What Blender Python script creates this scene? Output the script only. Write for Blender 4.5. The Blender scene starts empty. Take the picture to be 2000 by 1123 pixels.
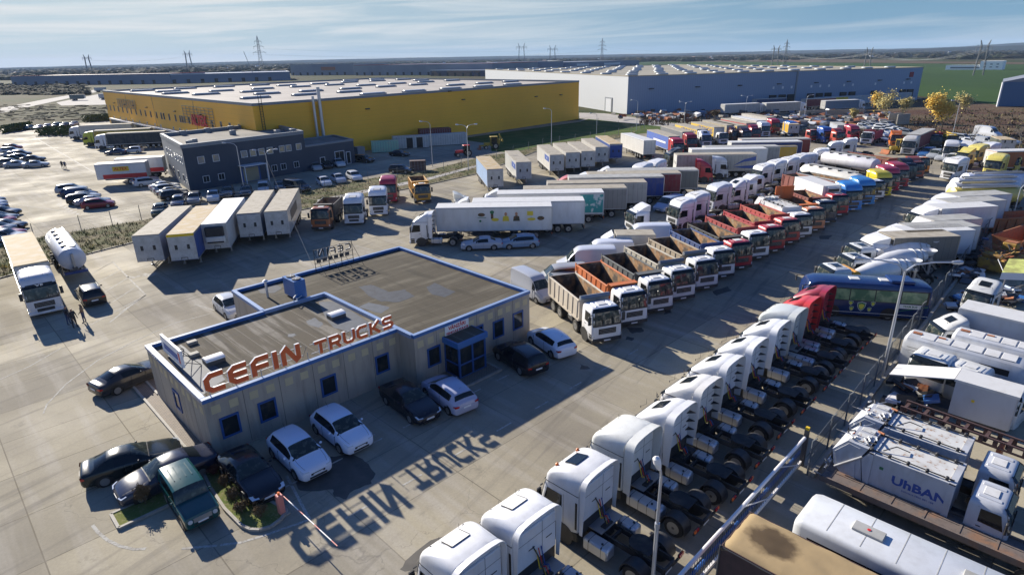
import bpy, bmesh, math, random
from mathutils import Vector, Matrix
SC = bpy.context.scene
COL = SC.collection
RAD = math.radians
# ------------------------------------------------------------------ camera
CAM_H = 20.3; FOC = 1191.0; PITCH = 0.3608; ROLL = -0.0197
cp, sp = math.cos(PITCH), math.sin(PITCH); cr, sr = math.cos(ROLL), math.sin(ROLL)
_f = Vector((0, cp, -sp)); _r0 = Vector((1, 0, 0)); _u0 = Vector((0, sp, cp))
_r = _r0 * cr + _u0 * sr; _u = _u0 * cr - _r0 * sr
cam_d = bpy.data.cameras.new("camera"); cam = bpy.data.objects.new("camera", cam_d); COL.objects.link(cam)
cam_d.sensor_width = 36; cam_d.lens = 36 * FOC / 2000; cam_d.clip_start = 0.3; cam_d.clip_end = 30000
cam.matrix_world = Matrix(((_r.x, _u.x, -_f.x, 0), (_r.y, _u.y, -_f.y, 0), (_r.z, _u.z, -_f.z, CAM_H), (0, 0, 0, 1)))
SC.camera = cam
# ------------------------------------------------------------------ sky, sun, exposure
SUN_AZ = 132.3; SUN_EL = 23.5            # direction towards the sun, measured from +X
world = bpy.data.worlds.new("World"); SC.world = world; world.use_nodes = True
_nt = world.node_tree; _nt.nodes.clear()
def wn(t, **k):
    n = _nt.nodes.new(t)
    for a, b in k.items(): setattr(n, a, b)
    return n
_sky = wn('ShaderNodeTexSky', sky_type='NISHITA', sun_disc=False); _sky.sun_elevation = RAD(SUN_EL); _sky.sun_rotation = RAD(90 - SUN_AZ)
_sky.air_density = 1.0; _sky.dust_density = 0.3; _sky.ozone_density = 2.0
_tc = wn('ShaderNodeTexCoord'); _sep = wn('ShaderNodeSeparateXYZ'); _nt.links.new(_tc.outputs['Generated'], _sep.inputs[0])
def wmath(op, a, b=None, c=None):
    n = wn('ShaderNodeMath', operation=op)
    for i, v in enumerate((a, b, c)):
        if v is None: continue
        if isinstance(v, (int, float)): n.inputs[i].default_value = v
        else: _nt.links.new(v, n.inputs[i])
    return n.outputs[0]
_az = wmath('MULTIPLY', wmath('ARCTAN2', _sep.outputs[0], _sep.outputs[1]), 2.2)
_cmb = wn('ShaderNodeCombineXYZ'); _nt.links.new(_az, _cmb.inputs[0])
_nt.links.new(wmath('ADD', wmath('MULTIPLY', _sep.outputs[2], 42.0), wmath('MULTIPLY', _az, -.55)), _cmb.inputs[1])
_noi = wn('ShaderNodeTexNoise'); _noi.inputs['Scale'].default_value = 1.0; _noi.inputs['Detail'].default_value = 8; _noi.inputs['Roughness'].default_value = 0.58
_noi.inputs['Distortion'].default_value = 0.5; _nt.links.new(_cmb.outputs[0], _noi.inputs['Vector'])
_rmp = wn('ShaderNodeValToRGB'); _rmp.color_ramp.elements[0].position = 0.44; _rmp.color_ramp.elements[1].position = 0.60; _nt.links.new(_noi.outputs[0], _rmp.inputs[0])
def clamp01(x): return wmath('MINIMUM', wmath('MAXIMUM', x, 0.0), 1.0)
_left = clamp01(wmath('ADD', wmath('MULTIPLY', _sep.outputs[0], -1.05), 0.48))       # brighter, milkier air towards the sun
_low = wmath('POWER', 2.718, wmath('MULTIPLY', wmath('MAXIMUM', wmath('SUBTRACT', _sep.outputs[2], .10), 0.0), -16.0))
def wmix(f, a, b):
    n = wn('ShaderNodeMix', data_type='RGBA')
    for s_, v in (('Factor', f), ('A', a), ('B', b)):
        if isinstance(v, tuple): n.inputs[s_].default_value = (*v, 1)
        elif isinstance(v, float): n.inputs[s_].default_value = v
        else: _nt.links.new(v, n.inputs[s_])
    return n.outputs['Result']
_hi = clamp01(wmath('MULTIPLY', wmath('SUBTRACT', _sep.outputs[2], .08), 5.0)); _mul = wn('ShaderNodeMix', data_type='RGBA', blend_type='MULTIPLY'); _nt.links.new(_hi, _mul.inputs['Factor']); _nt.links.new(_sky.outputs[0], _mul.inputs['A']); _mul.inputs['B'].default_value = (.56, .88, 1.5, 1)
_air = wmix(_left, (2.0, 3.8, 5.4), (5.7, 7.0, 7.7)); _base = wmix(wmath('MULTIPLY', _low, 1.0), _mul.outputs['Result'], _air)
_near = wmath('POWER', 2.718, wmath('MULTIPLY', wmath('MAXIMUM', _sep.outputs[2], 0.0), -55.0))
_base = wmix(wmath('MULTIPLY', _near, .75), _base, wmix(_left, (3.2, 4.9, 6.1), (7.0, 7.8, 8.2)))
_amt = wmath('MULTIPLY', wmath('MULTIPLY', _rmp.outputs[0], wmath('ADD', wmath('MULTIPLY', _left, .6), .28)), _low)
_fin = wmix(_amt, _base, (8.2, 8.5, 8.6))
_bg = wn('ShaderNodeBackground'); _bg.inputs['Strength'].default_value = 0.05
_out = wn('ShaderNodeOutputWorld'); _nt.links.new(_fin, _bg.inputs[0]); _nt.links.new(_bg.outputs[0], _out.inputs[0])
sun_d = bpy.data.lights.new("sun", 'SUN'); sun_d.energy = 5.0; sun_d.angle = RAD(0.53); sun_d.color = (1.0, 0.92, 0.79)
sun = bpy.data.objects.new("sun", sun_d); COL.objects.link(sun)
_sd = Vector((math.cos(RAD(SUN_EL)) * math.cos(RAD(SUN_AZ)), math.cos(RAD(SUN_EL)) * math.sin(RAD(SUN_AZ)), math.sin(RAD(SUN_EL))))
sun.rotation_mode = 'QUATERNION'; sun.rotation_quaternion = _sd.to_track_quat('Z', 'Y')
vs = SC.view_settings; vs.view_transform = 'Standard'; vs.look = 'None'; vs.exposure = 0.95; vs.gamma = 1.0; vs.use_curve_mapping = False
SC.cycles.volume_bounces = 0; SC.cycles.max_bounces = 6; SC.cycles.transparent_max_bounces = 12
rnd = random.Random(7)

# ------------------------------------------------------------------ measuring: where a sight line meets a level or a wall
def ray(px, py): return _f * FOC + _r * (px - 1000) - _u * (py - 561.5)
def at(px, py, z=0.0):
    d = ray(px, py); t = (z - CAM_H) / d.z
    return Vector((d.x * t, d.y * t, z))
def rot2(a): a = RAD(a); return Vector((math.cos(a), math.sin(a), 0)), Vector((-math.sin(a), math.cos(a), 0))
def heading(p, q, z=0.0):
    a, b = at(*p, z), at(*q, z); return math.degrees(math.atan2(b.y - a.y, b.x - a.x))

# ------------------------------------------------------------------ materials
MATS = {}
def mat(name, col=(.5, .5, .5), rough=.6, metal=0.0, spec=.5, coat=0.0, noise=None, noise2=None, bump=None, objcol=False, dirt=0.0, emit=None, coords='Object', extra=None):
    m = bpy.data.materials.new(name); m.use_nodes = True; nt = m.node_tree; b = nt.nodes['Principled BSDF']
    N = lambda t: nt.nodes.new(t); L = nt.links.new
    b.inputs['Roughness'].default_value = rough; b.inputs['Metallic'].default_value = metal
    b.inputs['Specular IOR Level'].default_value = spec; b.inputs['Coat Weight'].default_value = coat; b.inputs['Coat Roughness'].default_value = .12
    cur = None
    if objcol:
        oi = N('ShaderNodeObjectInfo'); cur = oi.outputs['Color']
    else:
        rgb = N('ShaderNodeRGB'); rgb.outputs[0].default_value = (*col, 1); cur = rgb.outputs[0]
    tc = N('ShaderNodeTexCoord'); vec = tc.outputs[coords]
    def nz(scale, det=4, stretch=None, seed=None, rough_=.55):
        n = N('ShaderNodeTexNoise'); n.inputs['Scale'].default_value = scale; n.inputs['Detail'].default_value = det; n.inputs['Roughness'].default_value = rough_
        v = vec
        if stretch:
            mp = N('ShaderNodeMapping'); mp.vector_type = 'TEXTURE'; mp.inputs['Scale'].default_value = [1 / q for q in stretch[:3]]
            if len(stretch) > 3: mp.inputs['Rotation'].default_value = (0, 0, -RAD(stretch[3]))
            L(v, mp.inputs[0]); v = mp.outputs[0]
        if seed:
            ad = N('ShaderNodeVectorMath'); ad.operation = 'ADD'; L(v, ad.inputs[0]); L(seed, ad.inputs[1]); v = ad.outputs[0]
        L(v, n.inputs['Vector']); return n.outputs[0]
    def ramp(f, p0, p1, a=0.0, bb=1.0):
        r = N('ShaderNodeMapRange'); r.inputs['From Min'].default_value = p0; r.inputs['From Max'].default_value = p1; r.inputs['To Min'].default_value = a; r.inputs['To Max'].default_value = bb
        L(f, r.inputs[0]); return r.outputs[0]
    def mix(f, a, c, mode='MIX'):
        n = N('ShaderNodeMix'); n.data_type = 'RGBA'; n.blend_type = mode
        for s, v in (('Factor', f), ('A', a), ('B', c)):
            if isinstance(v, tuple): n.inputs[s].default_value = (*v[:3], 1)
            elif isinstance(v, float): n.inputs[s].default_value = v
            else: L(v, n.inputs[s])
        return n.outputs['Result']
    m_ = dict(N=N, L=L, nz=nz, ramp=ramp, mix=mix, vec=vec, b=b, nt=nt, tc=tc)
    for nn in (noise, noise2):
        if nn:   # (scale, colour, lo, hi, amount[, stretch])
            cur = mix(ramp(nz(nn[0], 6, nn[5] if len(nn) > 5 else None), nn[2], nn[3], 0.0, nn[4]), cur, nn[1])
    if extra: cur = extra(cur, m_)
    if dirt:
        oi = N('ShaderNodeObjectInfo'); sc = N('ShaderNodeMath'); sc.operation = 'MULTIPLY'; sc.inputs[1].default_value = 37.0; L(oi.outputs['Random'], sc.inputs[0])
        f = ramp(nz(1.3, 7, (1, 1, .35), sc.outputs[0], .65), .45, .8, 0.0, dirt)
        cur = mix(f, cur, (.20, .165, .12))
        rr = ramp(nz(2.1, 5, None, sc.outputs[0]), .3, .8, rough, min(1, rough + .5 * dirt)); L(rr, b.inputs['Roughness'])
    L(cur, b.inputs['Base Color'])
    if emit: b.inputs['Emission Color'].default_value = (*emit[:3], 1); b.inputs['Emission Strength'].default_value = emit[3]
    if bump:   # (scale, strength, dist)
        bp = N('ShaderNodeBump'); bp.inputs['Strength'].default_value = bump[1]; bp.inputs['Distance'].default_value = bump[2]
        L(nz(bump[0], 6), bp.inputs['Height']); L(bp.outputs[0], b.inputs['Normal'])
    MATS[name] = m; return m

def stripes(axis, period, duty, colr, amt=1.0, rot=0.0):
    """regular seam lines in one direction, as on corrugated sheet or boards"""
    def fn(cur, m):
        N, L = m['N'], m['L']
        mp = N('ShaderNodeMapping'); mp.inputs['Rotation'].default_value = (0, 0, RAD(rot)); L(m['vec'], mp.inputs[0])
        s = N('ShaderNodeSeparateXYZ'); L(mp.outputs[0], s.inputs[0])
        d = N('ShaderNodeMath'); d.operation = 'DIVIDE'; d.inputs[1].default_value = period; L(s.outputs[axis], d.inputs[0])
        f = N('ShaderNodeMath'); f.operation = 'FRACT'; L(d.outputs[0], f.inputs[0])
        g = N('ShaderNodeMath'); g.operation = 'LESS_THAN'; g.inputs[1].default_value = duty; L(f.outputs[0], g.inputs[0])
        k = N('ShaderNodeMath'); k.operation = 'MULTIPLY'; k.inputs[1].default_value = amt; L(g.outputs[0], k.inputs[0])
        return m['mix'](k.outputs[0], cur, colr)
    return fn
def chain(*fs):
    def fn(cur, m):
        for f in fs: cur = f(cur, m)
        return cur
    return fn

mat('paint', objcol=True, rough=.33, coat=.35, dirt=.28)
mat('paint_dull', objcol=True, rough=.6, dirt=.5)
mat('paint_car', objcol=True, rough=.17, coat=.15, spec=.45, dirt=.06)
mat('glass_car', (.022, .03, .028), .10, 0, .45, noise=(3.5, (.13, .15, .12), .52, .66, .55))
mat('dark_plastic', (.022, .023, .026), .5, dirt=.25)
mat('chassis', (.018, .018, .02), .6, dirt=.45)
mat('rubber', (.016, .016, .017), .8, dirt=.3)
mat('rim_metal', (.34, .35, .36), .35, .75, dirt=.25)
mat('hub_dark', (.09, .09, .095), .5, .4)
mat('tank_metal', (.52, .54, .57), .38, .6, dirt=.15)
mat('steel', (.42, .43, .45), .4, .8, dirt=.2)
mat('glass_dark', (.010, .014, .017), .08, 0, .35)
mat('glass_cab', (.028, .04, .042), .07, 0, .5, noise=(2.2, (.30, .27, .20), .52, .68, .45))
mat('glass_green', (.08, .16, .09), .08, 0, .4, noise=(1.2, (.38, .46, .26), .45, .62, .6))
mat('lamp_clear', (.62, .66, .7), .12, .2, .8)
mat('lamp_red', (.42, .02, .015), .25)
mat('lamp_orange', (.75, .16, .02), .3)
mat('plate_white', (.7, .72, .74), .5)
mat('yellow_tag', (.72, .5, .02), .5)
mat('red_white', (.6, .08, .03), .5, noise=(6, (.75, .4, .02), .48, .52, 1))
mat('rust_inside', (.085, .062, .045), .85, noise=(1.3, (.34, .18, .075), .44, .60, .9), noise2=(.8, (.42, .34, .24), .50, .64, .7))
mat('rust', (.40, .125, .05), .85, noise=(2.5, (.26, .14, .07), .4, .65, .8), noise2=(7, (.07, .05, .04), .55, .7, .7))
mat('roof_dirty', (.40, .365, .30), .8, spec=.15, noise=(1.1, (.27, .235, .18), .42, .7, .75), noise2=(4.5, (.19, .16, .12), .58, .74, .6))
mat('roof_grey', (.40, .40, .38), .7, noise=(1.2, (.24, .23, .2), .4, .7, .7))
mat('roof_white', (.60, .60, .59), .6, noise=(1.5, (.42, .40, .36), .5, .75, .5))
mat('roof_tan', (.44, .34, .20), .8, spec=.15, noise=(1.0, (.48, .42, .33), .45, .65, .9), noise2=(3, (.25, .17, .09), .6, .75, .7))
mat('curtain', objcol=True, rough=.55, dirt=.3, extra=stripes(0, .62, .09, (.07, .07, .07), .45), noise=(1.2, (.16, .14, .12), .52, .72, .35))
mat('front_wall', (.50, .50, .48), .6, noise=(1.5, (.30, .29, .26), .42, .68, .6), noise2=(6, (.2, .16, .12), .6, .75, .6))
mat('black', (.01, .01, .011), .55)
mat('white_text', (.75, .76, .78), .5)
mat('blue_text', (.02, .07, .30), .5)
mat('red_text', (.55, .03, .03), .5)
mat('orange_letter', (.86, .15, .035), .45, noise=(3, (.75, .12, .04), .4, .7, .6))
mat('letter_edge', (.78, .76, .74), .4)
mat('roof_rusty', (.58, .58, .56), .6, noise=(1.6, (.40, .38, .34), .45, .7, .7), noise2=(3.2, (.30, .14, .06), .60, .68, .8))

# ------------------------------------------------------------------ mesh tools
class MB:
    """collects shapes into one mesh"""
    def __init__(s): s.v = []; s.f = []; s.m = []; s.mats = []; s.cur = 0
    def use(s, name):
        if name not in s.mats: s.mats.append(name)
        s.cur = s.mats.index(name); return s
    def add(s, vs, fs, M=None):
        o = len(s.v)
        for p in vs: s.v.append(tuple(M @ Vector(p)) if M else tuple(p))
        for f in fs: s.f.append([i + o for i in f]); s.m.append(s.cur)
        return s
    def box(s, x0, x1, y0, y1, z0, z1, bev=0.0, M=None):
        if x0 > x1: x0, x1 = x1, x0
        if y0 > y1: y0, y1 = y1, y0
        if bev:
            b = min(bev, (x1 - x0) * .45, (y1 - y0) * .45, (z1 - z0) * .45); vs = []; idx = {}
            for i, x in enumerate((x0, x1)):
                for j, y in enumerate((y0, y1)):
                    for k, z in enumerate((z0, z1)):
                        sx, sy, sz = (1, -1)[i], (1, -1)[j], (1, -1)[k]
                        for a in range(3):
                            p = [x + sx * b, y + sy * b, z + sz * b]; p[a] = (x, y, z)[a]
                            idx[i, j, k, a] = len(vs); vs.append(p)
            fs = []
            I = lambda i, j, k, a: idx[i, j, k, a]
            for i in (0, 1):
                fs.append([I(i, 0, 0, 0), I(i, 1, 0, 0), I(i, 1, 1, 0), I(i, 0, 1, 0)][::(1 if i else -1)])
                fs.append([I(0, i, 0, 1), I(0, i, 1, 1), I(1, i, 1, 1), I(1, i, 0, 1)][::(1 if i else -1)])
                fs.append([I(0, 0, i, 2), I(1, 0, i, 2), I(1, 1, i, 2), I(0, 1, i, 2)][::(1 if i else -1)])
            for j in (0, 1):
                for k in (0, 1):
                    fs.append([I(0, j, k, 1), I(1, j, k, 1), I(1, j, k, 2), I(0, j, k, 2)])
                    fs.append([I(j, 0, k, 0), I(j, 1, k, 0), I(j, 1, k, 2), I(j, 0, k, 2)])
                    fs.append([I(j, k, 0, 0), I(j, k, 1, 0), I(j, k, 1, 1), I(j, k, 0, 1)])
            for i in (0, 1):
                for j in (0, 1):
                    for k in (0, 1): fs.append([I(i, j, k, 0), I(i, j, k, 1), I(i, j, k, 2)])
            return s.add(vs, fs, M)
        vs = [(x, y, z) for x in (x0, x1) for y in (y0, y1) for z in (z0, z1)]
        fs = [(0, 1, 3, 2), (4, 6, 7, 5), (0, 4, 5, 1), (2, 3, 7, 6), (0, 2, 6, 4), (1, 5, 7, 3)]
        return s.add(vs, fs, M)
    def cyl(s, p0, p1, r0, r1=None, n=12, cap=True, M=None):
        r1 = r0 if r1 is None else r1; p0, p1 = Vector(p0), Vector(p1); d = (p1 - p0).normalized()
        a = d.orthogonal().normalized(); b = d.cross(a); vs = []; fs = []
        for p, r in ((p0, r0), (p1, r1)):
            for i in range(n): t = 2 * math.pi * i / n; vs.append(p + (a * math.cos(t) + b * math.sin(t)) * r)
        for i in range(n): j = (i + 1) % n; fs.append((i, j, n + j, n + i))
        if cap: fs.append(list(range(n))[::-1]); fs.append(list(range(n, 2 * n)))
        return s.add(vs, fs, M)
    def tube(s, pts, r, n=8, M=None):
        for a, b in zip(pts, pts[1:]): s.cyl(a, b, r, n=n, M=M)
        return s
    def prism(s, pts, y0, y1, M=None):
        """outline in x,z pushed through y"""
        n = len(pts); vs = [(x, y0, z) for x, z in pts] + [(x, y1, z) for x, z in pts]
        fs = [list(range(n)), list(range(2 * n - 1, n - 1, -1))] + [(i, n + i, n + (i + 1) % n, (i + 1) % n) for i in range(n)]
        return s.add(vs, fs, M)
    def slab(s, pts, z0, z1, M=None):
        """outline in x,y pushed through z"""
        n = len(pts); vs = [(p[0], p[1], z0) for p in pts] + [(p[0], p[1], z1) for p in pts]
        fs = [list(range(n))[::-1], list(range(n, 2 * n))] + [(i, (i + 1) % n, n + (i + 1) % n, n + i) for i in range(n)]
        return s.add(vs, fs, M)
    def loft(s, rings, cap0=True, cap1=True, closed=True, M=None):
        n = len(rings[0]); vs = [p for r in rings for p in r]; fs = []
        for k in range(len(rings) - 1):
            for i in range(n if closed else n - 1):
                j = (i + 1) % n; fs.append((k * n + i, k * n + j, (k + 1) * n + j, (k + 1) * n + i))
        if cap0: fs.append(list(range(n))[::-1])
        if cap1: fs.append(list(range((len(rings) - 1) * n, len(rings) * n)))
        return s.add(vs, fs, M)
    def lathe(s, prof, o, axis, n=20, M=None):
        """prof: (distance along axis, radius)"""
        o = Vector(o); d = Vector(axis).normalized(); a = d.orthogonal().normalized(); b = d.cross(a)
        rings = [[o + d * h + (a * math.cos(2 * math.pi * i / n) + b * math.sin(2 * math.pi * i / n)) * max(r, .001) for i in range(n)] for h, r in prof]
        return s.loft(rings, M=M)
    def quad(s, a, b, c, d, M=None): return s.add([a, b, c, d], [(0, 1, 2, 3)], M)
    def mesh(s, name, smooth=None):
        me = bpy.data.meshes.new(name); me.from_pydata(s.v, [], s.f)
        for m in s.mats: me.materials.append(MATS[m])
        for p, i in zip(me.polygons, s.m): p.material_index = i
        bm = bmesh.new(); bm.from_mesh(me); bmesh.ops.recalc_face_normals(bm, faces=bm.faces); bm.to_mesh(me); bm.free()
        if smooth is not None:
            me.polygons.foreach_set('use_smooth', [True] * len(me.polygons)); me.set_sharp_from_angle(angle=RAD(smooth))
        me.update(); return me

def tag(o, label=None, cat=None, group=None, kind=None):
    if label: o['label'] = label
    if cat: o['category'] = cat
    if group: o['group'] = group
    if kind: o['kind'] = kind
    return o
def obj(name, me, parent=None, loc=None, rotz=None, colr=None):
    o = bpy.data.objects.new(name, me.mesh(name) if isinstance(me, MB) else me); COL.objects.link(o)
    if parent: o.parent = parent
    if loc is not None: o.location = loc
    if rotz is not None: o.rotation_euler = (0, 0, RAD(rotz))
    if colr is not None: o.color = (*colr[:3], 1)
    return o
def empty(name, loc=(0, 0, 0), rotz=0.0):
    o = bpy.data.objects.new(name, None); COL.objects.link(o); o.location = loc; o.rotation_euler = (0, 0, RAD(rotz)); return o
def struct(name, me, **k): return tag(obj(name, me, **k), kind='structure')

class Proto:
    """a kind of thing: list of parts (name, mesh, colour key, index of the part it sits on)"""
    def __init__(s, name): s.name = name; s.parts = []; s.L = 0
    def part(s, name, mb, key=None, on=None, smooth=None, loc=None, label=None):
        me = mb.mesh(s.name + '_' + name, smooth) if isinstance(mb, MB) else mb
        s.parts.append((name, me, key, on, loc, label)); return len(s.parts) - 1
    def spawn(s, loc, h, label, cat, group=None, cols=None, only=None, name=None, skip=()):
        if cat == 'truck': h += rnd.uniform(-1.1, 1.1)
        r = empty(name or s.name, loc, h); tag(r, label, cat, group); made = []; kv = rnd.uniform(.88, 1.06)
        for i, (n, me, key, on, l, lab) in enumerate(s.parts):
            if (only and n not in only) or n in skip or (on is not None and made[on] is None): made.append(None); continue
            o = bpy.data.objects.new(n, me); COL.objects.link(o); o.parent = made[on] if on is not None else r
            if l: o.location = l
            if lab: o['label'] = lab
            c = (cols or {}).get(key) if key else None
            if c is None and key: c = (cols or {}).get('body')
            o.color = (*[q * kv for q in (c or (.5, .5, .5))], 1); made.append(o)
        return r
def spot(lx, ly, lz, px, py, h):
    """ground position of a thing's origin, from where one of its own points is seen"""
    p = at(px, py, lz); a, b = rot2(h); q = p - a * lx - b * ly; q.z = 0; return q

# text as flat raised letters
_fonts = {}
def text_obj(body, size, M, parent, mname, name='lettering', ext=.006, sx=1.0, align='CENTER', shear=0.0, bold=0.0):
    c = bpy.data.curves.new(name, 'FONT'); c.body = body; c.size = size; c.extrude = ext; c.align_x = align; c.align_y = 'CENTER'; c.shear = shear; c.offset = bold
    c.resolution_u = 2; c.materials.append(MATS[mname])
    o = bpy.data.objects.new(name, c); COL.objects.link(o); o.parent = parent
    me = bpy.data.meshes.new_from_object(o.evaluated_get(bpy.context.evaluated_depsgraph_get())); bpy.data.objects.remove(o); o = obj(name, me, parent); o.matrix_local = M @ Matrix.Diagonal((sx, 1, 1, 1)); return o
def face_M(o, xdir, up):
    """matrix whose X runs along xdir and Y along up"""
    x = Vector(xdir).normalized(); y = Vector(up).normalized(); z = x.cross(y).normalized()
    return Matrix(((x.x, y.x, z.x, o[0]), (x.y, y.y, z.y, o[1]), (x.z, y.z, z.z, o[2]), (0, 0, 0, 1)))

# ================================================================== vehicles (x forward, front bumper at x = 0, ground z = 0)
_wc = {}
def wheel_mesh(r, w, side, kind='truck'):
    k = (r, w, side, kind)
    if k in _wc: return _wc[k]
    t = MB().use('rubber'); h = w / 2
    n = 20 if r > .4 else 16
    t.lathe([(-h, r * .62), (-h, r * .90), (-h * .75, r), (h * .75, r), (h, r * .90), (h, r * .62)], (0, 0, 0), (0, 1, 0), n)
    m = MB().use('rim_metal'); s = side
    if kind == 'truck':
        m.lathe([(s * (h + .004), r * .60), (s * (h - .02), r * .55), (s * (h - .06), r * .50), (s * (h - .10), r * .36), (s * (h - .07), r * .33)], (0, 0, 0), (0, 1, 0), n)
        m.use('hub_dark').lathe([(s * (h - .10), r * .24), (s * (h - .02), r * .22), (s * (h + .01), r * .12)], (0, 0, 0), (0, 1, 0), 10)
        for i in range(8):
            a = math.pi / 4 * i + .3; c = Vector((math.cos(a) * r * .43, s * (h - .085), math.sin(a) * r * .43))
            m.cyl(c, c + Vector((0, s * .012, 0)), r * .06, n=6)
    else:
        m.use('hub_dark').lathe([(s * (h - .05), r * .60), (s * (h - .06), .01)], (0, 0, 0), (0, 1, 0), n)
        m.use('rim_metal').lathe([(s * (h + .003), r * .66), (s * (h + .003), r * .60), (s * (h - .03), r * .58)], (0, 0, 0), (0, 1, 0), n)
        for i in range(5):
            a = 2 * math.pi / 5 * i; M = Matrix.Rotation(a, 4, 'Y'); m.box(.03, r * .62, s * (h - .035), s * (h - .012), -.035, .035, M=M)
    _wc[k] = (t.mesh('tyre', 40), m.mesh('rim', 40)); return _wc[k]
def wheels(P, x, y, r=.5, w=.3, kind='truck'):
    for s in (1, -1):
        t, m = wheel_mesh(r, w, s, kind); i = P.part('wheel', t, loc=(x, s * y, r)); P.part('rim', m, on=i)

LEV = {  # height: (z, front x, rear x, half width, front corner radius)
 'high': [(.42, -.04, -1.1, 1.22, .22), (.62, 0, -1.1, 1.24, .22), (1.0, .02, -2.2, 1.24, .22), (1.6, 0, -2.2, 1.24, .24), (2.05, -.07, -2.2, 1.24, .25), (2.62, -.20, -2.2, 1.23, .26), (2.86, -.26, -2.2, 1.225, .28), (3.12, -.33, -2.22, 1.225, .26), (3.32, -.44, -2.25, 1.22, .27), (3.46, -.60, -2.28, 1.20, .28), (3.58, -.85, -2.3, 1.15, .28), (3.68, -1.2, -2.3, 1.06, .25), (3.75, -1.6, -2.3, .90, .2), (3.80, -1.95, -2.3, .6, .1)],
 'high2': [(.42, -.05, -1.1, 1.22, .26), (.62, 0, -1.1, 1.24, .26), (1.0, .02, -2.2, 1.24, .28), (1.6, -.02, -2.2, 1.24, .3), (2.05, -.12, -2.2, 1.24, .32), (2.6, -.28, -2.2, 1.22, .34), (2.8, -.36, -2.2, 1.2, .36), (3.0, -.55, -2.22, 1.17, .45), (3.2, -.85, -2.25, 1.13, .5), (3.42, -1.2, -2.28, 1.12, .45), (3.60, -1.55, -2.3, 1.04, .35), (3.72, -1.85, -2.3, .90, .25), (3.79, -2.05, -2.3, .6, .15)],
 'low': [(.45, -.04, -1.0, 1.2, .2), (.62, 0, -1.0, 1.22, .2), (1.0, .02, -1.85, 1.22, .2), (1.6, 0, -1.85, 1.22, .22), (2.05, -.06, -1.85, 1.21, .22), (2.6, -.18, -1.85, 1.18, .24), (2.80, -.26, -1.83, 1.13, .26), (2.92, -.40, -1.78, 1.03, .28), (2.96, -.52, -1.7, .9, .25)],
 'mid': [(.45, -.04, -1.0, 1.2, .2), (.62, 0, -1.0, 1.22, .2), (1.0, .02, -2.1, 1.22, .2), (1.6, 0, -2.1, 1.22, .22), (2.05, -.06, -2.1, 1.21, .22), (2.6, -.18, -2.1, 1.19, .24), (2.82, -.28, -2.1, 1.15, .26), (2.98, -.5, -2.08, 1.06, .3), (3.05, -.7, -2.0, .92, .25)],
 'small': [(.35, -.03, -.8, .98, .16), (.5, 0, -.8, 1.0, .16), (.85, .02, -1.7, 1.0, .18), (1.25, -.03, -1.7, 1.0, .2), (1.6, -.12, -1.7, .99, .2), (2.1, -.34, -1.7, .95, .22), (2.22, -.48, -1.66, .88, .22), (2.26, -.6, -1.6, .78, .2)],
}
def lev_at(L, z):
    for a, b in zip(L, L[1:]):
        if a[0] <= z <= b[0]:
            t = (z - a[0]) / (b[0] - a[0]); return [p + (q - p) * t for p, q in zip(a, b)]
    return L[-1]
def cabring(z, xf, xr, hw, rf, rr=.06):
    pts = []
    for cx, cy, r, a0, n in ((xf - rf, hw - rf, rf, 90, 4), (xf - rf, -hw + rf, rf, 0, 4), (xr + rr, -hw + rr, rr, -90, 2), (xr + rr, hw - rr, rr, 180, 2)):
        for i in range(n + 1):
            a = RAD(a0 - 90 * i / n); pts.append((cx + r * math.cos(a), cy + r * math.sin(a), z))
    return pts
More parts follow.
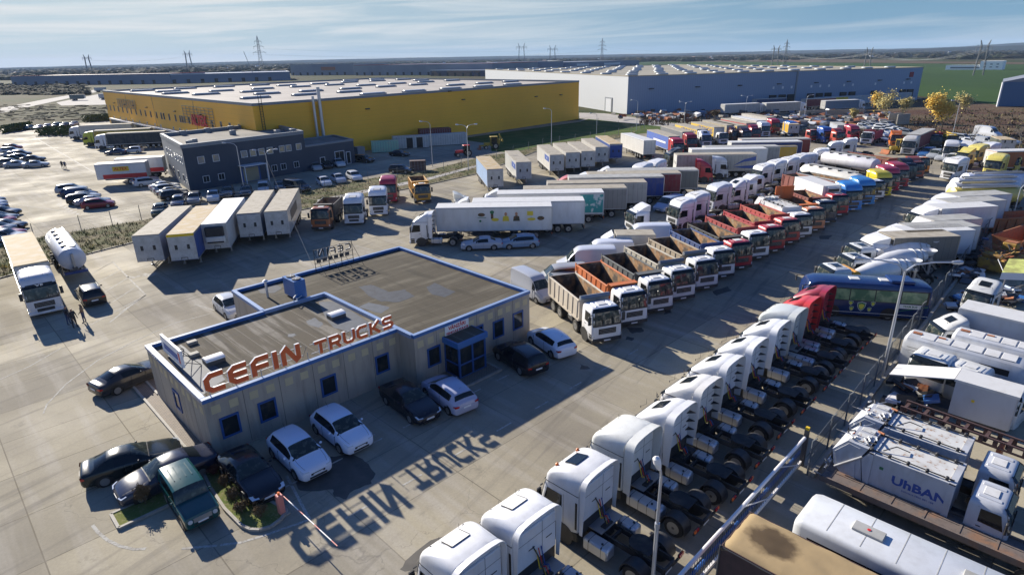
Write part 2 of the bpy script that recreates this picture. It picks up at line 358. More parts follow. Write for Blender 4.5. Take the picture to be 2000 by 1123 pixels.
def add_cab(P, kind, dk=False, hatch='dark', visor=True, logo=None):
    L = LEV[kind]; K = .82 if kind == 'small' else 1.0
    S = L[3][3]; Zw1, Zw2 = (1.28, 2.08) if kind == 'small' else (1.72, 2.66)
    b = MB().use('paint'); b.loft([cabring(*l) for l in L]); P.part('cab', b, 'cab', smooth=50); cab = len(P.parts) - 1
    def fx(z): return lev_at(L, z)[1]
    def row(z, off=.014, cut=0):
        l = lev_at(L, z); x, hw, rf = l[1] + off, l[3], l[4]
        return [(x - .29 * rf + cut * .0, hw - .29 * rf + off, z), (x, hw - rf * .9, z), (x, -hw + rf * .9, z), (x - .29 * rf, -hw + .29 * rf - off, z)]
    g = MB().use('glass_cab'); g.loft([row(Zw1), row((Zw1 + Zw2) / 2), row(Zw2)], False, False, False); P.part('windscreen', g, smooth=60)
    w = MB().use('dark_plastic')   # wipers and the strip under the screen
    w.loft([row(Zw1 - .12, .02), row(Zw1 + .01, .02)], False, False, False)
    for y in (-.45, .4): w.box(fx(Zw1) - .02, fx(Zw1) + .04, y, y + .03, Zw1, Zw1 + .5 * K)
    P.part('wiper', w)
    xr = L[3][2]
    for s in (1, -1):
        q = MB().use('glass_dark')
        xa, xb = fx(2.0) - .30, max(-1.32, xr + .45) * K
        def sp(x, z): l = lev_at(L, z); return (x, s * (l[3] + .012), z)
        zb = Zw1 + .0; zt = Zw2 - .1
        q.add([sp(fx(zb) - .24, zb), sp(xb, zb + .08), sp(xb, zt), sp(fx(zt) - .30, zt)], [(0, 1, 2, 3)]); P.part('side_window', q)
        d = MB().use('dark_plastic'); z0 = Zw1 - .75 * K    # door seam and handle
        for x0, x1, za, zb2 in ((xb - .10, xb - .085, z0, zt + .1), (fx(1.5) - .2, fx(1.5) - .185, z0, Zw1)):
            d.add([sp(x0, za), sp(x1, za), sp(x1, zb2), sp(x0, zb2)], [(0, 1, 2, 3)])
        d.add([sp(xb - .1, z0), sp(fx(1.5) - .185, z0), sp(fx(1.5) - .185, z0 + .015), sp(xb - .1, z0 + .015)], [(0, 1, 2, 3)])
        d.box(xb - .02, xb + .18, s * (S + .01), s * (S + .035), Zw1 - .2, Zw1 - .16)
        P.part('door_handle', d)
        m = MB().use('dark_plastic'); x0 = fx(2.2) - .1
        m.box(x0 - .02, x0 + .10, s * (S + .06), s * (S + .30), Zw1 + .05 * K, Zw1 + .72 * K, .03); m.box(x0, x0 + .05, s * (S - .05), s * (S + .1), Zw2 - .15, Zw2 - .1); m.box(x0, x0 + .05, s * (S - .05), s * (S + .1), Zw1 + .1, Zw1 + .15)
        m.use('glass_dark').box(x0 - .03, x0 - .022, s * (S + .08), s * (S + .28), Zw1 + .1, Zw1 + .62 * K)
        P.part('mirror', m, smooth=30)
        h = MB().use('lamp_clear'); zl = .72 * K if kind != 'small' else .72
        h.loft([row(zl, .03)[0:2] if s > 0 else row(zl, .03)[2:4], row(zl + .2, .03)[0:2] if s > 0 else row(zl + .2, .03)[2:4]], False, False, False); P.part('headlight', h)
        st = MB().use('dark_plastic')    # steps in front of the wheel
        st.box(-.62 * K, -.16, s * (S - .12), s * (S + .015), .40, 1.0 * K, .03); st.use('steel').box(-.58 * K, -.2, s * (S + .016), s * (S + .022), .55, .60); st.box(-.58 * K, -.2, s * (S + .016), s * (S + .022), .82 * K, .87 * K)
        P.part('step', st, smooth=30)
    gr = MB().use('dark_plastic'); zg0, zg1 = (.98, 1.42) if kind != 'small' else (.8, 1.05)
    x = fx(1.2) + .012; gr.box(x - .02, x + .012, -.72 * K, .72 * K, zg0, zg1, .01)
    gr.use('steel')
    for i in range(3): z = zg0 + .08 + i * .13 * K; gr.box(x + .012, x + .02, -.66 * K, .66 * K, z, z + .015)
    if kind in ('high', 'high2'): gr.use('dark_plastic').box(x - .02, x + .03, -.62, .62, .58, .88, .01)
    P.part('grille', gr)
    bp = MB().use('paint' if kind in ('high', 'high2') else 'dark_plastic')
    bp.box(-.18, .06, -S - .005, S + .005, .36, .66 * (1 if kind != 'small' else .8), .06); bp.use('plate_white').box(.06, .068, -.27, .27, .42, .53)
    P.part('bumper', bp, 'cab', smooth=30)
    if kind != 'small':
        xw = -1.38
        for s in (1, -1):
            fe = MB().use('dark_plastic')
            pts = [(xw + .66 * math.cos(RAD(a)), .5 + .62 * math.sin(RAD(a))) for a in range(0, 181, 20)] + [(xw + .54 * math.cos(RAD(a)), .5 + .54 * math.sin(RAD(a))) for a in range(180, -1, -20)]
            fe.prism(pts, s * (S - .3), s * (S + .012))
            fe.prism([(xw + .54 * math.cos(RAD(a)), .5 + .54 * math.sin(RAD(a))) for a in range(0, 360, 20)], s * .9, s * (S + .004)); P.part('wheel_arch', fe)
    if visor and kind != 'small':
        v = MB().use('glass_dark'); z = Zw2 + .02
        a = row(z, .10); bq = row(z + .2, .03); v.loft([a, bq, row(z + .22, .0), row(z + .02, .05)], False, False, False); P.part('sun_visor', v)
    if hatch:
        h = MB().use('glass_dark' if hatch == 'dark' else 'roof_white'); zt = L[-1][0]
        if kind in ('high', 'high2'):
            z1, z2 = ((3.56, 3.72) if kind == 'high' else (3.30, 3.62)); a, c = lev_at(L, z1), lev_at(L, z2)
            h.loft([[(a[1] - .02, .42, z1 + .05), (a[1] - .02, -.42, z1 + .05)], [(c[1] - .02, .42, z2 + .05), (c[1] - .02, -.42, z2 + .05)]], False, False, False)
            h.use('rubber').loft([[(a[1], .46, z1 + .035), (a[1], -.46, z1 + .035)], [(c[1], .46, z2 + .035), (c[1], -.46, z2 + .035)]], False, False, False)
        else: h.box(-1.45 * K, -.8 * K, -.38, .38, zt + .002, zt + .05, .02)
        P.part('roof_hatch', h)
    if kind in ('high', 'high2'):
        for y in (-.8, .8):
          rb = MB().use('dark_plastic'); rb.cyl((-.62, y, 3.40), (-.62, y, 3.50), .02); rb.tube([(-.62, y, 3.48), (-.75, y * .6, 3.5), (-.75, y * .6, 3.8)], .008, 5); P.part('aerial', rb)
        rb = MB().use('dark_plastic')
        for y in (): rb.cyl((-.62, y, 3.40), (-.62, y, 3.50), .02); rb.cyl((-.75, y * .6, 3.5), (-.75, y * .6, 3.8), .008, n=5)
        bw = MB().use('paint').box(-2.345, -2.19, -1.15, 1.15, 1.55, 3.3, .03); bw.use('dark_plastic').box(-2.34, -2.19, -1.1, 1.1, .95, 1.55); bw.box(-2.352, -2.34, -.34, -.325, 1.6, 3.3); bw.box(-2.352, -2.34, .1, .45, 2.28, 2.33); bw.box(-2.352, -2.34, -.9, -.55, 2.28, 2.33); bw.box(-2.352, -2.34, -1.12, 1.12, 2.78, 2.79)
        P.part('back_panel', bw, 'cab', smooth=30)
        for s in (1, -1):
            q = MB().use('black'); q.box(-2.16, -2.06, s * 1.23, s * 1.252, 1.15, 2.55); q.box(-2.2, -.42, s * 1.2, s * 1.2405, 2.88, 2.9); q.box(-2.2, -1.9, s * 1.2, s * 1.25, .5, .95, .03); P.part('side_trim', q)
    if kind in ('low', 'mid'):
        rr = MB().use('paint'); zt = L[-1][0]
        for y in (-.62, .62): rr.box(-1.6, -.6, y - .12, y + .12, zt - .02, zt + .035, .03)
        P.part('roof_rib', rr, 'cab', smooth=30)
        bw = MB().use('glass_dark'); bw.box(xr - .012, xr + .01, -.6, .6, 2.0, 2.45); P.part('rear_window', bw)
    return cab
def arch_fairing(P, x0=-2.3, x1=-2.78, zb=1.0, tilt=0.0, brackets=True):
    """side and roof air deflector behind a high cab: one arch-shaped shell"""
    m = MB().use('paint'); pr = [(1.245, zb), (1.245, 3.3), (1.22, 3.46), (1.16, 3.59), (1.06, 3.69), (.9, 3.76), (.5, 3.81), (0, 3.82)]
    pr = pr + [(-y, z) for y, z in pr[-2::-1]]
    out0 = [(x0 - (.0 if z < 3 else 0), y, z) for y, z in pr]; out1 = [(x1 + .12 * (z < zb + .1) + tilt * max(0, z - 3), y * 1.0, z + (.06 if z > 3.3 else 0)) for y, z in pr]
    inn1 = [(p[0], p[1] * .982, p[2] - (.045 if p[2] > 3 else 0)) for p in out1]; inn0 = [(p[0], p[1] * .965, p[2] - (.05 if p[2] > 3 else 0)) for p in out0]
    m.loft([inn0, out0, out1, inn1, inn0], False, False, False); i = P.part('air_deflector', m, 'cab', smooth=40)
    if brackets:
        for z in (1.5, 2.0, 2.5, 3.0):
            for s in (1, -1):
              b = MB().use('dark_plastic'); b.add([(x0, s * 1.18, z), (x1 + .1, s * 1.18, z), (x0, s * .8, z - .02), (x0, s * 1.18, z + .05), (x1 + .1, s * 1.18, z + .03), (x0, s * .8, z + .03)], [(0, 1, 2), (3, 5, 4), (0, 3, 4, 1), (1, 4, 5, 2), (2, 5, 3, 0)]); P.part('bracket', b)
    return i
def chassis_rails(P, x0, x1, z0=.72, z1=.98):
    m = MB().use('chassis')
    for s in (1, -1): m.box(x0, x1, s * .36, s * .44, z0, z1)
    n = max(2, int(abs(x1 - x0) / 1.1))
    for i in range(n + 1): x = x0 + (x1 - x0) * i / n; m.box(x - .05, x + .05, -.36, .36, z0 + .04, z1 - .05)
    m.box(x0 - .0, x0 - .9, -.42, .42, .5, .95); P.part('chassis', m)
def tank(P, x0, x1, s, mname='tank_metal', w=.62, z0=.36, z1=.98):
    m = MB().use(mname); y0, y1 = s * (1.22 - w), s * 1.22; m.box(x0, x1, y0, y1, z0, z1, .09)
    i = P.part('fuel_tank', m, smooth=40); d = MB().use('dark_plastic'); n = 2 if abs(x1 - x0) < 1.3 else 4
    for k in range(n): x = x0 + (x1 - x0) * (k + .5) / n; d.box(x - .03, x + .03, min(y0, y1) - .008, max(y0, y1) + .008, z0 - .008, z1 + .008, .09)
    d.cyl(((x0 * .7 + x1 * .3), s * 1.0, z1), ((x0 * .7 + x1 * .3), s * 1.0, z1 + .05), .05); P.part('strap', d, on=i, smooth=40)
def rear_lights(P, x, z=.72, y=1.0, flap=True):
    for s in (1, -1):
        m = MB().use('lamp_red').box(x - .03, x + .03, s * (y - .22), s * y, z, z + .14); m.use('lamp_orange').box(x - .03, x + .03, s * y, s * (y + .12), z, z + .14)
        m.use('dark_plastic').box(x + .03, x + .06, s * (y - .26), s * (y + .14), z - .03, z + .17); P.part('tail_light', m)
def mudguard(P, x, y, r=.56, w=.6, key=None):
    for s in (1, -1):
        m = MB().use('dark_plastic'); A = list(range(-10, 191, 20))
        o = [(x + r * 1.08 * math.cos(RAD(a)), .5 + r * 1.08 * math.sin(RAD(a))) for a in A]; i = [(x + (r * 1.08 - .03) * math.cos(RAD(a)), .5 + (r * 1.08 - .03) * math.sin(RAD(a))) for a in A]
        m.prism(o + i[::-1], s * (y - w / 2), s * (y + w / 2)); P.part('mudguard', m, smooth=40)

def make_tractor(name, kind='high', hatch='dark', fair=True, tanks='box', deck=True, beacons=False, deflector_dark=False, guard=True, text=None):
    P = Proto(name); add_cab(P, kind, hatch=hatch)
    if kind in ('high', 'high2'):
        if fair: arch_fairing(P, x1=-2.58 if kind == 'high' and tanks == 'box' else -2.78, tilt=-.0 if kind == 'high' else .05, brackets=kind == 'high2')
    elif fair:   # roof spoiler on a low cab
        m = MB().use('paint'); m.loft([[(-.75, .85, 3.0), (-.75, -.85, 3.0)], [(-1.3, .98, 3.38), (-1.3, -.98, 3.38)], [(-1.95, 1.05, 3.66), (-1.95, -1.05, 3.66)], [(-2.2, 1.05, 3.68), (-2.2, -1.05, 3.68)], [(-2.2, 1.05, 3.0), (-2.2, -1.05, 3.0)]], False, False, False)
        for s in (1, -1): m.add([(-.75, s * .85, 3.0), (-1.3, s * .98, 3.38), (-1.95, s * 1.05, 3.66), (-2.2, s * 1.05, 3.68), (-2.2, s * 1.05, 2.95)], [(0, 1, 2, 3, 4)])
        P.part('air_deflector', m, 'cab', smooth=35)
    chassis_rails(P, -2.1, -5.95)
    wheels(P, -1.38, 1.04, .5, .31); wheels(P, -4.98, .93, .5, .58)
    fw = MB().use('chassis'); fw.lathe([(0, .48), (.05, .5), (.05, .08)], (-4.6, 0, 1.16), (0, 0, 1), 20); fw.box(-5.25, -4.6, -.42, .42, 1.15, 1.19); fw.box(-4.95, -4.25, -.42, .42, .98, 1.15, .03)
    P.part('fifth_wheel', fw, smooth=40)
    dm = MB().use('steel')
    if deck: dm.box(-3.05, -2.35, -.95, .62, 1.04, 1.09)
    dm.use('dark_plastic'); dm.box(-3.0, -2.75, -.3, .3, 1.09, 1.15); dm.tube([(-2.3, .2, 2.4), (-2.7, .2, 2.0), (-2.9, .1, 1.2)], .03); P.part('catwalk', dm)
    for y, c in ((-.1, 'red_text'), (.05, 'yellow_tag'), (-.25, 'blue_text')):
        q = MB().use(c); q.tube([(-2.36, y, 2.1), (-2.5, y, 1.6), (-2.62, y + .05, 1.35), (-2.75, y, 1.45), (-2.9, y, 1.18)], .022, 6); P.part('air_hose', q)
    tank(P, -4.3 if tanks == 'long' else -3.75, -2.45, 1); tank(P, -3.9, -2.95 if tanks != 'long' else -2.5, -1, 'tank_metal')
    if tanks == 'air':
        m = MB().use('hub_dark'); m.cyl((-2.35, -1.0, .7), (-2.9, -1.0, .7), .28, n=16); P.part('silencer', m, smooth=40)
    if guard: mudguard(P, -4.98, .95)
    else: mudguard(P, -4.98, .95, w=.5)
    rear_lights(P, -5.98); m = MB().use('chassis'); m.box(-5.95, -5.88, -1.1, 1.1, .55, .68); m.use('plate_white').box(-5.96, -5.952, -.25, .25, .57, .67); P.part('rear_bar', m)
    if beacons:
        for y in (-.72, .72):
            m = MB().use('lamp_orange'); m.lathe([(0, .075), (.14, .07), (.18, .02)], (-.62, y, 3.42), (0, 0, 1), 10); P.part('beacon', m, smooth=40)
    return P

RUST = (.17, .09, .045)
def tipper_body(P, x0=-2.35, x1=-8.2, zf=1.32, zt=2.95, axl=4, ribs=7, visor='grey', clean=False, vtilt=0.0):
    ws = 1.24; m = MB().use('paint_dull'); t = .07
    for s in (1, -1):
        m.box(x1, x0, s * (ws - t), s * ws, zf, zt - .12)
        m.box(x1 - .02, x0 + .02, s * (ws - t - .02), s * (ws + .05), zt - .12, zt, .02); m.box(x1 - .02, x0 + .02, s * (ws - .02), s * (ws + .05), zf - .1, zf + .08)
        for i in range(ribs):
            x = x0 - .35 + (x1 - x0 + .5) * i / (ribs - 1) if ribs > 1 else x0
            m.add([(x - .09, s * ws, zf + .08), (x + .09, s * ws, zf + .08), (x + .22, s * ws, zt - .12), (x + .04, s * ws, zt - .12), (x - .05, s * (ws + .05), zf + .08), (x + .05, s * (ws + .05), zf + .08), (x + .18, s * (ws + .05), zt - .12), (x + .08, s * (ws + .05), zt - .12)],
                  [(4, 5, 6, 7), (0, 4, 7, 3), (1, 2, 6, 5), (0, 1, 5, 4), (2, 3, 7, 6)])
    m.box(x0, x0 + .08, -ws, ws, zf, zt + .18)
    m.box(x1 - .06, x1, -ws, ws, zf, zt - .02); m.box(x1, x0, -ws, ws, zf - .1, zf)
    m.box(x1 - .12, x1 + .05, -ws - .06, -ws + .02, zf, zt + .1); m.box(x1 - .12, x1 + .05, ws - .02, ws + .06, zf, zt + .1)
    i = P.part('tipper_body', m, 'tub')
    r = MB().use('front_wall' if clean else 'rust_inside'); w = ws - t - .006
    for s in (1, -1): r.quad((x1 + .01, s * w, zf + .012), (x0 - .01, s * w, zf + .012), (x0 - .01, s * w, zt - .13), (x1 + .01, s * w, zt - .13))
    r.quad((x1 + .01, -w, zf + .01), (x0 - .01, -w, zf + .01), (x0 - .01, w, zf + .01), (x1 + .01, w, zf + .01))
    r.quad((x0 - .006, -w, zf + .01), (x0 - .006, w, zf + .01), (x0 - .006, w, zt + .1), (x0 - .006, -w, zt + .1)); r.quad((x1 + .006, -w, zf + .01), (x1 + .006, w, zf + .01), (x1 + .006, w, zt - .05), (x1 + .006, -w, zt - .05))
    P.part('liner', r, on=i)
    if visor == 'grey': c = MB().use('paint_dull'); c.cyl((x0 + .16, -1.22, zt + .22), (x0 + .16, 1.22, zt + .22), .17, n=14); P.part('tarpaulin_roll', c, 'visor', smooth=40)
    elif visor: c = MB().use('paint_dull'); c.box(x0 + .05, x0 + .65, -1.2, 1.2, zt + .12, zt + .18); c.box(x0 + .02, x0 + .1, -1.24, 1.24, zt - .2, zt + .18); P.part('rock_guard', c, 'tub')
    ram = MB().use('hub_dark'); ram.cyl((x0 + .2, 0, 1.0), (x0 + .2, 0, 2.6), .12); P.part('ram', ram, smooth=40)
    return i
def make_tipper(name, axles=4, visor='grey', kind='low', ribs=7, clean=False, L=8.2):
    P = Proto(name); add_cab(P, kind, hatch='white'); chassis_rails(P, -1.9, -L - .1)
    wheels(P, -1.38, 1.04)
    if axles == 4: wheels(P, -3.05, 1.04)
    wheels(P, -L + 2.15, .95, .5, .56); wheels(P, -L + .8, .95, .5, .56); tipper_body(P, -2.35, -L, ribs=ribs, visor=visor, clean=clean)
    mudguard(P, -L + 2.15, .95); mudguard(P, -L + .8, .95)
    m = MB().use('hub_dark'); m.box(-4.7, -3.75, 0.55, 1.1, .5, 1.0, .08); m.box(-4.7, -3.75, -1.1, -.55, .5, 1.0, .08)
    for i in range(4): m.cyl((-5.0 - i * .16, 1.05, .55), (-5.0 - i * .16, 1.05, 1.0), .06)
    P.part('air_tank', m, smooth=40); rear_lights(P, -L - .1); return P

def make_trailer(name, L=13.6, kind='box', H=4.0, W=1.27, roofm='roof_dirty', axles=3, reefer=False, z0=1.18):
    """front wall at x = 0, rear doors at x = -L"""
    P = Proto(name); P.L = L; side = 'curtain' if kind == 'curtain' else 'paint'
    m = MB().use(side); m.box(-L, 0, -W, W, z0, H - .09); b = P.part('box', m, 'body')
    r = MB().use(roofm); r.box(-L - .01, .01, -W - .012, W + .012, H - .09, H, .02); P.part('roof', r, smooth=30)
    t = MB().use('steel' if kind != 'plain' else side)
    for s in (1, -1): t.box(-L - .005, .005, s * (W - .01), s * (W + .025), z0 - .03, z0 + .09); t.box(-L - .005, .005, s * (W - .01), s * (W + .022), H - .2, H - .088)
    for x in (-L, 0):
        for s in (1, -1): t.box(x - .04 if x else -.05, x + .05 if x else .012, s * (W - .06), s * (W + .02), z0, H - .09)
    P.part('rail', t)
    f = MB().use('front_wall')
    f.box(-.01, .02, -W + .04, W - .04, z0 + .05, H - .15); f.use('dark_plastic')
    for s in (1, -1): f.box(.02, .035, s * .45, s * .72, 2.35, 2.85, .05)
    f.box(.02, .05, -.32, .32, 1.45, 1.5); f.box(.02, .05, -.32, -.27, 1.2, 1.5); f.box(.02, .05, .27, .32, 1.2, 1.5)
    P.part('headboard', f, label=None)
    if reefer:
        f = MB().use('dark_plastic'); f.box(.02, .45, -.95, .95, 2.6, 3.7, .1); f.use('paint').box(.02, .5, -1.0, 1.0, 1.9, 2.62, .1); f.use('black').box(.5, .51, -.85, .85, 1.95, 2.1); P.part('cooling_unit', f, 'body', smooth=30)
    for s in (1, -1):
        d = MB().use('front_wall' if kind == 'curtain' else 'paint'); d.box(-L - .04, -L, s * .01, s * (W - .03), z0 + .08, H - .14); d.use('steel')
        for y in (.35, .95): d.cyl((-L - .06, s * y, z0 + .1), (-L - .06, s * y, H - .16), .018, n=6)
        for z in (1.6, 2.3, 3.2): d.box(-L - .055, -L - .04, s * .05, s * (W - .05), z, z + .03)
        P.part('rear_door', d, 'body')
    c = MB().use('chassis')
    for s in (1, -1): c.box(-L + .1, -1.0, s * .42, s * .52, .88, z0)
    for i in range(9): x = -1.2 - (L - 1.6) * i / 8; c.box(x - .04, x + .04, -W + .1, W - .1, z0 - .14, z0)
    c.box(-L - .02, -L + .08, -1.15, 1.15, .5, .62); c.box(-L + .1, -L + .2, -.7, -.6, .5, .95); c.box(-L + .1, -L + .2, .6, .7, .5, .95); P.part('chassis', c)
    xs = [-L + 1.9, -L + 3.2, -L + 4.5][:axles] if L > 9 else [-L + 1.6, -L + 2.9][:axles]
    for x in xs: wheels(P, x, 1.03, .5, .38)
    if L > 9:
        for s in (1, -1):
            g = MB().use('steel'); g.box(-2.75, -2.62, s * .75, s * .88, .12, z0); g.box(-2.85, -2.5, s * .68, s * .95, .06, .12); P.part('landing_leg', g)
            g = MB().use('dark_plastic'); g.box(-7.6, -3.6, s * (W - .05), s * (W - .01), .55, .66); g.box(-7.6, -3.6, s * (W - .05), s * (W - .01), .8, .9)
            for x in (-3.8, -5.6, -7.4): g.box(x - .04, x + .04, s * (W - .14), s * (W - .05), .55, z0)
            P.part('side_guard', g)
        g = MB().use('hub_dark'); g.box(-6.6, -4.2, .75, 1.15, .5, .95, .04); P.part('pallet_box', g, smooth=30)
    rear_lights(P, -L - .03, .68, 1.02); return P

def make_boxtruck(name, cab='low', Lb=6.6, H=3.6, x0=-2.35, deflect=True, kind='plain', roofm='roof_grey', W=1.25, reefer=False, small=False):
    P = Proto(name); add_cab(P, cab, hatch=None if small else 'white')
    z0 = .95 if small else 1.12
    m = MB().use('curtain' if kind == 'curtain' else 'paint'); m.box(x0 - Lb, x0, -W, W, z0, H - .07); P.part('box', m, 'body')
    r = MB().use(roofm); r.box(x0 - Lb - .01, x0 + .01, -W - .01, W + .01, H - .07, H, .02); P.part('roof', r, smooth=30)
    t = MB().use('steel')
    for x in (x0 - Lb, x0):
        for s in (1, -1): t.box(x - .03, x + .03, s * (W - .05), s * (W + .015), z0, H - .07)
    for s in (1, -1): t.box(x0 - Lb, x0, s * (W - .01), s * (W + .02), z0 - .04, z0 + .08)
    P.part('rail', t)
    if deflect:
        k = .8 if small else 1; zc = LEV[cab][-1][0]
        d = MB().use('paint'); w0 = LEV[cab][-1][3]
        pr = [(-.45 * k, w0, zc - .03), (-1.0 * k, w0 + .1, zc + .28), (-1.7 * k, W - .12, H - .1), (x0 + .3, W - .1, H)]
        d.loft([[(x, y, z), (x, -y, z)] for x, y, z in pr], False, False, False)
        for s in (1, -1): d.add([(x, s * y, z) for x, y, z in pr] + [(x0 + .3, s * (W - .1), zc - .05)], [tuple(range(5))])
        P.part('air_deflector', d, 'cab', smooth=35)
    if reefer: d = MB().use('roof_white'); d.box(x0, x0 + .42, -.85, .85, H - .75, H - .12, .1); d.use('dark_plastic').box(x0 + .42, x0 + .43, -.75, .75, H - .65, H - .35); P.part('cooling_unit', d, smooth=30)
    chassis_rails(P, x0 + .4, x0 - Lb + .1, .68 if small else .72, .88 if small else .98)
    if small: wheels(P, -1.05, .86, .36, .22); wheels(P, x0 - Lb + 1.6, .8, .36, .4)
    else: wheels(P, -1.38, 1.04); wheels(P, x0 - Lb + 2.0, .95, .5, .56); tank(P, -4.1, -3.1, 1)
    g = MB().use('steel')
    for s in (1, -1): g.box(x0 - Lb + 2.8, -3.0 if small else -4.3, s * (W - .05), s * (W - .01), .5, .58); g.box(x0 - Lb + 2.8, -3.0 if small else -4.3, s * (W - .05), s * (W - .01), .72, .8)
    P.part('side_guard', g); rear_lights(P, x0 - Lb - .02, .62, 1.0)
    d = MB().use('steel')
    for s in (1, -1): d.cyl((x0 - Lb - .03, s * .35, z0), (x0 - Lb - .03, s * .35, H - .1), .02, n=6)
    P.part('door_bar', d); return P

def tank_shell(P, x0, x1, r=1.12, zc=2.35, sq=.98, key='body', n=28):
    m = MB().use('paint'); rings = []
    for x, k in ((x0 + .22, .3), (x0 + .16, .72), (x0, .97), (x0 - .1, 1), (x1 + .1, 1), (x1, .97), (x1 - .16, .72), (x1 - .22, .3)):
        rings.append([(x, r * k * 1.06 * math.cos(2 * math.pi * i / n), zc + r * k * sq * math.sin(2 * math.pi * i / n)) for i in range(n)])
    m.loft(rings)
    i = P.part('tank', m, key, smooth=35); b = MB().use('dark_plastic'); N = 5
    for k in range(N): x = x0 - .5 + (x1 - x0 + 1) * k / (N - 1); b.lathe([(0, r * 1.04), (.03, r * 1.07), (.06, r * 1.04)], (x, 0, zc), (1, 0, 0), n)
    return i
def make_tanker(name, L=12.0, wk='grey', front_gear=False):
    P = Proto(name); P.L = L; t = tank_shell(P, -.1, -L + .3)
    w = MB().use('steel'); w.box(-L + .8, -.8, .55, .62, 3.42, 3.62); w.box(-L + .8, -.8, -.05, 0, 3.45, 3.62); w.use('hub_dark').box(-L + .8, -.8, 0, .55, 3.46, 3.5)
    P.part('walkway', w)
    for i in range(5):
        x = -1.6 - i * (L - 3.2) / 4; h = MB().use('hub_dark'); h.cyl((x, -.32, 3.38), (x, -.32, 3.56), .24, n=14); h.use('steel').box(x - .3, x + .3, -.36, -.28, 3.56, 3.6); P.part('hatch', h, smooth=40)
    c = MB().use('chassis')
    for s in (1, -1): c.box(-L + .1, -.6, s * .42, s * .52, .95, 1.3)
    for x in (-1.2, -4, -7, -L + 1): c.box(x - .08, x + .08, -.9, .9, 1.1, 1.6)
    c.box(-L, -L + .1, -1.15, 1.15, .5, .62); P.part('chassis', c)
    for x in (-L + 1.7, -L + 3.0, -L + 4.3): wheels(P, x, 1.03, .5, .38)
    for s in (1, -1):
        g = MB().use('steel'); g.box(-3.1, -2.97, s * .75, s * .88, .12, 1.2); g.box(-3.2, -2.85, s * .68, s * .95, .06, .12); P.part('landing_leg', g)
    if front_gear:
        g = MB().use('steel'); g.box(.14, .3, -.12, .12, 1.5, 3.0, .03); g.use('hub_dark').box(.1, .35, -.2, .2, 1.4, 1.6); P.part('ladder', g)
        g = MB().use('paint'); g.box(-.2, .3, -1.0, 1.0, .95, 1.15); P.part('front_bar', g, 'trim')
    rear_lights(P, -L - .02, .68, 1.0); return P

def make_mixer(name):
    P = Proto(name); add_cab(P, 'low', hatch='dark'); chassis_rails(P, -1.9, -8.6)
    wheels(P, -1.38, 1.04); wheels(P, -3.05, 1.04); wheels(P, -6.3, .95, .5, .56); wheels(P, -7.65, .95, .5, .56)
    o = Vector((-2.9, 0, 1.95)); ax = Vector((-5.3, 0, .72)).normalized()
    m = MB().use('paint'); m.lathe([(0, .35), (.12, .5), (1.5, .90), (2.7, .96), (3.7, .82), (4.8, .55), (5.0, .45)], o, ax, 28); d = P.part('drum', m, 'drum', smooth=30)
    b = MB().use('steel'); b.lathe([(3.68, .84), (3.70, .88), (3.80, .84), (3.82, .8)], o, ax, 28); b.lathe([(4.35, .68), (4.36, .71), (4.48, .67)], o, ax, 28); P.part('ring', b, on=d, smooth=30)
    t = MB().use('paint'); t.cyl((-2.4, -1.0, 2.35), (-2.4, 1.0, 2.35), .36, n=18); P.part('water_tank', t, 'tankc', smooth=40)
    s = MB().use('steel')
    for y in (.62, -.62): s.box(-8.1, -7.9, y - .06, y + .06, 1.0, 2.6); s.tube([(-8.0, y, 1.0), (-7.2, y, 2.0)], .05)
    s.box(-8.2, -7.75, -.7, .7, 2.3, 2.4); P.part('rear_stand', s)
    h = MB().use('paint_dull'); h.lathe([(0, .22), (.5, .62), (.56, .62), (.5, .56), (.03, .17)], (-8.2, 0, 2.6), (0, 0, 1), 14); P.part('hopper', h, 'drum', smooth=40)
    c = MB().use('paint_dull'); c.loft([[(-8.2, y * .28, 2.2 + abs(y) * .12) for y in (-1, -.5, 0, .5, 1)], [(-9.2, y * .24, 1.2 + abs(y) * .12) for y in (-1, -.5, 0, .5, 1)]], False, False, False); P.part('chute', c, 'drum')
    l = MB().use('steel')
    for y in (-1.0, -.6): l.tube([(-8.75, y, .7), (-8.5, y, 2.9)], .025)
    for i in range(8): z = .8 + i * .28; l.tube([(-8.74 + i * .031, -1.0, z), (-8.74 + i * .031, -.6, z)], .02)
    P.part('ladder', l)
    mudguard(P, -6.3, .95); mudguard(P, -7.65, .95); rear_lights(P, -8.65); return P

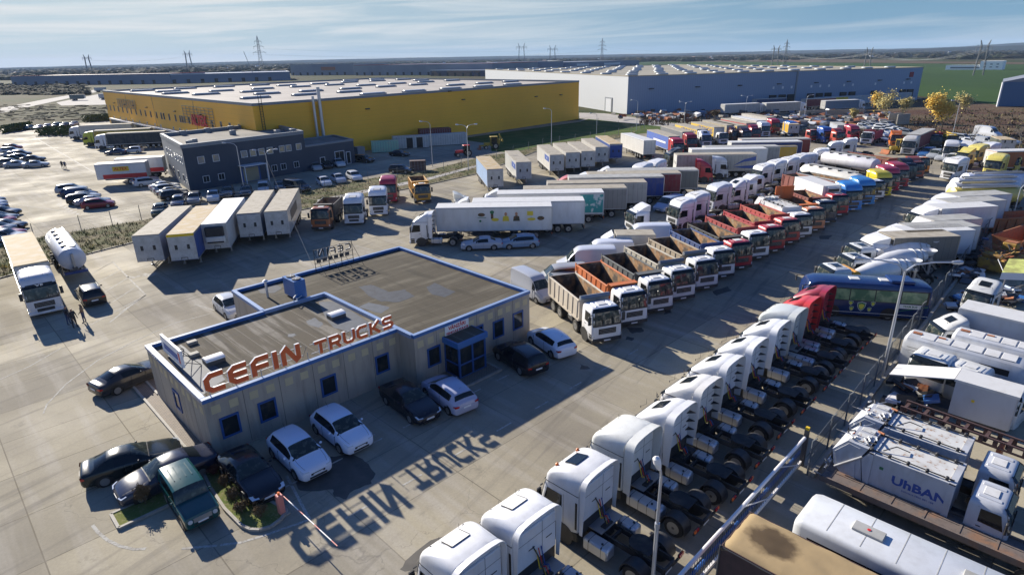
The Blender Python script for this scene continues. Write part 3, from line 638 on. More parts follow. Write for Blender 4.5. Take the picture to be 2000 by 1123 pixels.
def make_garbage(name):
    P = Proto(name); add_cab(P, 'low', hatch='white'); chassis_rails(P, -1.9, -8.0)
    wheels(P, -1.38, 1.04); wheels(P, -5.9, .95, .5, .56)
    m = MB().use('paint_dull'); x0, x1 = -2.55, -6.6
    m.prism([(x0, 1.15), (x0, 3.25), (x1, 3.25), (x1 - .35, 2.7), (x1 - .05, 1.15)], -1.2, 1.2)
    for s in (1, -1):
        m.box(x0 - .28, x0 + .02, s * 1.2, s * 1.27, 1.0, 3.33); m.box(x1, x1 + .22, s * 1.2, s * 1.27, 1.1, 3.33); m.box(x1, x0, s * 1.2, s * 1.25, 1.02, 1.22); m.box(x1, x0, s * 1.14, s * 1.25, 3.2, 3.31)
    m.box(x0 - .28, x0 + .02, -1.27, 1.27, 3.25, 3.33); m.box(x1, x1 + .25, -1.27, 1.27, 3.25, 3.33); body = P.part('refuse_body', m, 'body')
    r = MB().use('roof_rusty'); r.box(x1 + .3, x0 - .3, -1.1, 1.1, 3.251, 3.27); P.part('roof_panel', r, on=body)
    hs = MB().use('dark_plastic')
    for y in (-1.0, 1.0): hs.tube([(x0 - .1, y, 3.4), (x1 + 2, y * 1.02, 3.44), (x1 + 1, y * .97, 3.40), (x1 - .3, y, 3.4)], .035); hs.tube([(x0 - .1, y * .94, 3.4), (x1 - .3, y * .94, 3.38)], .025)
    for i in range(5): hs.box(x0 - .9 * i - .5, x0 - .9 * i - .35, -1.12, -.9, 3.3, 3.5, .03); hs.box(x0 - .9 * i - .5, x0 - .9 * i - .35, .9, 1.12, 3.3, 3.5, .03)
    hs.tube([(x1 + .5, -.6, 3.35), (x1 + 1.0, -.1, 3.6), (x1 + 1.6, .3, 3.32)], .03); P.part('hose', hs, smooth=40)
    t = MB().use('paint_dull'); t.prism([(x1 - .1, 1.0), (x1 - .4, 2.75), (x1 - .1, 3.45), (x1 - 1.2, 3.5), (x1 - 1.9, 2.6), (x1 - 1.7, 1.7), (x1 - 1.2, 1.2), (x1 - .8, .8)], -1.18, 1.18)
    for s in (1, -1): t.prism([(x1 - .5, 1.3), (x1 - .7, 2.8), (x1 - .5, 3.3), (x1 - 1.1, 3.38), (x1 - 1.75, 2.55), (x1 - 1.5, 1.8)], s * 1.18, s * 1.24)
    tg = P.part('tailgate', t, 'body')
    h = MB().use('black'); h.prism([(x1 - 1.91, 2.5), (x1 - 1.72, 1.7), (x1 - 1.25, 1.25), (x1 - 1.4, 1.3), (x1 - 1.95, 1.9)], -1.0, 1.0); P.part('hopper_opening', h, on=tg)
    g = MB().use('steel')
    for s in (1, -1): g.tube([(x1 - .3, s * 1.3, 2.9), (x1 - 1.6, s * 1.3, 1.6)], .06); g.tube([(x1 - 1.9, s * .9, 1.0), (x1 - 2.2, s * .9, 1.6)], .05)
    for z in (1.0, 1.35): g.box(x1 - 2.2, x1 - 2.1, -1.1, 1.1, z, z + .08)
    P.part('bin_lift', g, smooth=40); q = MB(); rr = random.Random(3)
    for i in range(26): q.use(rr.choice(['steel', 'hub_dark', 'roof_rusty', 'dark_plastic', 'rust'])); a = Vector((x1 - rr.uniform(.1, 1.6), rr.uniform(-1.1, 1.1), 3.48)); q.tube([a, a + Vector((rr.uniform(-.6, .6), rr.uniform(-.5, .5), rr.uniform(-.05, .15)))], rr.uniform(.02, .07), 6)
    for y in (-.7, 0, .7): q.use('roof_rusty').box(x1 - 1.0, x1 - .3, y - .22, y + .22, 3.46, 3.53, .02)
    P.part('hydraulics', q)
    d = MB().use('lamp_orange')
    for i in range(6): x = x0 - .4 - i * .7; d.box(x - .3, x, -1.256, -1.251, 1.08, 1.16); d.box(x - .3, x, 1.251, 1.256, 1.08, 1.16)
    P.part('reflector', d)
    mudguard(P, -5.9, .95); rear_lights(P, x1 - 1.95, .7); return P

# ------------------------------------------------------------------ cars: stations (x, half width, underside, belt height, top height, half width of the top)
CARS = {
 'hatch': dict(L=4.35, st=[(0, .60, .26, .56, .64, .45), (-.10, .80, .2, .68, .78, .62), (-.40, .89, .18, .80, .90, .72), (-.88, .91, .18, .92, 1.0, .76), (-1.05, .915, .18, .95, 1.07, .74), (-1.85, .92, .18, .97, 1.46, .62), (-2.5, .92, .18, .98, 1.51, .62), (-3.3, .92, .18, 1.0, 1.48, .60), (-3.85, .90, .2, 1.02, 1.38, .58), (-4.12, .88, .22, .98, 1.05, .66), (-4.28, .84, .24, .80, .92, .68), (-4.35, .74, .34, .60, .72, .6)], ws=(4, 5), sw=(4, 8), rw=(8, 9), ax=(-.88, -3.53), r=.32),
 'sedan': dict(L=4.75, st=[(0, .64, .30, .50, .58, .45), (-.10, .82, .22, .60, .70, .62), (-.5, .89, .2, .74, .84, .72), (-1.2, .905, .2, .88, .95, .76), (-1.45, .91, .2, .92, 1.03, .70), (-2.15, .91, .2, .94, 1.38, .58), (-2.8, .91, .2, .96, 1.43, .58), (-3.3, .91, .2, .97, 1.39, .57), (-4.0, .90, .2, .97, 1.07, .64), (-4.15, .90, .2, .96, 1.03, .70), (-4.62, .85, .24, .86, .97, .68), (-4.75, .72, .34, .60, .80, .58)], ws=(4, 5), sw=(4, 7), rw=(7, 8), ax=(-.92, -3.72), r=.33),
 'coupe': dict(L=4.65, st=[(0, .64, .30, .48, .55, .45), (-.10, .82, .22, .58, .66, .62), (-.5, .90, .18, .72, .80, .74), (-1.3, .92, .18, .86, .92, .78), (-1.55, .92, .18, .90, 1.0, .70), (-2.3, .92, .18, .92, 1.33, .56), (-2.85, .92, .18, .95, 1.38, .55), (-3.3, .93, .18, .97, 1.33, .54), (-4.05, .92, .2, .96, 1.06, .62), (-4.2, .91, .2, .94, 1.0, .70), (-4.55, .86, .24, .84, .95, .68), (-4.65, .74, .34, .60, .78, .58)], ws=(4, 5), sw=(4, 7), rw=(7, 8), ax=(-.9, -3.65), r=.34),
 'wagon': dict(L=4.6, st=[(0, .66, .34, .58, .66, .5), (-.10, .84, .28, .70, .80, .66), (-.5, .90, .25, .82, .94, .76), (-1.1, .92, .25, .95, 1.03, .78), (-1.35, .92, .25, .99, 1.12, .74), (-1.95, .92, .25, 1.01, 1.55, .64), (-2.6, .92, .25, 1.02, 1.62, .65), (-3.6, .92, .25, 1.04, 1.60, .64), (-4.2, .91, .25, 1.05, 1.54, .62), (-4.48, .89, .28, 1.02, 1.12, .74), (-4.56, .86, .3, .85, .98, .74), (-4.6, .78, .36, .62, .76, .68)], ws=(4, 5), sw=(4, 8), rw=(8, 9), ax=(-.92, -3.62), r=.36),
 'jeep': dict(L=4.6, st=[(0, .80, .45, .8, .92, .70), (-.06, .86, .40, .95, 1.06, .80), (-.5, .87, .40, 1.04, 1.16, .80), (-1.35, .88, .40, 1.08, 1.20, .80), (-1.42, .88, .40, 1.14, 1.22, .78), (-1.75, .88, .40, 1.16, 1.86, .74), (-2.4, .88, .40, 1.16, 1.93, .74), (-3.4, .88, .40, 1.16, 1.93, .74), (-4.4, .88, .40, 1.16, 1.90, .74), (-4.5, .88, .42, 1.16, 1.22, .80), (-4.54, .88, .45, .95, 1.1, .80), (-4.6, .86, .5, .75, .9, .8)], ws=(4, 5), sw=(4, 8), rw=(8, 9), ax=(-.8, -3.65), r=.38),
 'smallvan': dict(L=4.4, st=[(0, .64, .32, .55, .62, .45), (-.10, .82, .26, .66, .76, .64), (-.5, .88, .24, .80, .92, .74), (-.95, .90, .24, .98, 1.08, .76), (-1.15, .90, .24, 1.02, 1.16, .74), (-1.8, .90, .24, 1.04, 1.72, .66), (-2.4, .91, .24, 1.05, 1.82, .70), (-3.4, .91, .24, 1.05, 1.83, .70), (-4.15, .91, .24, 1.05, 1.80, .70), (-4.32, .90, .26, 1.04, 1.7, .70), (-4.38, .88, .3, .95, 1.3, .78), (-4.4, .84, .36, .62, .8, .76)], ws=(4, 5), sw=(4, 6), rw=None, ax=(-.85, -3.55), r=.32),
 'van': dict(L=5.9, st=[(0, .70, .36, .60, .70, .5), (-.10, .90, .30, .80, .92, .7), (-.5, .96, .28, 1.0, 1.12, .8), (-.9, .98, .28, 1.2, 1.3, .84), (-1.05, .98, .28, 1.25, 1.42, .84), (-1.75, .99, .28, 1.28, 2.18, .74), (-2.3, .99, .28, 1.3, 2.52, .78), (-3.6, .99, .28, 1.3, 2.60, .80), (-5.4, .99, .28, 1.3, 2.60, .80), (-5.8, .99, .3, 1.3, 2.56, .80), (-5.88, .97, .32, 1.2, 2.3, .84), (-5.9, .94, .4, .8, 1.2, .85)], ws=(4, 5), sw=(4, 5.5), rw=None, ax=(-1.0, -4.5), r=.34),
 'minibus': dict(L=5.2, st=[(0, .68, .34, .58, .66, .5), (-.10, .88, .28, .74, .84, .7), (-.5, .94, .26, .9, 1.02, .8), (-.85, .95, .26, 1.05, 1.16, .82), (-1.0, .95, .26, 1.1, 1.26, .8), (-1.75, .96, .26, 1.12, 1.88, .72), (-2.3, .96, .26, 1.13, 1.97, .76), (-3.4, .96, .26, 1.13, 1.98, .76), (-4.8, .96, .26, 1.13, 1.96, .76), (-5.08, .95, .28, 1.12, 1.84, .76), (-5.17, .93, .3, .95, 1.3, .8), (-5.2, .88, .36, .65, .85, .78)], ws=(4, 5), sw=(4, 9), rw=(8.6, 9.6), ax=(-.92, -3.95), r=.34),
}
def make_car(name, kind, far=False, hero=False):
    C = CARS[kind]; P = Proto(name); st0 = C['st']; P.L = C['L']
    def cr(i, t):    # smooth between stations
        n = len(st0); p = [st0[max(0, min(n - 1, k))] for k in (i - 1, i, i + 1, i + 2)]; o = []
        for a, b, c, d in zip(*p):
            m1 = (c - a) * .5; m2 = (d - b) * .5; m1 = max(-abs(c - b) * 1.5, min(abs(c - b) * 1.5, m1)); m2 = max(-abs(c - b) * 1.5, min(abs(c - b) * 1.5, m2))
            o.append((2 * t**3 - 3 * t**2 + 1) * b + (t**3 - 2 * t**2 + t) * m1 + (-2 * t**3 + 3 * t**2) * c + (t**3 - t**2) * m2)
        return o
    def S(u): i = min(int(u), len(st0) - 2); return cr(i, u - i)
    sub = 1 if kind == 'jeep' else 2 if far else 4
    def half(s):
        x, w, bt, be, tp, tw = s
        return [(x, 0, bt), (x, w - .12, bt), (x, w - .01, bt + .10), (x, w + .012, (bt + be) / 2 + .04), (x, w - .005, be - .07), (x, w - .05, be), (x, tw + .05 if tp - be > .2 else tw + .08, tp - .06 if tp - be > .2 else tp - .03), (x, tw - .06, tp - .005), (x, tw * .5, tp + .018), (x, 0, tp + .025)]
    rings = []
    for i in range(len(st0) - 1):
        for k in range(sub): rings.append(S(i + k / sub))
    rings.append(list(st0[-1]))
    full = []
    for s in rings: h = half(s); full.append(h + [(x, -y, z) for x, y, z in h[-2:0:-1]])
    b = MB().use('paint_car'); b.loft(full); P.part('body', b, 'body', smooth=18 if kind == 'jeep' else 38)
    def hp(u, k, f):   # point on the surface: station u, between ring points k and k+1, pushed out slightly
        h = half(S(u)); a, c = Vector(h[k]), Vector(h[k + 1]); p = a + (c - a) * f; return p
    off = .010
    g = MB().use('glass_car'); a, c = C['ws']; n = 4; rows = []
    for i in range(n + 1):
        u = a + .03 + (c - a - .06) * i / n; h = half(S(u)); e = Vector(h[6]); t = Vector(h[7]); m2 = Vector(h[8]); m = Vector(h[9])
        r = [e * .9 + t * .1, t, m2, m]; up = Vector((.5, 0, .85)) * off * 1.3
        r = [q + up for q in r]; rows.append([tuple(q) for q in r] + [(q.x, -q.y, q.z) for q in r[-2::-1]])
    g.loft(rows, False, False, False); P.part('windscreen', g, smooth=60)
    if C['rw']:
        a, c = C['rw']; g = MB().use('glass_dark'); rows = []
        for i in range(4):
            u = a + .12 + (c - a - .3) * i / 3; h = half(S(u)); t = Vector(h[7]); m = Vector(h[9]); e = Vector(h[6]); up = Vector((-.6, 0, .75)) * off * 1.5
            r = [q + up for q in (e * .8 + t * .2, t, m)]; rows.append([tuple(q) for q in r] + [(q.x, -q.y, q.z) for q in r[-2::-1]])
        g.loft(rows, False, False, False); P.part('rear_window', g, smooth=60)
    a, c = C['sw']
    for s in (1, -1):
        g = MB().use('glass_dark'); nn = 10; us = [a + .42 + (c - a - .80) * i / nn for i in range(nn + 1)]
        for i in range(nn):
            q = []
            for u, f in ((us[i], .04), (us[i + 1], .04), (us[i + 1], .90), (us[i], .90)):
                p = hp(u, 5, f); nrm = Vector((0, .9, .35)).normalized() * off; p = p + nrm; q.append((p.x, p.y * s, p.z))
            g.add(q, [(0, 1, 2, 3)])
        P.part('side_window', g, smooth=60)
    for x in C['ax']:
        r = C['r']; w = max(q[1] for q in st0)
        if far:
            for s in (1, -1):
                m = MB().use('rubber'); m.cyl((0, -s * .1, 0), (0, s * .1, 0), r, n=14); m.use('rim_metal').cyl((0, s * .1, 0), (0, s * .105, 0), r * .62, n=10); k = ('f', r, s)
                if k not in _wc: _wc[k] = m.mesh('far_wheel', 40)
                P.part('wheel', _wc[k], loc=(x, s * (w - .09), r))
        else: wheels(P, x, w - .10, r, .22, 'car')
    if not far:
        for x in C['ax']:
            r = C['r']; w = max(q[1] for q in st0)
            for s in (1, -1): ar = MB().use('black'); ar.prism([(x + (r + .07) * math.cos(RAD(t)), r + (r + .07) * math.sin(RAD(t))) for t in range(-30, 211, 20)], s * (w - .2), s * (w + .006)); P.part('wheel_arch', ar)
    zl = st0[1][3] if kind != 'jeep' else .9
    for s in (1, -1):
        h = MB().use('lamp_clear'); w = st0[1][1]
        if kind == 'jeep': h.cyl((.0, s * .62, .86), (.04, s * .62, .86), .12, n=12)
        else: h.add([(.012, s * (w - .34), zl + .02), (-.06, s * (w + .00), zl + .04), (-.32, s * (w + .055), zl + .15), (-.22, s * (w - .30), zl + .13)], [(0, 1, 2, 3)])
        P.part('headlight', h)
        t = MB().use('lamp_red'); L = C['L']; zt = st0[-3][3] - .24; w = st0[-2][1]
        t.add([(-L - .004, s * (w - .28), zt), (-L + .03, s * (w - .02), zt), (-L + .20, s * (w + .042), zt + .03), (-L + .19, s * (w + .04), zt + .13), (-L + .01, s * (w - .02), zt + .16), (-L - .02, s * (w - .28), zt + .13)], [(0, 1, 4, 5), (1, 2, 3, 4)]); P.part('tail_light', t)
    if not far:
        for s in (1, -1):
            m = MB().use('paint_car'); u = C['ws'][0] + .5; p = S(u); x = p[0] - .12; m.box(x - .06, x + .06, s * (p[1] + .0), s * (p[1] + .17), p[3] + .02, p[3] + .15, .04); P.part('mirror', m, 'body', smooth=40)
        for x, zz in ((.012, .42), (-C['L'] - .018, .62)):
            m = MB().use('plate_white'); z = zz if kind != 'jeep' else .62; m.box(x - .006, x + .006, -.26, .26, z, z + .11); P.part('number_plate', m)
        m = MB().use('black'); z = st0[0][3]; m.box(-.03, .012, -.40, .40, z - .11, z + .02, .02); m.box(-.06, .014, -.50, .50, z - .30, z - .15, .03); m.use('steel').box(0, .016, -.30, .30, z - .05, z - .035)
        if kind == 'jeep': m.box(-.02, .02, -.45, .45, .72, .98)
        P.part('grille', m, smooth=30)
        m = MB().use('black'); a = C['ws'][0]     # bonnet seam and wiper well
        for s in (1, -1):
            for i in range(6): p, q = half(S(1.3 + (a - 1.4) * i / 6))[7], half(S(1.3 + (a - 1.4) * (i + 1) / 6))[7]; m.add([(p[0], s * (p[1] - .008), p[2] + .006), (q[0], s * (q[1] - .008), q[2] + .006), (q[0], s * (q[1] + .008), q[2] + .006), (p[0], s * (p[1] + .008), p[2] + .006)], [(0, 1, 2, 3)])
        p = half(S(a - .12)); q = half(S(a + .06)); m.loft([[(w[0], w[1] * s, w[2] + .008) for w, s in ((r[6], 1), (r[8], 1), (r[8], -1), (r[6], -1))] for r in (p, q)], False, False, False)
        P.part('bonnet_seam', m)
        m = MB().use('dark_plastic')     # door seams, sills
        w = max(q[1] for q in st0)
        for s in (1, -1):
            a, c = C['sw']; xm = S(a + .42 + (c - a - .8) * .55)[0]
            for x in (xm, S(a + .3)[0] + .02): m.box(x - .006, x + .006, s * (w - .03), s * (w + .015), .34, S(a + 1)[3] - .02)
            m.box(C['ax'][1] + .4, C['ax'][0] - .4, s * (w - .06), s * (w + .008), .2, .30)
        P.part('trim', m)
        if kind == 'hatch': m = MB().use('black').cyl((-3.5, 0, 1.49), (-3.75, 0, 1.72), .008, n=4); P.part('aerial', m)
        if kind in ('wagon', 'jeep'):
            r = MB().use('dark_plastic'); z = max(q[4] for q in st0)
            for s in (1, -1):
                if kind == 'wagon': r.tube([(-2.1, s * .62, z - .02), (-2.3, s * .62, z + .05), (-3.7, s * .62, z + .04), (-3.9, s * .62, z - .02)], .02, 6)
            if kind == 'jeep':
                r = MB().use('paint_car')
                for y in (-.45, -.15, .15, .45): r.box(-3.9, -2.5, y - .02, y + .02, z + .0, z + .045)
                r.cyl((-4.62, .1, 1.0), (-4.8, .1, 1.0), .36, n=18)
            P.part('roof_rail', r, 'body', smooth=40)
    return P

def make_bus(name, L=9.2, H=3.02):
    P = Proto(name); P.L = L; m = MB().use('paint_car'); rings = []
    def ring(x, w, z0, z1, r=.22):
        p = [(w - .05, z0), (w, z0 + .15), (w + .01, 1.6), (w - .06, z1 - r), (w - .16, z1 - .06), (w - .4, z1)]
        return [(x, y, z) for y, z in p] + [(x, -y, z) for y, z in p[::-1]]
    rings = [ring(-.0, 1.05, .45, 2.0 + .0), ring(-.08, 1.15, .38, 2.4), ring(-.35, 1.22, .32, 2.8), ring(-.9, 1.25, .3, H - .04), ring(-1.6, 1.25, .3, H), ring(-L + .5, 1.25, .3, H), ring(-L + .12, 1.22, .35, H - .1), ring(-L, 1.12, .5, H - .4)]
    m.loft(rings); P.part('body', m, 'body', smooth=35)
    for s in (1, -1):
        n = 4; a, b = -1.5, -L + .35
        for i in range(n):
            g = MB().use('glass_green'); x0 = a + (b - a) * i / n - .04; x1 = a + (b - a) * (i + 1) / n + .04
            g.add([(x0, s * 1.272, 1.6), (x1, s * 1.272, 1.6), (x1, s * 1.222, 2.5), (x0, s * 1.222, 2.5)], [(0, 1, 2, 3)]); P.part('window', g)
        bl = MB().use('black'); bl.add([(-1.35, s * 1.268, 1.54), (b - .12, s * 1.268, 1.54), (b - .12, s * 1.212, 2.58), (-1.35, s * 1.212, 2.58)], [(0, 1, 2, 3)]); P.part('window_band', bl)
    g = MB().use('glass_dark'); g.loft([[(-.02, 1.0, 1.25), (.02, .5, 1.25), (.02, -.5, 1.25), (-.02, -1.0, 1.25)], [(-.08, 1.05, 2.0), (-.03, .5, 2.0), (-.03, -.5, 2.0), (-.08, -1.05, 2.0)], [(-.42, 1.02, 2.65), (-.34, .5, 2.68), (-.34, -.5, 2.68), (-.42, -1.02, 2.65)]], False, False, False); P.part('windscreen', g, smooth=60)
    ac = MB().use('paint_car'); ac.box(-L + 1.2, -L + 3.0, -.85, .85, H - .02, H + .22, .1); P.part('roof_unit', ac, 'body', smooth=30)
    for x in (-3.4, -5.6): h = MB().use('roof_white'); h.box(x - .75, x, -.35, .35, H - .02, H + .05, .02); P.part('roof_hatch', h, smooth=30)
    wheels(P, -2.2, 1.05, .5, .31); wheels(P, -6.35, 1.0, .5, .5)
    for x in (-2.2, -6.35):
        for s in (1, -1): a = MB().use('black'); a.prism([(x + .6 * math.cos(RAD(t)), .5 + .6 * math.sin(RAD(t))) for t in range(-20, 201, 20)], s * 1.0, s * 1.268); P.part('wheel_arch', a)
    l = MB().use('letter_edge')
    for s in (1, -1): l.box(-L + .1, -.6, s * 1.262, s * 1.27, .56, .59)
    P.part('trim', l); rear_lights(P, -L - .0, .8, .9)
    for s in (1, -1):
        q = MB().use('lamp_clear'); q.box(-.05, .01, s * .65, s * .98, .7, .88, .03); P.part('headlight', q, smooth=30)
        q = MB().use('dark_plastic'); q.tube([(-.4, s * 1.15, 2.65), (.25, s * 1.3, 2.6)], .03); q.box(.2, .3, s * 1.25, s * 1.45, 2.1, 2.6, .03); P.part('mirror', q, smooth=30)
    return P
def emblem(parent, x, z, y, sz, s=1):
    """generic shield badge in green, white and yellow"""
    pts = [(-.5, .5), (-.2, .55), (0, .65), (.2, .55), (.5, .5), (.48, 0), (.3, -.4), (0, -.65), (-.3, -.4), (-.48, 0)]
    for k, mn, sc in ((0, 'letter_edge', 1.0), (1, 'badge_green', .9), (2, 'badge_yellow', .62)):
        m = MB().use(mn); yy = y + s * .003 * (k + 1); m.add([(x + a * sz * sc, yy, z + b * sz * sc - (.06 * sz if k == 2 else 0)) for a, b in pts], [tuple(range(10))]); obj('emblem', m, parent)
mat('badge_green', (.03, .16, .07), .5); mat('badge_yellow', (.62, .58, .06), .5)

def make_backhoe(name):
    P = Proto(name); Y = 'paint_dull'
    m = MB().use(Y); m.box(-1.6, 0, -.35, .35, .9, 1.55, .08); m.box(-3.4, -1.5, -.45, .45, .7, 1.1, .05); P.part('body', m, 'body', smooth=30)
    c = MB().use(Y); 
    for x in (-1.7, -3.2):
        for y in (-.6, .6): c.box(x - .05, x + .05, y - .05, y + .05, 1.1, 2.75)
    c.box(-3.35, -1.55, -.72, .72, 2.75, 2.9, .05); c.use('glass_dark').box(-3.18, -1.72, -.62, .62, 1.3, 2.72); P.part('cab', c, 'body', smooth=30)
    wheels(P, -.45, .75, .45, .3); wheels(P, -2.75, .75, .72, .45)
    a = MB().use(Y)
    for y in (-.55, .55): a.box(-1.2, .9, y - .07, y + .07, .75, .95)
    P.part('loader_arm', a, 'body'); b = MB().use('rust'); b.prism([(.8, .15), (.8, .85), (1.0, .95), (1.15, .2), (1.6, .1), (1.55, .05), (.9, .05)], -1.1, 1.1); P.part('bucket', b)
    d = MB().use(Y); d.box(-3.7, -3.45, -.15, .15, .6, 2.4, .04); d.tube([(-3.7, 0, 1.0), (-4.0, 0, 2.4), (-3.8, 0, 3.4)], .13); d.tube([(-3.8, 0, 3.4), (-4.4, 0, 2.2)], .1); d.box(-4.7, -4.3, -.3, .3, 1.6, 2.2, .1); P.part('digger_arm', d, 'body', smooth=30)
    return P

# ================================================================== ground and far landscape
O0 = at(395, 783, 3.62); O0.z = 0; OA = 44.7           # office corner and the direction of its front
OU, OV = rot2(OA)
def off(u, v, z=0.0): p = O0 + OU * u + OV * v; p.z = z; return p
def z_at(px, py, p): d = ray(px, py); return CAM_H + d.z * (Vector((p.x, p.y)).length / Vector((d.x, d.y)).length)
def along(C, ang, px, py):
    d = ray(px, py); u, _ = rot2(ang); det = u.x * (-d.y) + d.x * u.y
    return (-C.x * (-d.y) - d.x * C.y) / det * 1.0

def slabs(cur, m):
    """cast slabs: tone changes from bay to bay, dark joints, stains, tyre wear"""
    N, L = m['N'], m['L']
    mp = N('ShaderNodeMapping'); mp.inputs['Rotation'].default_value = (0, 0, RAD(-OA)); L(m['vec'], mp.inputs[0])
    br = N('ShaderNodeTexBrick'); br.inputs['Scale'].default_value = 1.0; br.inputs['Brick Width'].default_value = 5.5; br.inputs['Row Height'].default_value = 4.2; br.inputs['Mortar Size'].default_value = .03
    br.offset = 0.0; br.inputs['Color1'].default_value = (.70, .70, .72, 1); br.inputs['Color2'].default_value = (1.16, 1.14, 1.09, 1); br.inputs['Mortar'].default_value = (.45, .43, .40, 1)
    L(mp.outputs[0], br.inputs['Vector']); cur = m['mix'](.95, cur, br.outputs['Color'], 'MULTIPLY')
    cur = m['mix'](m['ramp'](m['nz'](.05, 8, None, None, .6), .42, .60, 0.0, .7), cur, (.19, .17, .14))
    cur = m['mix'](m['ramp'](m['nz'](.9, 6, (1, .09, 1, -OA)), .50, .70, 0.0, .55), cur, (.42, .39, .34))
    cur = m['mix'](m['ramp'](m['nz'](1.3, 6, (.07, 1, 1, -OA - 12)), .54, .74, 0.0, .6), cur, (.11, .10, .09))
    cur = m['mix'](m['ramp'](m['nz'](.35, 9, None, None, .7), .60, .72, 0.0, .55), cur, (.085, .078, .068))
    cur = m['mix'](m['ramp'](m['nz'](9, 4), .3, .8, 0.0, .25), cur, (.13, .12, .10))
    # cracks
    v = N('ShaderNodeTexVoronoi'); v.feature = 'DISTANCE_TO_EDGE'; v.inputs['Scale'].default_value = .07
    nn = N('ShaderNodeTexNoise'); nn.inputs['Scale'].default_value = .6; nn.inputs['Detail'].default_value = 6; L(m['vec'], nn.inputs['Vector'])
    va = N('ShaderNodeVectorMath'); va.operation = 'MULTIPLY_ADD'; va.inputs[1].default_value = (3, 3, 0); L(nn.outputs['Color'], va.inputs[0]); L(m['vec'], va.inputs[2]); L(va.outputs[0], v.inputs['Vector'])
    cur = m['mix'](m['ramp'](v.outputs['Distance'], .0, .002, .35, 0.0), cur, (.07, .065, .06))
    rr = m['ramp'](m['nz'](.13, 6), .35, .65, .75, .98); L(rr, m['b'].inputs['Roughness'])
    return cur
mat('yard', (.38, .343, .258), .7, extra=slabs, bump=(22, .25, .01), spec=.12)
mat('field_brown', (.062, .056, .030), .95, spec=.05, noise=(.012, (.04, .055, .02), .42, .58, 1), noise2=(.12, (.095, .075, .045), .5, .7, .6))
mat('field_green', (.036, .075, .018), .95, spec=.1, noise=(.01, (.028, .062, .018), .4, .6, 1, (1, .2, 1)), noise2=(.2, (.055, .085, .03), .5, .75, .5))
mat('plough', (.12, .085, .06), .95, spec=.1, noise=(.02, (.085, .065, .04), .4, .6, 1, (1, .2, 1)))
mat('bed', (.17, .18, .055), .95, spec=.1, noise=(1.5, (.10, .14, .035), .42, .6, 1), noise2=(6, (.26, .22, .12), .52, .7, .8), bump=(14, .8, .05))
mat('lawn', (.055, .10, .02), .95, spec=.1, noise=(.25, (.10, .125, .035), .42, .62, 1), noise2=(2.5, (.035, .06, .015), .5, .7, .7), bump=(14, .8, .05))
mat('weeds', (.17, .145, .085), .95, spec=.1, noise=(.35, (.07, .085, .028), .42, .58, 1), noise2=(2.6, (.23, .19, .12), .48, .68, .8), bump=(10, 1, .08))
mat('dry_weeds', (.12, .088, .055), .95, spec=.1, noise=(.06, (.085, .045, .035), .42, .6, 1, (.4, 1, 1)), noise2=(1.2, (.18, .14, .085), .48, .7, .7), bump=(3, 1, .3))
mat('road_pale', (.42, .40, .37), .9, spec=.1, noise=(.2, (.30, .28, .25), .4, .7, .7))
mat('asphalt', (.06, .06, .06), .7, noise=(.3, (.085, .08, .075), .4, .7, .8))
mat('road_paint', (.43, .42, .38), .8, spec=.1, noise=(2.2, (.30, .28, .24), .46, .62, .8), noise2=(9, (.26, .24, .21), .5, .6, .8))
mat('oil', (.055, .050, .043), .7, noise=(1.4, (.085, .077, .066), .4, .62, .8))
mat('kerb_stone', (.33, .31, .27), .75, noise=(3, (.22, .2, .17), .4, .7, .7), bump=(15, .4, .01))
def pavers(cur, m):
    N, L = m['N'], m['L']
    mp = N('ShaderNodeMapping'); mp.inputs['Rotation'].default_value = (0, 0, RAD(-OA)); L(m['vec'], mp.inputs[0])
    br = N('ShaderNodeTexBrick'); br.inputs['Scale'].default_value = 1.0; br.inputs['Brick Width'].default_value = .22; br.inputs['Row Height'].default_value = .12; br.inputs['Mortar Size'].default_value = .014
    br.inputs['Color1'].default_value = (.8, .8, .8, 1); br.inputs['Color2'].default_value = (1.1, 1.05, 1, 1); br.inputs['Mortar'].default_value = (.4, .38, .36, 1); L(mp.outputs[0], br.inputs['Vector'])
    return m['mix'](.9, cur, br.outputs['Color'], 'MULTIPLY')
mat("pavers", (.22, .18, .14), .8, extra=pavers)
mat('trees_far', (.030, .038, .020), .95, spec=.1, noise=(.02, (.065, .05, .028), .45, .6, 1))
mat('hill', (.018, .026, .022), 1, spec=0, noise=(.004, (.03, .032, .026), .45, .6, 1))

def poly(name, pts, z, mname, kind='structure', thick=None):
    m = MB().use(mname); P3 = [Vector((p[0], p[1], z)) if isinstance(p, Vector) else (at(p[0], p[1]) + Vector((0, 0, z))) for p in pts]
    if thick: m.slab([(p.x, p.y) for p in P3], z - thick, z)
    else: m.add(P3, [tuple(range(len(P3)))])
    o = obj(name, m); tag(o, kind=kind); return o
W = lambda x, y: Vector((x, y, 0))
R_ = 9000
poly('ground', [W(R_ * math.cos(2 * math.pi * i / 48), R_ * math.sin(2 * math.pi * i / 48)) for i in range(48)], 0, 'field_brown')
poly('yard_pavement', [(-1500, 330), (0, 252), (130, 243), (215, 236), (700, 255), (1131, 236), (1180, 222), (1224, 226), (1800, 192), (1830, 214), (1700, 226), (1640, 262), (1850, 294), (2000, 306), (2900, 350), W(160, -40), W(-260, -40)], .03, 'yard')
poly('field', [(1240, 131), (1240, 121), (1500, 122), (2000, 127), (2700, 124), (2900, 215), (1950, 205), (1800, 189)], .04, 'field_green')
poly('ploughed_field', [(1100, 121), (1240, 115), (1500, 115), (1700, 117), (1850, 121), (2000, 123), (2000, 126), (1500, 121), (1240, 121)], .08, 'plough')
poly('rough_ground', [(1640, 224), (1800, 193), (1950, 206), (2900, 240), (2900, 345), (2000, 303), (1850, 291), (1650, 260)], .06, 'dry_weeds')
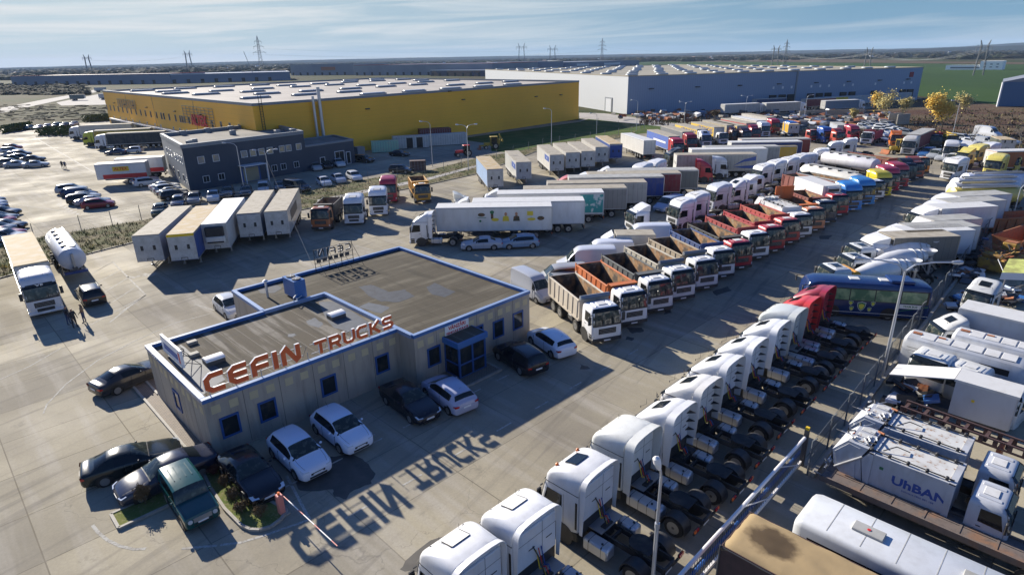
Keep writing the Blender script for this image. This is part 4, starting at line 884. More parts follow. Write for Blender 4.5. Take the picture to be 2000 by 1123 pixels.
poly('road', [(-400, 262), (0, 212), (80, 196), (150, 184), (200, 172), (206, 176), (160, 187), (100, 200), (0, 222), (-400, 290)], .05, 'road_pale')
poly('lorry_apron', [(110, 201), (195, 184), (215, 196), (212, 205), (120, 207)], .055, 'road_pale')
poly('service_road', [(1131, 221), (1180, 222), (1320, 243), (1312, 250), (1150, 233), (1131, 232)], .05, 'road_pale')
poly('lawn', [(893, 272), (1131, 239), (1150, 233), (1312, 250), (1290, 259), (1250, 262), (1060, 288), (1000, 299), (960, 296), (958, 282)], .045, 'lawn')
poly('grass_bank', [(1185, 221), (1224, 226), (1330, 238), (1320, 241)], .05, 'lawn')
strip_up = [(-300, 570), (0, 482), (67, 467), (140, 455), (290, 430), (450, 404), (584, 379), (640, 366), (725, 350), (835, 335), (950, 305), (1000, 300), (1060, 284), (1240, 258)]
strip_lo = [(1240, 266), (1050, 296), (935, 340), (840, 361), (715, 386), (585, 412), (450, 437), (300, 464), (260, 475), (165, 499), (70, 525), (0, 545), (-300, 650)]
poly('verge', strip_up + strip_lo, .12, 'weeds', thick=.11)
k = MB().use('kerb_stone')
for a, b in zip(strip_lo, strip_lo[1:]):
    p, q = at(*a), at(*b); d = (q - p).normalized(); n = Vector((d.y, -d.x, 0)) * .12; k.slab([(p.x, p.y), (q.x, q.y), (q.x + n.x, q.y + n.y), (p.x + n.x, p.y + n.y)], 0, .14)
struct('kerb', k)
poly('verge_path', [(620, 392), (720, 371), (835, 349), (930, 324), (930, 328), (835, 354), (720, 377), (620, 399)], .13, 'road_pale')

# ---- painted marks
def line(m, pts, w):
    P3 = [at(*p) if not isinstance(p, Vector) else p for p in pts]; L_, R2 = [], []
    for i, p in enumerate(P3):
        a = P3[max(0, i - 1)]; b = P3[min(len(P3) - 1, i + 1)]; d = (b - a); d.z = 0; d.normalize(); n = Vector((-d.y, d.x, 0)) * w / 2
        L_.append(p + n); R2.append(p - n)
    for i in range(len(P3) - 1):
        m.add([(q.x, q.y, .036) for q in (L_[i], L_[i + 1], R2[i + 1], R2[i])], [(0, 1, 2, 3)])
m = MB().use('road_paint')
for i in range(9): u = 1.2 + i * 2.55; line(m, [off(u, -5.15), off(u + 1.1, -5.15)], .11)
for i in range(8): u = 2.5 + i * 3.3; line(m, [off(u, -9.4), off(u + 1.2, -9.4)], .11)
for u in (4.2, 7.3, 13.4): line(m, [off(u, -1.2), off(u, -4.6)], .09)
line(m, [(560, 930), (605, 1015)], .14); line(m, [(605, 1015), (520, 1045), (470, 1060), (430, 1065)], .14)
line(m, [(181, 1026), (192, 1040), (210, 1055), (235, 1067), (262, 1073), (285, 1072)], .15); line(m, [(355, 1072), (424, 1066)], .14)
line(m, [(85, 808), (92, 790), (130, 750), (190, 705), (260, 668), (340, 632), (415, 612)], .10)
line(m, [(176, 537), (220, 512), (285, 577), (250, 602), (215, 630)], .15)
for a, b in (((190, 553), (235, 528)), ((203, 572), (249, 544)), ((218, 592), (262, 563)), ((285, 577), (235, 610))): line(m, [a, b], .12)
line(m, [(120, 680), (60, 715), (0, 742)], .09); line(m, [(285, 577), (150, 650)], .1)
line(m, [(66, 268), (185, 338)], .25); line(m, [(20, 398), (137, 415)], .12)
for i in range(7): line(m, [(118 + i * 6, 398 + i * 3.2), (112 + i * 6, 401 + i * 3.2)], .5)
line(m, [(152, 421), (230, 408)], .15)
line(m, [(380, 595), (430, 610)], .1); line(m, [(640, 466), (700, 482), (760, 497)], .08)
for x, y in ((292, 536), (262, 539), (292, 533)): line(m, [(x - 12, y + 2), (x, y + 4), (x + 12, y)], .4)
struct('road_marking', m)
for i, (pts) in enumerate(([(577, 935), (600, 925), (640, 893), (690, 888), (715, 900), (733, 925), (725, 945), (690, 958), (675, 975), (655, 970), (648, 955), (610, 962), (580, 958)], [(785, 1112), (800, 1090), (840, 1058), (880, 1043), (893, 1050), (870, 1068), (845, 1090), (815, 1117)],
    [(1225, 640), (1255, 640), (1258, 648), (1235, 652)], [(1222, 658), (1240, 660), (1235, 666), (1222, 664)], [(1133, 713), (1150, 715), (1150, 722), (1134, 721)], [(1300, 605), (1312, 602), (1310, 612), (1297, 614)], [(1390, 570), (1420, 560), (1428, 568), (1400, 578)], [(1600, 462), (1625, 460), (1620, 468), (1602, 468)])):
    C = sum((at(*p) for p in pts), Vector()) / len(pts); out = []
    for j, p in enumerate(pts):
        a, b = at(*p), at(*pts[(j + 1) % len(pts)])
        for t in (0, .33, .66): q = a.lerp(b, t); q += Vector((rnd.uniform(-.09, .09), rnd.uniform(-.09, .09), 0)); out.append(q)
    poly('oil_stain', out, .034, 'oil')

# ---- the plain beyond: woods, town, hills
def ridge(name, dist, prof, depth, step=120):
    m = MB().use('hill'); xs = [-1000 + i * 4000 / step for i in range(step + 1)]; rows = [[], [], []]
    for i, px in enumerate(xs):
        d = ray(px, 130); d.z = 0; d.normalize(); t = px; h = 0
        for (a, ha), (b, hb) in zip(prof, prof[1:]):
            if a <= t <= b: h = ha + (hb - ha) * (t - a) / (b - a)
        h += rnd.uniform(-1.2, 1.2)
        p = d * dist; q = d * (dist + depth * .5); r = d * (dist + depth); rows[0].append((p.x, p.y, 0)); rows[1].append((q.x, q.y, max(.5, h))); rows[2].append((r.x, r.y, 0))
    m.loft(rows, False, False, False); struct(name, m)
ridge('hills', 6200, [(-1000, 18), (0, 15), (300, 20), (470, 28), (700, 32), (1000, 30), (1300, 24), (1600, 30), (1750, 26), (1850, 30), (2000, 55), (3000, 70)], 900)
ridge('hills', 4300, [(-1000, 8), (0, 9), (400, 12), (800, 13), (1200, 9), (1500, 12), (1700, 14), (1900, 26), (2100, 34), (3000, 40)], 500)
def blob(m, c, rx, ry, h, r=rnd):
    n = 7; rings = []
    for k, (f, zz) in enumerate(((.8, 0), (1, .35), (.8, .75), (.35, 1.0))):
        rings.append([(c.x + math.cos(2 * math.pi * i / n) * rx * f * r.uniform(.75, 1.2), c.y + math.sin(2 * math.pi * i / n) * ry * f * r.uniform(.75, 1.2), h * zz * r.uniform(.8, 1.1)) for i in range(n)])
    m.loft(rings, False, True)
m = MB().use('trees_far')
for i in range(4200):
    px = rnd.uniform(-300, 2350); dd = 1250 + 3600 * rnd.random() ** 1.3
    if 1150 < px: dd = 1800 + 3200 * rnd.random()
    if px > 1820: dd = 1500 + 3500 * rnd.random()
    d = ray(px, 130); d.z = 0; d.normalize(); c = d * dd
    w = rnd.uniform(8, 26); blob(m, c, w, w * .5, rnd.uniform(5, 10.5))
tag(obj('woodland', m), 'dark belt of far trees and scrub under the horizon', 'woodland', kind='stuff')
m = MB().use('trees_far')   # scrub on the waste ground left of the yellow hall
for i in range(1700):
    px = rnd.uniform(-120, 330); py = rnd.choice((rnd.uniform(163, 182), rnd.uniform(176, 186), rnd.uniform(206, 236)))
    if py > 200: blob(m, at(px, py), rnd.uniform(.5, 2.6), rnd.uniform(.5, 1.6), rnd.uniform(.12, .5))
    elif px < 200 - (px > 150) * 30: blob(m, at(px, py), rnd.uniform(2, 6), rnd.uniform(2, 5), rnd.uniform(1, 2.6))
tag(obj('scrub', m), 'low dark scrub covering the waste ground beside the yellow warehouse', 'scrub', kind='stuff')
mat('house_wall', (.62, .60, .56), .8, noise=(.2, (.5, .44, .36), .45, .6, 1)); mat('house_roof', (.28, .12, .075), .8, noise=(.3, (.18, .16, .15), .48, .52, 1)); mat('house_roof2', (.5, .52, .54), .4)
hp = []
for i in range(4):
    a, b = MB().use('house_wall'), MB().use('house_roof' if i % 3 else 'house_roof2'); w, l, h = rnd.uniform(7, 10), rnd.uniform(10, 20), rnd.uniform(4, 6.5)
    a.box(-l / 2, l / 2, -w / 2, w / 2, 0, h); b.add([(-l / 2 - .5, -w / 2 - .5, h - .2), (l / 2 + .5, -w / 2 - .5, h - .2), (l / 2 + .5, w / 2 + .5, h - .2), (-l / 2 - .5, w / 2 + .5, h - .2), (-l / 2 + 1, 0, h + 2.6), (l / 2 - 1, 0, h + 2.6)], [(0, 1, 5, 4), (2, 3, 4, 5), (0, 4, 3), (1, 2, 5)])
    hp.append((a.mesh('house_wall'), b.mesh('house_roof')))
for i in range(110):
    px = rnd.uniform(-50, 2050); dd = rnd.uniform(1300, 2900) if px < 1150 else rnd.uniform(1900, 3600); d = ray(px, 130); d.z = 0; d.normalize(); c = d * dd
    a, b = hp[i % 4]; o = obj('house', a, loc=c, rotz=rnd.uniform(0, 180)); r = obj('roof', b, o)
    tag(o, 'small pale house of the distant town among trees near the horizon', 'house', 'houses of the distant town')

# ================================================================== buildings
mat('precast', (.40, .345, .275), .8, noise=(.5, (.34, .295, .24), .4, .65, .8), noise2=(2.2, (.24, .205, .17), .50, .72, .8, (1, 1, .14)), bump=(25, .2, .01))
mat('precast_tan', (.54, .45, .27), .8, noise=(2, (.46, .39, .25), .4, .7, .7))
mat('blue_metal', (.035, .13, .36), .38, coat=.2, noise=(1.5, (.06, .16, .36), .4, .7, .6))
mat('blue_frame', (.018, .075, .26), .4)
mat('seam', (.07, .065, .06), .9)
def felt(cur, m):
    cur = stripes(0, 1.02, .035, (.33, .31, .27), .55, -OA)(cur, m)
    cur = m['mix'](m['ramp'](m['nz'](1.7, 6, (1, .08, 1, -OA)), .5, .62, 0.0, .8), cur, (.27, .25, .215)); cur = m['mix'](m['ramp'](m['nz'](2.4, 6, (1, .06, 1, -OA)), .54, .66, 0.0, .75), cur, (.06, .053, .044))
    cur = m['mix'](m['ramp'](m['nz'](1.1, 6, (.25, 1, 1, -OA)), .52, .72, 0.0, .7), cur, (.085, .078, .066))
    return m['mix'](m['ramp'](m['nz'](5, 5), .35, .75, 0.0, .5), cur, (.115, .105, .085))
mat('roof_felt', (.10, .085, .064), .85, spec=.08, extra=felt, bump=(12, .4, .02))
def felt2(cur, m):
    cur = stripes(1, 1.02, .03, (.24, .22, .18), .45, -OA)(cur, m); cur = stripes(0, 2.4, .02, (.05, .045, .035), .6, -OA)(cur, m)
    cur = m['mix'](m['ramp'](m['nz'](1.1, 6, (.12, 1, 1, -OA)), .5, .66, 0.0, .7), cur, (.19, .17, .13))
    cur = m['mix'](m['ramp'](m['nz'](.9, 6, (1, .3, 1, -OA)), .52, .7, 0.0, .7), cur, (.05, .045, .035))
    return m['mix'](m['ramp'](m['nz'](5, 5), .35, .75, 0.0, .4), cur, (.10, .09, .07))
mat('roof_felt2', (.092, .08, .06), .85, spec=.08, extra=felt2, bump=(12, .4, .02))
mat('patch', (.115, .125, .14), .6, spec=.15, noise=(2, (.085, .09, .10), .4, .7, .8))
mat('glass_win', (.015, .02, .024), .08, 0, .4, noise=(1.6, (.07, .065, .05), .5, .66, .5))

PH = 3.62
def wall_frame(o, ang):
    """matrix with X along a wall, Y up, Z out towards the viewer's side (right of the direction)"""
    u, v = rot2(ang); return face_M(o, u, (0, 0, 1))
def window(parent, M, u, z, w, h, fr=.11, fm='blue_frame', gm='glass_win', d=.07, mull=1, label=None, name='window'):
    f = MB().use(fm)
    for x0, x1, y0, y1 in ((u, u + w, z, z + fr), (u, u + w, z + h - fr, z + h), (u, u + fr, z + fr, z + h - fr), (u + w - fr, u + w, z + fr, z + h - fr)): f.box(x0, x1, y0, y1, -.02, d, M=M)
    for i in range(mull): x = u + w * (i + 1) / (mull + 1); f.box(x - .02, x + .02, z + fr, z + h - fr, -.02, d - .02, M=M)
    o = obj(name, f, parent); g = MB().use(gm); g.box(u + fr * .8, u + w - fr * .8, z + fr * .8, z + h - fr * .8, -.02, .025, M=M); obj('pane', g, o); return o
office = empty('office_building', O0 * 1.0, 0); tag(office, 'low beige office block with blue roof edge and blue window frames', 'building')
office.location = (0, 0, 0)
outline = [(0, 0), (12.5, 0), (12.5, -1.7), (23.35, -1.7), (23.6, 15.6), (7.8, 15.6), (7.6, 9.7), (0, 9.7)]
w = MB().use('precast')
n = len(outline)
for i in range(n):
    a, b = off(*outline[i]), off(*outline[(i + 1) % n]); w.add([(a.x, a.y, 0), (b.x, b.y, 0), (b.x, b.y, PH - .12), (a.x, a.y, PH - .12)], [(0, 1, 2, 3)])
def wall_M(p, q): a, b = off(*p), off(*q); d = b - a; return face_M(a, d, (0, 0, 1)), d.length
for p, q in (((0, 0), (12.5, 0)), ((12.5, -1.7), (23.35, -1.7)), ((0, 9.7), (0, 0)), ((23.35, -1.7), (23.6, 15.6)), ((12.5, 0), (12.5, -1.7))):
    M, Lw = wall_M(p, q); nn = max(1, round(Lw / 1.95)); st = Lw / nn
    w.use('seam')
    for i in range(1, nn): w.box(i * st - .012, i * st + .012, .0, PH - .13, .0, .004, M=M)
    w.use('precast_tan')
    for i in range(nn):
        if Lw > 3: 
            for f in (.27, .73): x = (i + f) * st; w.box(x - .24, x + .24, 2.62, 3.1, -.01, .012, M=M)
    w.use('precast').box(0, Lw, 0, .12, -.01, .03, M=M)
obj('wall', w, office)
r = MB().use('roof_felt'); r.add([off(u, v, PH - .22) for u, v in [(0, 0), (12.5, 0), (12.5, 9.7), (0, 9.7)]], [(0, 1, 2, 3)])
r.use('roof_felt2'); r.add([off(u, v, PH - .22) for u, v in [(12.5, -1.7), (23.35, -1.7), (23.6, 15.6), (7.8, 15.6), (7.6, 9.7), (12.5, 9.7)]], [tuple(range(6))])
roof = obj('roof', r, office)
mat('patch2', (.08, .087, .10), .7, spec=.12, noise=(2, (.06, .062, .07), .4, .7, .8)); pn = [0]
def roofpatch(pts, z=PH - .214):
    pn[0] += 1
    out = []
    for j, p in enumerate(pts):
        a, b = Vector((*p, 0)), Vector((*pts[(j + 1) % len(pts)], 0))
        for t in (0, .25, .5, .75): q = a.lerp(b, t); out.append(off(q.x + rnd.uniform(-.07, .07), q.y + rnd.uniform(-.07, .07), z))
    m = MB().use('patch2' if pn[0] in (5, 6, 7) else 'patch').add(out, [tuple(range(len(out)))]); obj('repair_patch', m, roof)
def rl(px, py): p = at(px, py, PH - .2) - O0; return (p.dot(OU), p.dot(OV))
for pts in ([(620, 590), (650, 588), (700, 615), (735, 640), (700, 650), (650, 640)], [(598, 627), (615, 620), (632, 632), (622, 640), (605, 635)], [(560, 652), (578, 651), (576, 657), (563, 658)], [(322, 685), (355, 672), (385, 700), (425, 715), (440, 740), (405, 765), (395, 770), (360, 735)],
            [(700, 560), (725, 556), (760, 570), (790, 565), (810, 578), (780, 590), (745, 588), (720, 578)], [(832, 560), (850, 552), (890, 570), (870, 580), (845, 576)], [(505, 565), (530, 553), (552, 562), (535, 572), (510, 572)], [(720, 590), (760, 600), (745, 612), (700, 600)]): roofpatch([rl(*p) for p in pts])
mat('coping_top', (.26, .34, .50), .35, coat=.3, noise=(.7, (.20, .27, .42), .4, .7, .7)); c = MB().use('blue_metal')  # sunlit sheen of the blue coping's top face is put into this paler colour
def coping(p, q, wd=.26, side=1, lip=.14):
    a, b = off(*p), off(*q); d = (b - a).normalized(); nrm = Vector((-d.y, d.x, 0)) * side; a2 = a - d * .06; b2 = b + d * .06
    pts = [a2 - nrm * .06, b2 - nrm * .06, b2 + nrm * wd, a2 + nrm * wd]; c.slab([(x.x, x.y) for x in pts], PH - .24, PH + .02)
edges = [((0, 0), (12.5, 0)), ((12.5, -1.7), (23.35, -1.7)), ((23.35, -1.4), (23.6, 15.3)), ((23.6, 15.6), (7.8, 15.6)), ((7.8, 15.3), (7.6, 9.9)), ((7.6, 9.7), (0, 9.7)), ((0, 9.4), (0, .3))]
for i, (p, q) in enumerate(edges):
    a, b = off(*p), off(*q); d = (b - a).normalized(); nrm = Vector((-d.y, d.x, 0)); zt = PH + .02 + .0021 * (i % 3)
    pts = [a - d * .05 - nrm * .06, b + d * .05 - nrm * .06, b + d * .05 + nrm * .24, a - d * .05 + nrm * .24]; c.use('blue_metal').slab([(x.x, x.y) for x in pts], PH - .2 - .002 * (i % 3), zt); pts = [a + nrm * -.05, b + nrm * -.05, b + nrm * .23, a + nrm * .23]; c.use('coping_top').slab([(x.x, x.y) for x in pts], zt - .01, zt + .008 + .0021 * (i % 3))
for p, q in (((12.5, -1.5), (12.5, 9.7)), ((7.7, 9.7), (12.6, 9.7))):
    a, b = off(*p), off(*q); d = (b - a).normalized(); nrm = Vector((-d.y, d.x, 0)); pts = [a - nrm * .14, b - nrm * .14, b + nrm * .14, a + nrm * .14]; c.slab([(x.x, x.y) for x in pts], PH - .25, PH + .03 + (.002 if p[0] < 10 else 0))
obj('parapet', c, office)
Ml, _ = wall_M((0, 0), (12.5, 0)); Mr, _ = wall_M((12.5, -1.7), (23.35, -1.7)); Ms, _ = wall_M((0, 9.7), (0, 0))
for u in (.75, 2.72, 6.6, 10.5): window(office, Ml, u if u > 1 else .6, .95, 1.05, 1.3, mull=0)
for u in (.95, 6.95, 9.0): window(office, Mr, u, .92, 1.1, 1.4, mull=0)
window(office, Mr, 4.9, 1.0, 1.1, 1.5, mull=0)
window(office, Ms, 4.2, .95, 1.05, 1.3, mull=0)
# porch
pc = MB().use('blue_frame'); u0, u1, d0 = 2.45, 4.75, 1.5
for x, zz in ((u0, d0), (u1, d0), ((u0 + u1) / 2, d0), (u0, .04), (u1, .04)): pc.box(x - .06, x + .06, 0, 2.35, zz - .06, zz + .06, M=Mr)
for z in (.05, 1.0, 2.25): pc.box(u0, u1, z, z + .1, d0 - .05, d0 + .05, M=Mr); pc.box(u0 - .05, u0 + .05, z, z + .1, 0, d0, M=Mr); pc.box(u1 - .05, u1 + .05, z, z + .1, 0, d0, M=Mr)
po = obj('porch', pc, office); g = MB().use('glass_win'); g.box(u0 + .02, u1 - .02, .1, 2.3, d0 - .02, d0 + .0, M=Mr); g.box(u0 - .01, u0 + .01, .1, 2.3, .05, d0, M=Mr); g.box(u1 - .01, u1 + .01, .1, 2.3, .05, d0, M=Mr); obj('pane', g, po)
g = MB().use('blue_metal'); g.box(u0 - .2, u1 + .2, 2.35, 2.75, 0, d0 + .15, M=Mr); g.use('roof_felt').box(u0 - .08, u1 + .08, 2.75, 2.756, .05, d0 + .03, M=Mr); obj('canopy', g, po)
sb = MB().use('letter_edge'); sb.box(2.5, 4.6, 2.62, 3.42, .03, .10, M=Mr); so = obj('sign_board', sb, office)
text_obj('VÂNZĂRI', .36, Mr @ Matrix.Translation((3.55, 3.2, .105)), so, 'red_text', bold=.01); text_obj('VEHICULE RULATE', .235, Mr @ Matrix.Translation((3.55, 2.86, .105)), so, 'red_text', bold=.008)
poly('pavement', [off(-.75, 13.6), off(-.75, .2), off(0, .2), off(0, 9.7), off(.9, 9.7), off(.9, 13.6)], .10, 'pavers', thick=.09)
poly('pavement', [off(12.7, -1.75), off(17.6, -1.75), off(17.6, -4.3), off(12.9, -4.3)], .10, 'pavers', thick=.09)
k = MB().use('kerb_stone')
def kerb(p, q, wd=.14, h=.16, M=None):
    a, b = (p if isinstance(p, Vector) else off(*p)), (q if isinstance(q, Vector) else off(*q)); d = (b - a).normalized(); n_ = Vector((-d.y, d.x, 0)) * wd / 2; k.slab([(x.x, x.y) for x in (a - n_, b - n_, b + n_, a + n_)], 0, h)
for p, q in (((-.82, 13.6), (-.82, 0)), ((-.82, 0), (-1.15, -2.4)), ((-1.15, -2.4), (-1.27, -4.6)), ((-1.27, -4.6), (-1.18, -6.3)), ((.0, 9.7), (.0, 13.0)), ((.05, -.1), (.25, -4.6)), ((.25, -4.6), (.78, -6.9)), ((12.8, -4.35), (17.7, -4.35)), ((17.7, -4.35), (17.7, -1.8))): kerb(p, q)
arc = [(-1.18, -6.3), (-1.0, -6.9), (-.7, -7.25), (-.26, -7.42), (.3, -7.3), (.78, -6.95)]
for p, q in zip(arc, arc[1:]): kerb(p, q)
pl = [(-5.25, -1.0), (-2.3, -1.0), (-2.3, -2.35), (-5.25, -2.35)]
for p, q in zip(pl, pl[1:] + pl[:1]): kerb(p, q)
struct('kerb', k)
poly('flower_bed', [off(-.75, 0), off(0, 0), off(.2, -4.6), off(.72, -6.9), off(.3, -7.2), off(-.26, -7.32), off(-.65, -7.15), off(-.95, -6.8), off(-1.1, -6.2), off(-1.2, -4.6), off(-1.08, -2.4)], .13, 'bed', thick=.1)
poly('flower_bed', [off(*p) for p in ((-5.18, -1.07), (-2.37, -1.07), (-2.37, -2.28), (-5.18, -2.28))], .13, 'bed', thick=.1)

# ---- things on the roof: letter sign, plant, skylights, billboard
def stroke(m, pts, w, y0, y1, closed=False, ox=0, oz=0, s=1.0, sl=.0):
    """thick mitred line in x,z pushed through y"""
    n = len(pts); Lp, Rp = [], []
    for i, p in enumerate(pts):
        p = Vector(p); a = Vector(pts[i - 1]) if i else None; b = Vector(pts[i + 1]) if i < n - 1 else None
        d1 = (p - a).normalized() if a is not None else None; d2 = (b - p).normalized() if b is not None else None
        d1 = d1 or d2; d2 = d2 or d1; nn = (Vector((-d1.y, d1.x)) + Vector((-d2.y, d2.x))).normalized(); kk = 1 / max(.4, nn.dot(Vector((-d1.y, d1.x))))
        Lp.append(p + nn * w / 2 * kk); Rp.append(p - nn * w / 2 * kk)
    T = lambda q: (ox + (q.x) * s, oz + q.y * s)
    for i in range(n - 1):
        qs = [T(Lp[i]), T(Lp[i + 1]), T(Rp[i + 1]), T(Rp[i])]
        vs = [(x, y0, z) for x, z in qs] + [(x, y1, z) for x, z in qs]
        m.add(vs, [(0, 1, 2, 3)]); cm = m.cur; m.use('letter_edge'); fs = [(4, 7, 6, 5), (0, 4, 5, 1), (2, 6, 7, 3)]
        if i == 0: fs.append((0, 3, 7, 4))
        if i == n - 2: fs.append((1, 5, 6, 2))
        m.add(vs, fs); m.cur = cm
GL = {  # strokes on a 1 x 1 grid (width may differ)
 'C': [[(1.0, .9), (.35, .9), (.12, .72), (.12, .28), (.35, .1), (1.0, .1)]],
 'E': [[(1.0, .9), (.35, .9), (.12, .72), (.12, .28), (.35, .1), (1.0, .1)], [(.12, .5), (.98, .5)]],
 'F': [[(.12, 0), (.12, .72), (.35, .9), (1.0, .9)], [(.12, .46), (.95, .46)]],
 'I': [[(.12, 0), (.12, 1.0)]],
 'N': [[(.12, 0), (.12, .75), (.32, .93), (.85, .12), (1.0, .22), (1.0, 1.0)]],
 'T': [[(0, .9), (1.05, .9)], [(.5, .9), (.5, 0)]],
 'R': [[(.12, 0), (.12, .9), (.80, .9), (.95, .75), (.95, .6), (.80, .45), (.2, .45)], [(.55, .45), (.95, 0)]],
 'U': [[(.12, 1.0), (.12, .28), (.32, .1), (.78, .1), (.98, .28), (.98, 1.0)]],
 'K': [[(.12, 0), (.12, 1.0)], [(.95, 1.0), (.35, .5), (.98, 0)]],
 'S': [[(.98, .9), (.30, .9), (.12, .78), (.12, .62), (.28, .5), (.82, .5), (.98, .38), (.98, .22), (.8, .1), (.08, .1)]],
}
sign = empty('letter_sign', off(0, 0, 0), OA); tag(sign, 'big orange letters CEFIN TRUCKS on thin rails along the front roof edge', 'sign')
rl_ = MB().use('steel')
for z in (4.02, 4.62): rl_.box(.3, 5.9, .22, .25, z - .015, z + .015); rl_.box(6.4, 12.1, .22, .25, z - .1 - .015, z - .1 + .015)
for x in [.5 + i * 1.42 for i in range(9)]: rl_.box(x - .02, x + .02, .21, .24, PH, 4.1); rl_.tube([(x, .24, 4.5), (x, 1.0, PH - .2)], .015, 5)
obj('frame', rl_, sign)
def letters(word, u0, z0, h, wd, gap, stw, parent, y0=.12, y1=.2, mn='orange_letter', flip=False):
    u = u0
    for ch in word:
        ww = wd * (.24 if ch == 'I' else 1); m = MB().use(mn)
        for k_, st in enumerate(GL[ch]):
            pts = [(p[0] * (wd if ch != 'I' else wd), p[1] * h) for p in st]; stroke(m, pts, stw, y0 - k_ * .002, y1 + k_ * .002, ox=u, oz=z0)
        obj('letter', m, parent); u += ww + gap
letters('CEFIN', .30, 3.84, 1.08, 1.02, .24, .285, sign, .1, .24); letters('TRUCKS', 6.62, 3.80, .84, .78, .17, .20, sign, .1, .24)
rs = empty('roof_sign', off(0, 0, 0), OA); tag(rs, 'smaller sign frame seen from behind on the rear roof edge with reversed letters', 'sign')
f = MB().use('dark_plastic')
for z in (3.75, 4.1, 4.5, 5.3): f.box(14.75, 18.5, 15.3, 15.34, z, z + .035)
for x in (14.8, 16.1, 17.3, 18.45): f.box(x - .02, x + .02, 15.28, 15.32, PH - .2, 5.4); f.tube([(x, 15.3, 5.2), (x, 13.5, PH - .2)], .018, 5)
obj('frame', f, rs)
for i, ch in enumerate('CEFIN'):
    m = MB().use('hub_dark')
    for k_, st in enumerate(GL[ch]): stroke(m, [(-p[0] * .55, p[1] * .62) for p in st], .12, 15.36 - .002 * k_, 15.42, ox=18.4 - [0, .75, 1.5, 2.25, 2.6][i], oz=4.62)
    obj('letter', m, rs)
m = MB().use('hub_dark')
for i in range(6): m.box(15.0 + i * .55, 15.4 + i * .55, 15.36, 15.4, 4.15, 4.45)
obj('small_lettering', m, rs)
ac = empty('cooling_unit', off(10.9, 11.2, PH - .2), OA); tag(ac, 'tall blue cooling unit with two fans standing on the office roof', 'cooling unit')
m = MB().use('blue_metal').box(-.45, .45, -.95, .95, .1, 1.5, .02); obj('casing', m, ac); 
for y in (-.45, .45):
    m = MB().use('hub_dark'); m.cyl((0, y, 1.5), (0, y, 1.58), .33, n=18); m.use('black').cyl((0, y, 1.58), (0, y, 1.585), .27, n=18)
    for a in range(3): m.use('steel').box(-.3, .3, y - .02, y + .02, 1.586, 1.59, M=Matrix.Translation((0, y, 0)) @ Matrix.Rotation(a * 1.05, 4, 'Z') @ Matrix.Translation((0, -y, 0)))
    obj('fan', m, ac, None, None)
m = MB().use('tank_metal'); m.tube([(-.9, -1.5, .5), (-.3, -.9, .5), (-.3, -.5, .9)], .04); m.tube([(-.9, -1.5, 0), (-.9, -1.5, .5)], .04); m.tube([(-.6, -1.5, 0), (-.6, -1.4, .3), (0, -.95, .3)], .04); obj('pipe', m, ac)
ch = empty('flue_pipe', off(9.3, 12.6, PH - .2)); tag(ch, 'slim metal flue with a cowl beside the blue cooling unit', 'flue'); m = MB().use('tank_metal').cyl((0, 0, 0), (0, 0, 1.35), .09); m.lathe([(1.32, .22), (1.42, .1), (1.44, .02)], (0, 0, 0), (0, 0, 1), 14); obj('pipe', m, ch)
def skylight(u, v, lab, dark=False):
    o = empty('skylight', off(u, v, PH - .22), OA); tag(o, lab, 'skylight', 'dome skylights on the office roof'); m = MB().use('hub_dark').box(-.55, .55, -.4, .4, 0, .28, .02); obj('kerb', m, o)
    m = MB().use('letter_edge'); m.loft([[(x * .55, math.cos(math.pi * t / 8) * .42, .28 + math.sin(math.pi * t / 8) * .16) for t in range(9)] for x in (-1, 1)], True, True, False); obj('dome', m, o)
skylight(10.9, 5.2, 'white dome skylight in the middle of the lower office roof'); skylight(2.3, 4.6, 'white dome skylight at the roof corner beside the billboard')
for u, v, l in ((2.3, 8.3, 'flat roof vent box near the rear roof edge'), (1.75, 6.4, 'flat roof vent box between billboard and rear vent')):
    m = MB().use('kerb_stone').box(-.3, .3, -.22, .22, 0, .2, .03); m.use('black').box(-.2, .2, -.03, .03, .2, .205); o = obj('roof_vent', m, None, off(u, v, PH - .22), OA); tag(o, l, 'roof vent', 'roof vents on the office')
bb = empty('billboard', off(.62, 6.3, 0), OA + 90); tag(bb, 'low pale billboard panel braced on the left roof edge', 'billboard')
m = MB().use('letter_edge').box(-1.75, 1.75, -.07, .07, PH + .05, PH + 1.15); obj('panel', m, bb); m = MB().use('blue_text'); m.box(-1.2, 1.3, .071, .075, PH + .35, PH + .75); m.use('red_text').box(-1.6, -1.3, .071, .075, PH + .25, PH + .95); obj('printed_band', m, bb)
m = MB().use('dark_plastic')
for x in (-1.5, 0, 1.5): m.tube([(x, -.08, PH + 1.0), (x, -1.0, PH - .2)], .02, 5); m.tube([(x, -.08, PH + .3), (x, -1.0, PH - .2)], .02, 5)
obj('brace', m, bb)

# ---- halls
def dkm(name, c, **k): return mat(name, c, **k)
mat('yellow_sheet', (.92, .47, .03), .5, noise=(.05, (.80, .40, .025), .4, .6, .8), extra=stripes(2, 1.0, .03, (.30, .17, .02), .35))
mat('grey_sheet_shaded', (.22, .29, .40), .5, extra=stripes(0, .9, .16, (.17, .23, .33), .7, 0), noise=(.03, (.20, .27, .38), .4, .6, .8))  # shade on the hall's front wall is put into this darker, bluer grey
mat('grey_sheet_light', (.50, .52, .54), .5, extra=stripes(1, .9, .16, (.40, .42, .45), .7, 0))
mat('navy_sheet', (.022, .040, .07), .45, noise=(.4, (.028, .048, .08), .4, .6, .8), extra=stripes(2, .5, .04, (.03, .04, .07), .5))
mat('membrane', (.46, .42, .37), .7, spec=.08, noise=(.08, (.36, .33, .29), .4, .65, .8), extra=stripes(0, 2.0, .02, (.28, .26, .24), .4, -49))
